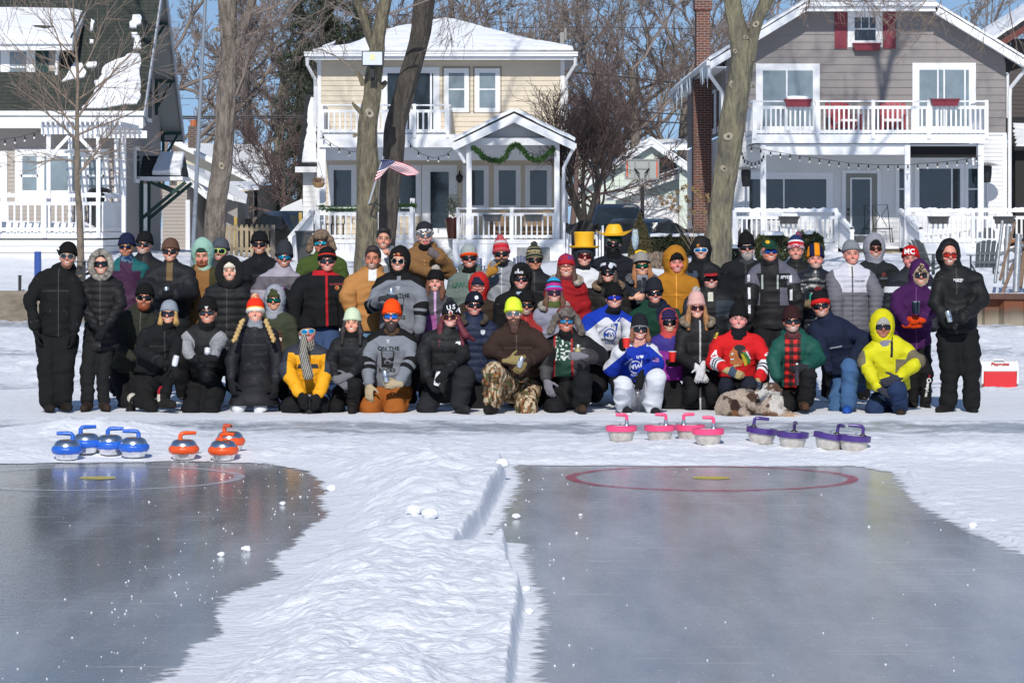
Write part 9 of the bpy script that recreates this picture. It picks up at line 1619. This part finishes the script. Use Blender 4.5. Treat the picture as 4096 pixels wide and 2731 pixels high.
pp(56,c6,710,780,32.0,"man squatting in open green jacket over red plaid shirt, maroon beanie",hat=('beanie','2e1416'),tall=.02,gl=DK+('wrap',),skin='c88870',stub='a8a09a',stubA=.8,mouth='grin',scarf=('5a3034',-.115),puff=.035,sw=.19,lean=(.02,.16),hem=1555,collar='hood',j=lambda x,y,z,a,t,P:Wc((a==0)&(np.abs(x+.0)<.085)&(z<-.14),plaid(P),'0c4a40'),la=(c6(560,1080,.0),c6(590,1200,-.1)),ra=(c6(900,1060,.0),c6(810,1120,-.3)),gR=('grip','26262a',(-1,-.3,-.2),(0,1,0)),legs=((c6(660,1400,-.1),c6(700,1450,.3)),(c6(830,1190,-.3),c6(795,1390,-.18))),t='121214',tpad=.015,toes=(0,0),boots='4a3220',q=.09,qa=.006)
at=W(*c6(742,1250)[:2],31.62);t=thing("drink_bottle",tuple(at),"slim dark bottle hanging from the squatting man's grey glove","bottle");build(MB().lathe([(.018,-.02),(.024,.0),(.024,.10),(.010,.15),(.010,.2)],at,14),"body",mat("bottle_dark",(.04,.03,.04),.15),t,smooth=True);build(MB().lathe([(.012,.2),(.012,.215)],at,12),"cap",M_white(),t)
pp(57,c6,932,663,32.3,"man in red and black pom-pom beanie and navy jacket kneeling in jeans",hat=('beanie','0e0e12','c01c20',lambda x,y,z,P:Wc(z<.045,'c81a1c','0e0e12')),tall=.02,pom=('a01c24','141418'),gl=DK+('wrap',),skin='d08c78',stub='a8a09a',stubA=.7,goatee=True,mouth='smile',roll=-10,sho=.25,sw=.2,puff=.035,lean=(.26,.16),stilt=-.02,hem=1500,j=lambda x,y,z,a,t,P:Wc((np.abs(z+.47-x*.2)<.006)&(a==0)&(x<.22),'9aa0ac','111a33'),jm=M_cloth,la=(c6(930,1000,-.05),c6(980,1140,-.05)),ra=(c6(1260,920,.0),c6(1170,1070,-.3)),gR=('hang','17171a',(-.3,-.3,-.8),(0,1,0)),legs=((c6(1050,1440,.0),c6(1040,1460,.4)),(c6(1150,1130,-.35),c6(1130,1420,-.32))),t='3c5c84',tpad=.02,toes=(0,-.2),boots='1a4a9c',bm=M_cloth)
pp(58,c7,195,222,34.7,"goateed man in light grey hood over black beanie and dark work jacket",hoodc='8c8c96',hs=1.1,ho=0.0,hat=('beanie','0e0e10'),gl=('4a2a20','4a3020'),skin='c88c74',stub='a89888',stubA=.8,goatee=True,mouth='grin',j='1c2022',jm=M_cloth,puff=.035,sw=.21)
badge(PPL[58],ell(c7(258,0)[0],c7(0,418)[1],10,9),'6a3030');letter(PPL[58],"LOCAL",c7(262,0)[0],c7(0,445)[1],7,'8a98a8')
pp(59,c7,470,300,34.4,"man in red beanie with white lettering and navy jacket",hat=('beanie','b81418'),hz=.035,skin='c88478',mouth='smile',hair='2a201c',j=lambda x,y,z,a,t,P:Wc((np.abs(z+.35)<.035)&(np.abs(x)>.1),'d0d4da','181c26'),puff=.035,sw=.21)
letter(PPL[59],"MC",c7(455,0)[0],c7(0,243)[1],21,'e4e4e8',on=[k for k in kids(PPL[59].root)if k.name.startswith('knit_hat')][0],bold=.003)
pp(60,c7,540,425,32.9,"woman in purple parka with orange gloves holding a dark tumbler",s=.93,hood=True,hs=1.0,hos=1.08,hat=('beanie','4a4034','',lambda x,y,z,P:Wc(noise3(P,50)>.5,'a89880','40362c')),fur=(('8a7860','c8b8a0'),True),furr=.45,furs=.72,gl=('1a1416','201818','big'),skin='dba48c',mouth='grin',j='3c1048',jm=M_cloth,puff=.035,hem=1400,full=True,la=(c7(370,680,.0),c7(430,790,-.22)),ra=(c7(640,680,.0),c7(550,760,-.25)),gL=('hang','d0400e',(.9,-.2,.1),(0,1,0)),gR=('grip','d0400e',(-1,-.2,.0),(0,1,0)),legs=((c7(490,1160),c7(480,1420)),(c7(585,1160),c7(575,1410))),t='0b0b0d',tpad=0,toes=(-.1,.1),boots='15130f')
at=W(*c7(503,715)[:2],32.52);t=thing("tumbler",tuple(at),"dark blue steel tumbler in the orange gloves","tumbler");build(MB().lathe([(.036,0),(.042,.01),(.044,.12)],at,20),"body",mat("tumbler_blue",(.02,.035,.06),.25,.4),t,smooth=True);build(MB().lathe([(.045,.121),(.045,.135),(.02,.14)],at,20),"lid",mat("steel",None),t,smooth=True)
tr_=[k for k in kids(PPL[60].root)if k.name.startswith('trousers')][0]
for i,ch in enumerate("Champion"):letter(PPL[60],ch,c7(596-i*2.6,0)[0],c7(0,1222+i*17)[1],13 if i else 18,'e0e0e0',on=tr_,bold=.002,rot=84)
badge(PPL[60],ell(c7(601,0)[0],c7(0,1192)[1],4,7),'b82030',on=tr_)
pp(61,c7,765,272,32.1,"tall man in black hooded shell and snow pants with red mirrored glasses",full=True,hood=True,hs=1.05,hos=1.12,ho=.0,gl=('d8301c','1a1a1a'),skin='cf8f7a',stub='7a665c',stubA=.7,mouth='grin',j='0c0d0f',puff=.03,sw=.205,torso=.6,hem=1333,la=(c7(660,640,.02),c7(750,790,-.15)),ra=(c7(1020,610,.05),c7(860,750,-.26)),gR=GRR('111114'),legs=((c7(770,1150),c7(750,1415)),(c7(925,1150),c7(930,1425))),t='0b0c0e',tpad=.03,toes=(-.9,.0),boots='100f0e')
hold(PPL[61],'R',"silver can with red lettering held by the man in red mirrored glasses",None,text="Co",tilt=(0,R(-16),0),d=(-.03,-.03,.01));letter(PPL[61],"NORTH",c7(826,0)[0],c7(0,457)[1],8,'e0e0e4',bold=.001);letter(PPL[61],"FACE",c7(828,0)[0],c7(0,468)[1],8,'e0e0e4',bold=.001)
pp(62,c7,255,822,31.9,"kneeling man in bright yellow hooded jacket and blue jeans",tw=1.12,hoodc='c8c010',hs=1.1,inner='7c788c',hat=('beanie','9a9894'),hz=.02,gl=DK+('wrap',),skin='a87058',mouth='flat',puff=.035,sw=.2,lean=(.02,.14),hem=1560,collar='stand',j=lambda x,y,z,a,t,P:Wc((a>0)&(t>.5)&(t<1.2)&(np.abs(x)>.2)|(a==0)&(np.abs(x)>.13)&(z>-.52)&(z<-.34),'6c6450',Wc((np.abs(x-.10-z*.05)<.014)&(z>-.32)&(a==0),'101010','c9c40f')),la=(c7(110,1090,-.02),c7(210,1265,-.25)),ra=(c7(520,1080,.0),c7(380,1200,-.3)),gL=('hang','30323c',(.7,-.2,-.4),(0,1,0)),gR=('hang','30323c',(-1,-.2,-.3),(0,1,0)),legs=((c7(190,1440,-.05),c7(180,1460,.35)),(c7(360,1290,-.3),c7(385,1440,-.15))),t='1c2e50',tpad=.02,toes=(0,-.1),boots='2a211a')
# the dog: long haired merle shepherd lying on the ice
D=31.45;d_=lambda x,y,z=0:W(*c6(x,y)[:2],D+z)
dog=[rc(d_(215,1395,.12),d_(330,1385,.08),.105,.115,.05),rc(d_(330,1385,.08),d_(540,1390,.0),.115,.105,.06),rc(d_(170,1440,.08),d_(235,1400,.06),.075,.10,.05),rc(d_(560,1390),d_(545,1330,-.02),.095,.075,.05),rc(d_(545,1340,-.02),d_(530,1300,-.05),.07,.065,.04),el(d_(530,1290,-.08),(.072,.070,.064),.02),rc(d_(495,1305,-.13),d_(447,1334,-.19),.040,.024,.015),rc(d_(495,1322,-.13),d_(455,1350,-.18),.026,.017,.015),rc(d_(572,1262,-.08),d_(604,1300,-.08),.030,.018,.012),rc(d_(505,1258,-.03),d_(490,1262,-.03),.018,.012,.015),rc(d_(520,1440,-.06),d_(590,1470,-.12),.060,.045,.04),rc(d_(590,1475,-.12),d_(690,1498,-.16),.042,.032,.03),rc(d_(690,1498,-.16),d_(740,1505,-.17),.032,.028,.02),rc(d_(610,1450,.02),d_(680,1480,.0),.045,.032,.03),rc(d_(230,1440,-.02),d_(320,1470,-.10),.09,.06,.04),rc(d_(320,1485,-.10),d_(360,1493,-.13),.036,.030,.02)]
def dogc(P):
 n=fbm(P,16,3)[:,None];px_=(P[:,0]*F/D+2048-2800)*1.913;py_=(Y0+(CH-P[:,2])*F/D-880)*1.913;c=C('c4b2a2')*(.55+.7*n);c=np.where((fbm(P+3,9,2)>.60)[:,None],C('5c4638'),c)
 spot=lambda x,y,rx,ry:(((px_-x)/rx)**2+((py_-y)/ry)**2+(noise3(P,30)-.5)*.9)<1
 c=np.where(spot(265,1420,32,48)[:,None],C('33190f'),c);c=np.where(spot(262,1468,26,20)[:,None],C('8c5c38'),c);c=np.where(spot(395,1345,45,28)[:,None],C('4a3024'),c)
 c=np.where(spot(590,1395,72,85)[:,None]&(px_>505)[:,None],C('dcd6cf'),c);c=np.where(spot(480,1315,58,55)[:,None],C('e0dad4'),c);c=np.where((spot(520,1280,24,16)|spot(575,1275,34,22))[:,None],C('6a4a3c'),c)
 c=np.where((spot(520,1480,70,22))[:,None],C('8c6850')*(.6+.6*n),c);c=np.where((px_>640)[:,None]&(py_>1470)[:,None],C('c8a484'),c);c=np.where((px_>705)[:,None]&(py_>1480)[:,None],C('dcd4cc'),c);c=np.where(spot(345,1494,30,14)[:,None],C('d8ccc0'),c);return c
dg=skinmesh("dog",dog,.0105,M_fur,None,dogc,disp=lambda P:.014*(noise3(P*np.array([1.6,1,.9]),55)-.35)+.010*(noise3(P,22)-.5),sm=0)
o_=np.array([d_(400,1500)[0],D,0]);dg.data.transform(Matrix.Translation(-Vector(o_)));dg.location=tuple(o_);tag(dg,"merle shepherd dog lying on the ice with its head turned left","dog")
skinmesh("nose",[el(d_(437,1336,-.205),(.016,.014,.013),.005)],.005,M_skin,dg,'6a3a34',sm=0);skinmesh("eye",[el(d_(498,1290,-.160),(.010,.008,.009),.005)],.004,M_lens,dg,'101010',sm=0)
rg=np.random.default_rng(5);vv=np.array([v.co for v in dg.data.vertices])+o_;nn=vnormals(vv,np.array([list(q.vertices)for q in dg.data.polygons]));ii=rg.integers(0,len(vv),22000);p0=vv[ii];dr=nn[ii]*.3+np.array([.1,0,-.75])+rg.normal(size=(len(ii),3))*.25;dr/=np.linalg.norm(dr,axis=1,keepdims=True);m_=~((p0[:,0]<d_(560,0)[0])&(p0[:,2]>d_(0,1362)[2])&(p0[:,0]>d_(425,0)[0])&(p0[:,1]<31.43));p0,dr=p0[m_],dr[m_];p1=p0+dr*rg.uniform(.012,.030,(len(p0),1));sd_=np.cross(dr,rg.normal(size=dr.shape));sd_/=np.linalg.norm(sd_,axis=1,keepdims=True);Vf=np.stack([p0-sd_*.0016,p0+sd_*.0016,p1],1).reshape(-1,3);Vf[:,2]=np.maximum(Vf[:,2],.004)
cf_=dogc(p0)*rg.uniform(.75,1.25,(len(p0),1));link(bpy.data.objects.new("coat",mesh_np("coat",Vf-o_,np.arange(len(Vf)).reshape(-1,3),M_leaf,col=np.repeat(cf_,3,0),smooth=False)),dg)
tube_=[d_(455,1272,.04),d_(430,1270,.02),d_(380,1275,-.05),d_(350,1300,-.04)];tag(build(MB().tube(tube_,.008,6),"dog_leash",mat("leather_black",(.02,.018,.016),.5)),"dark leash running from the dog's neck to the red jersey man's glove","leash")
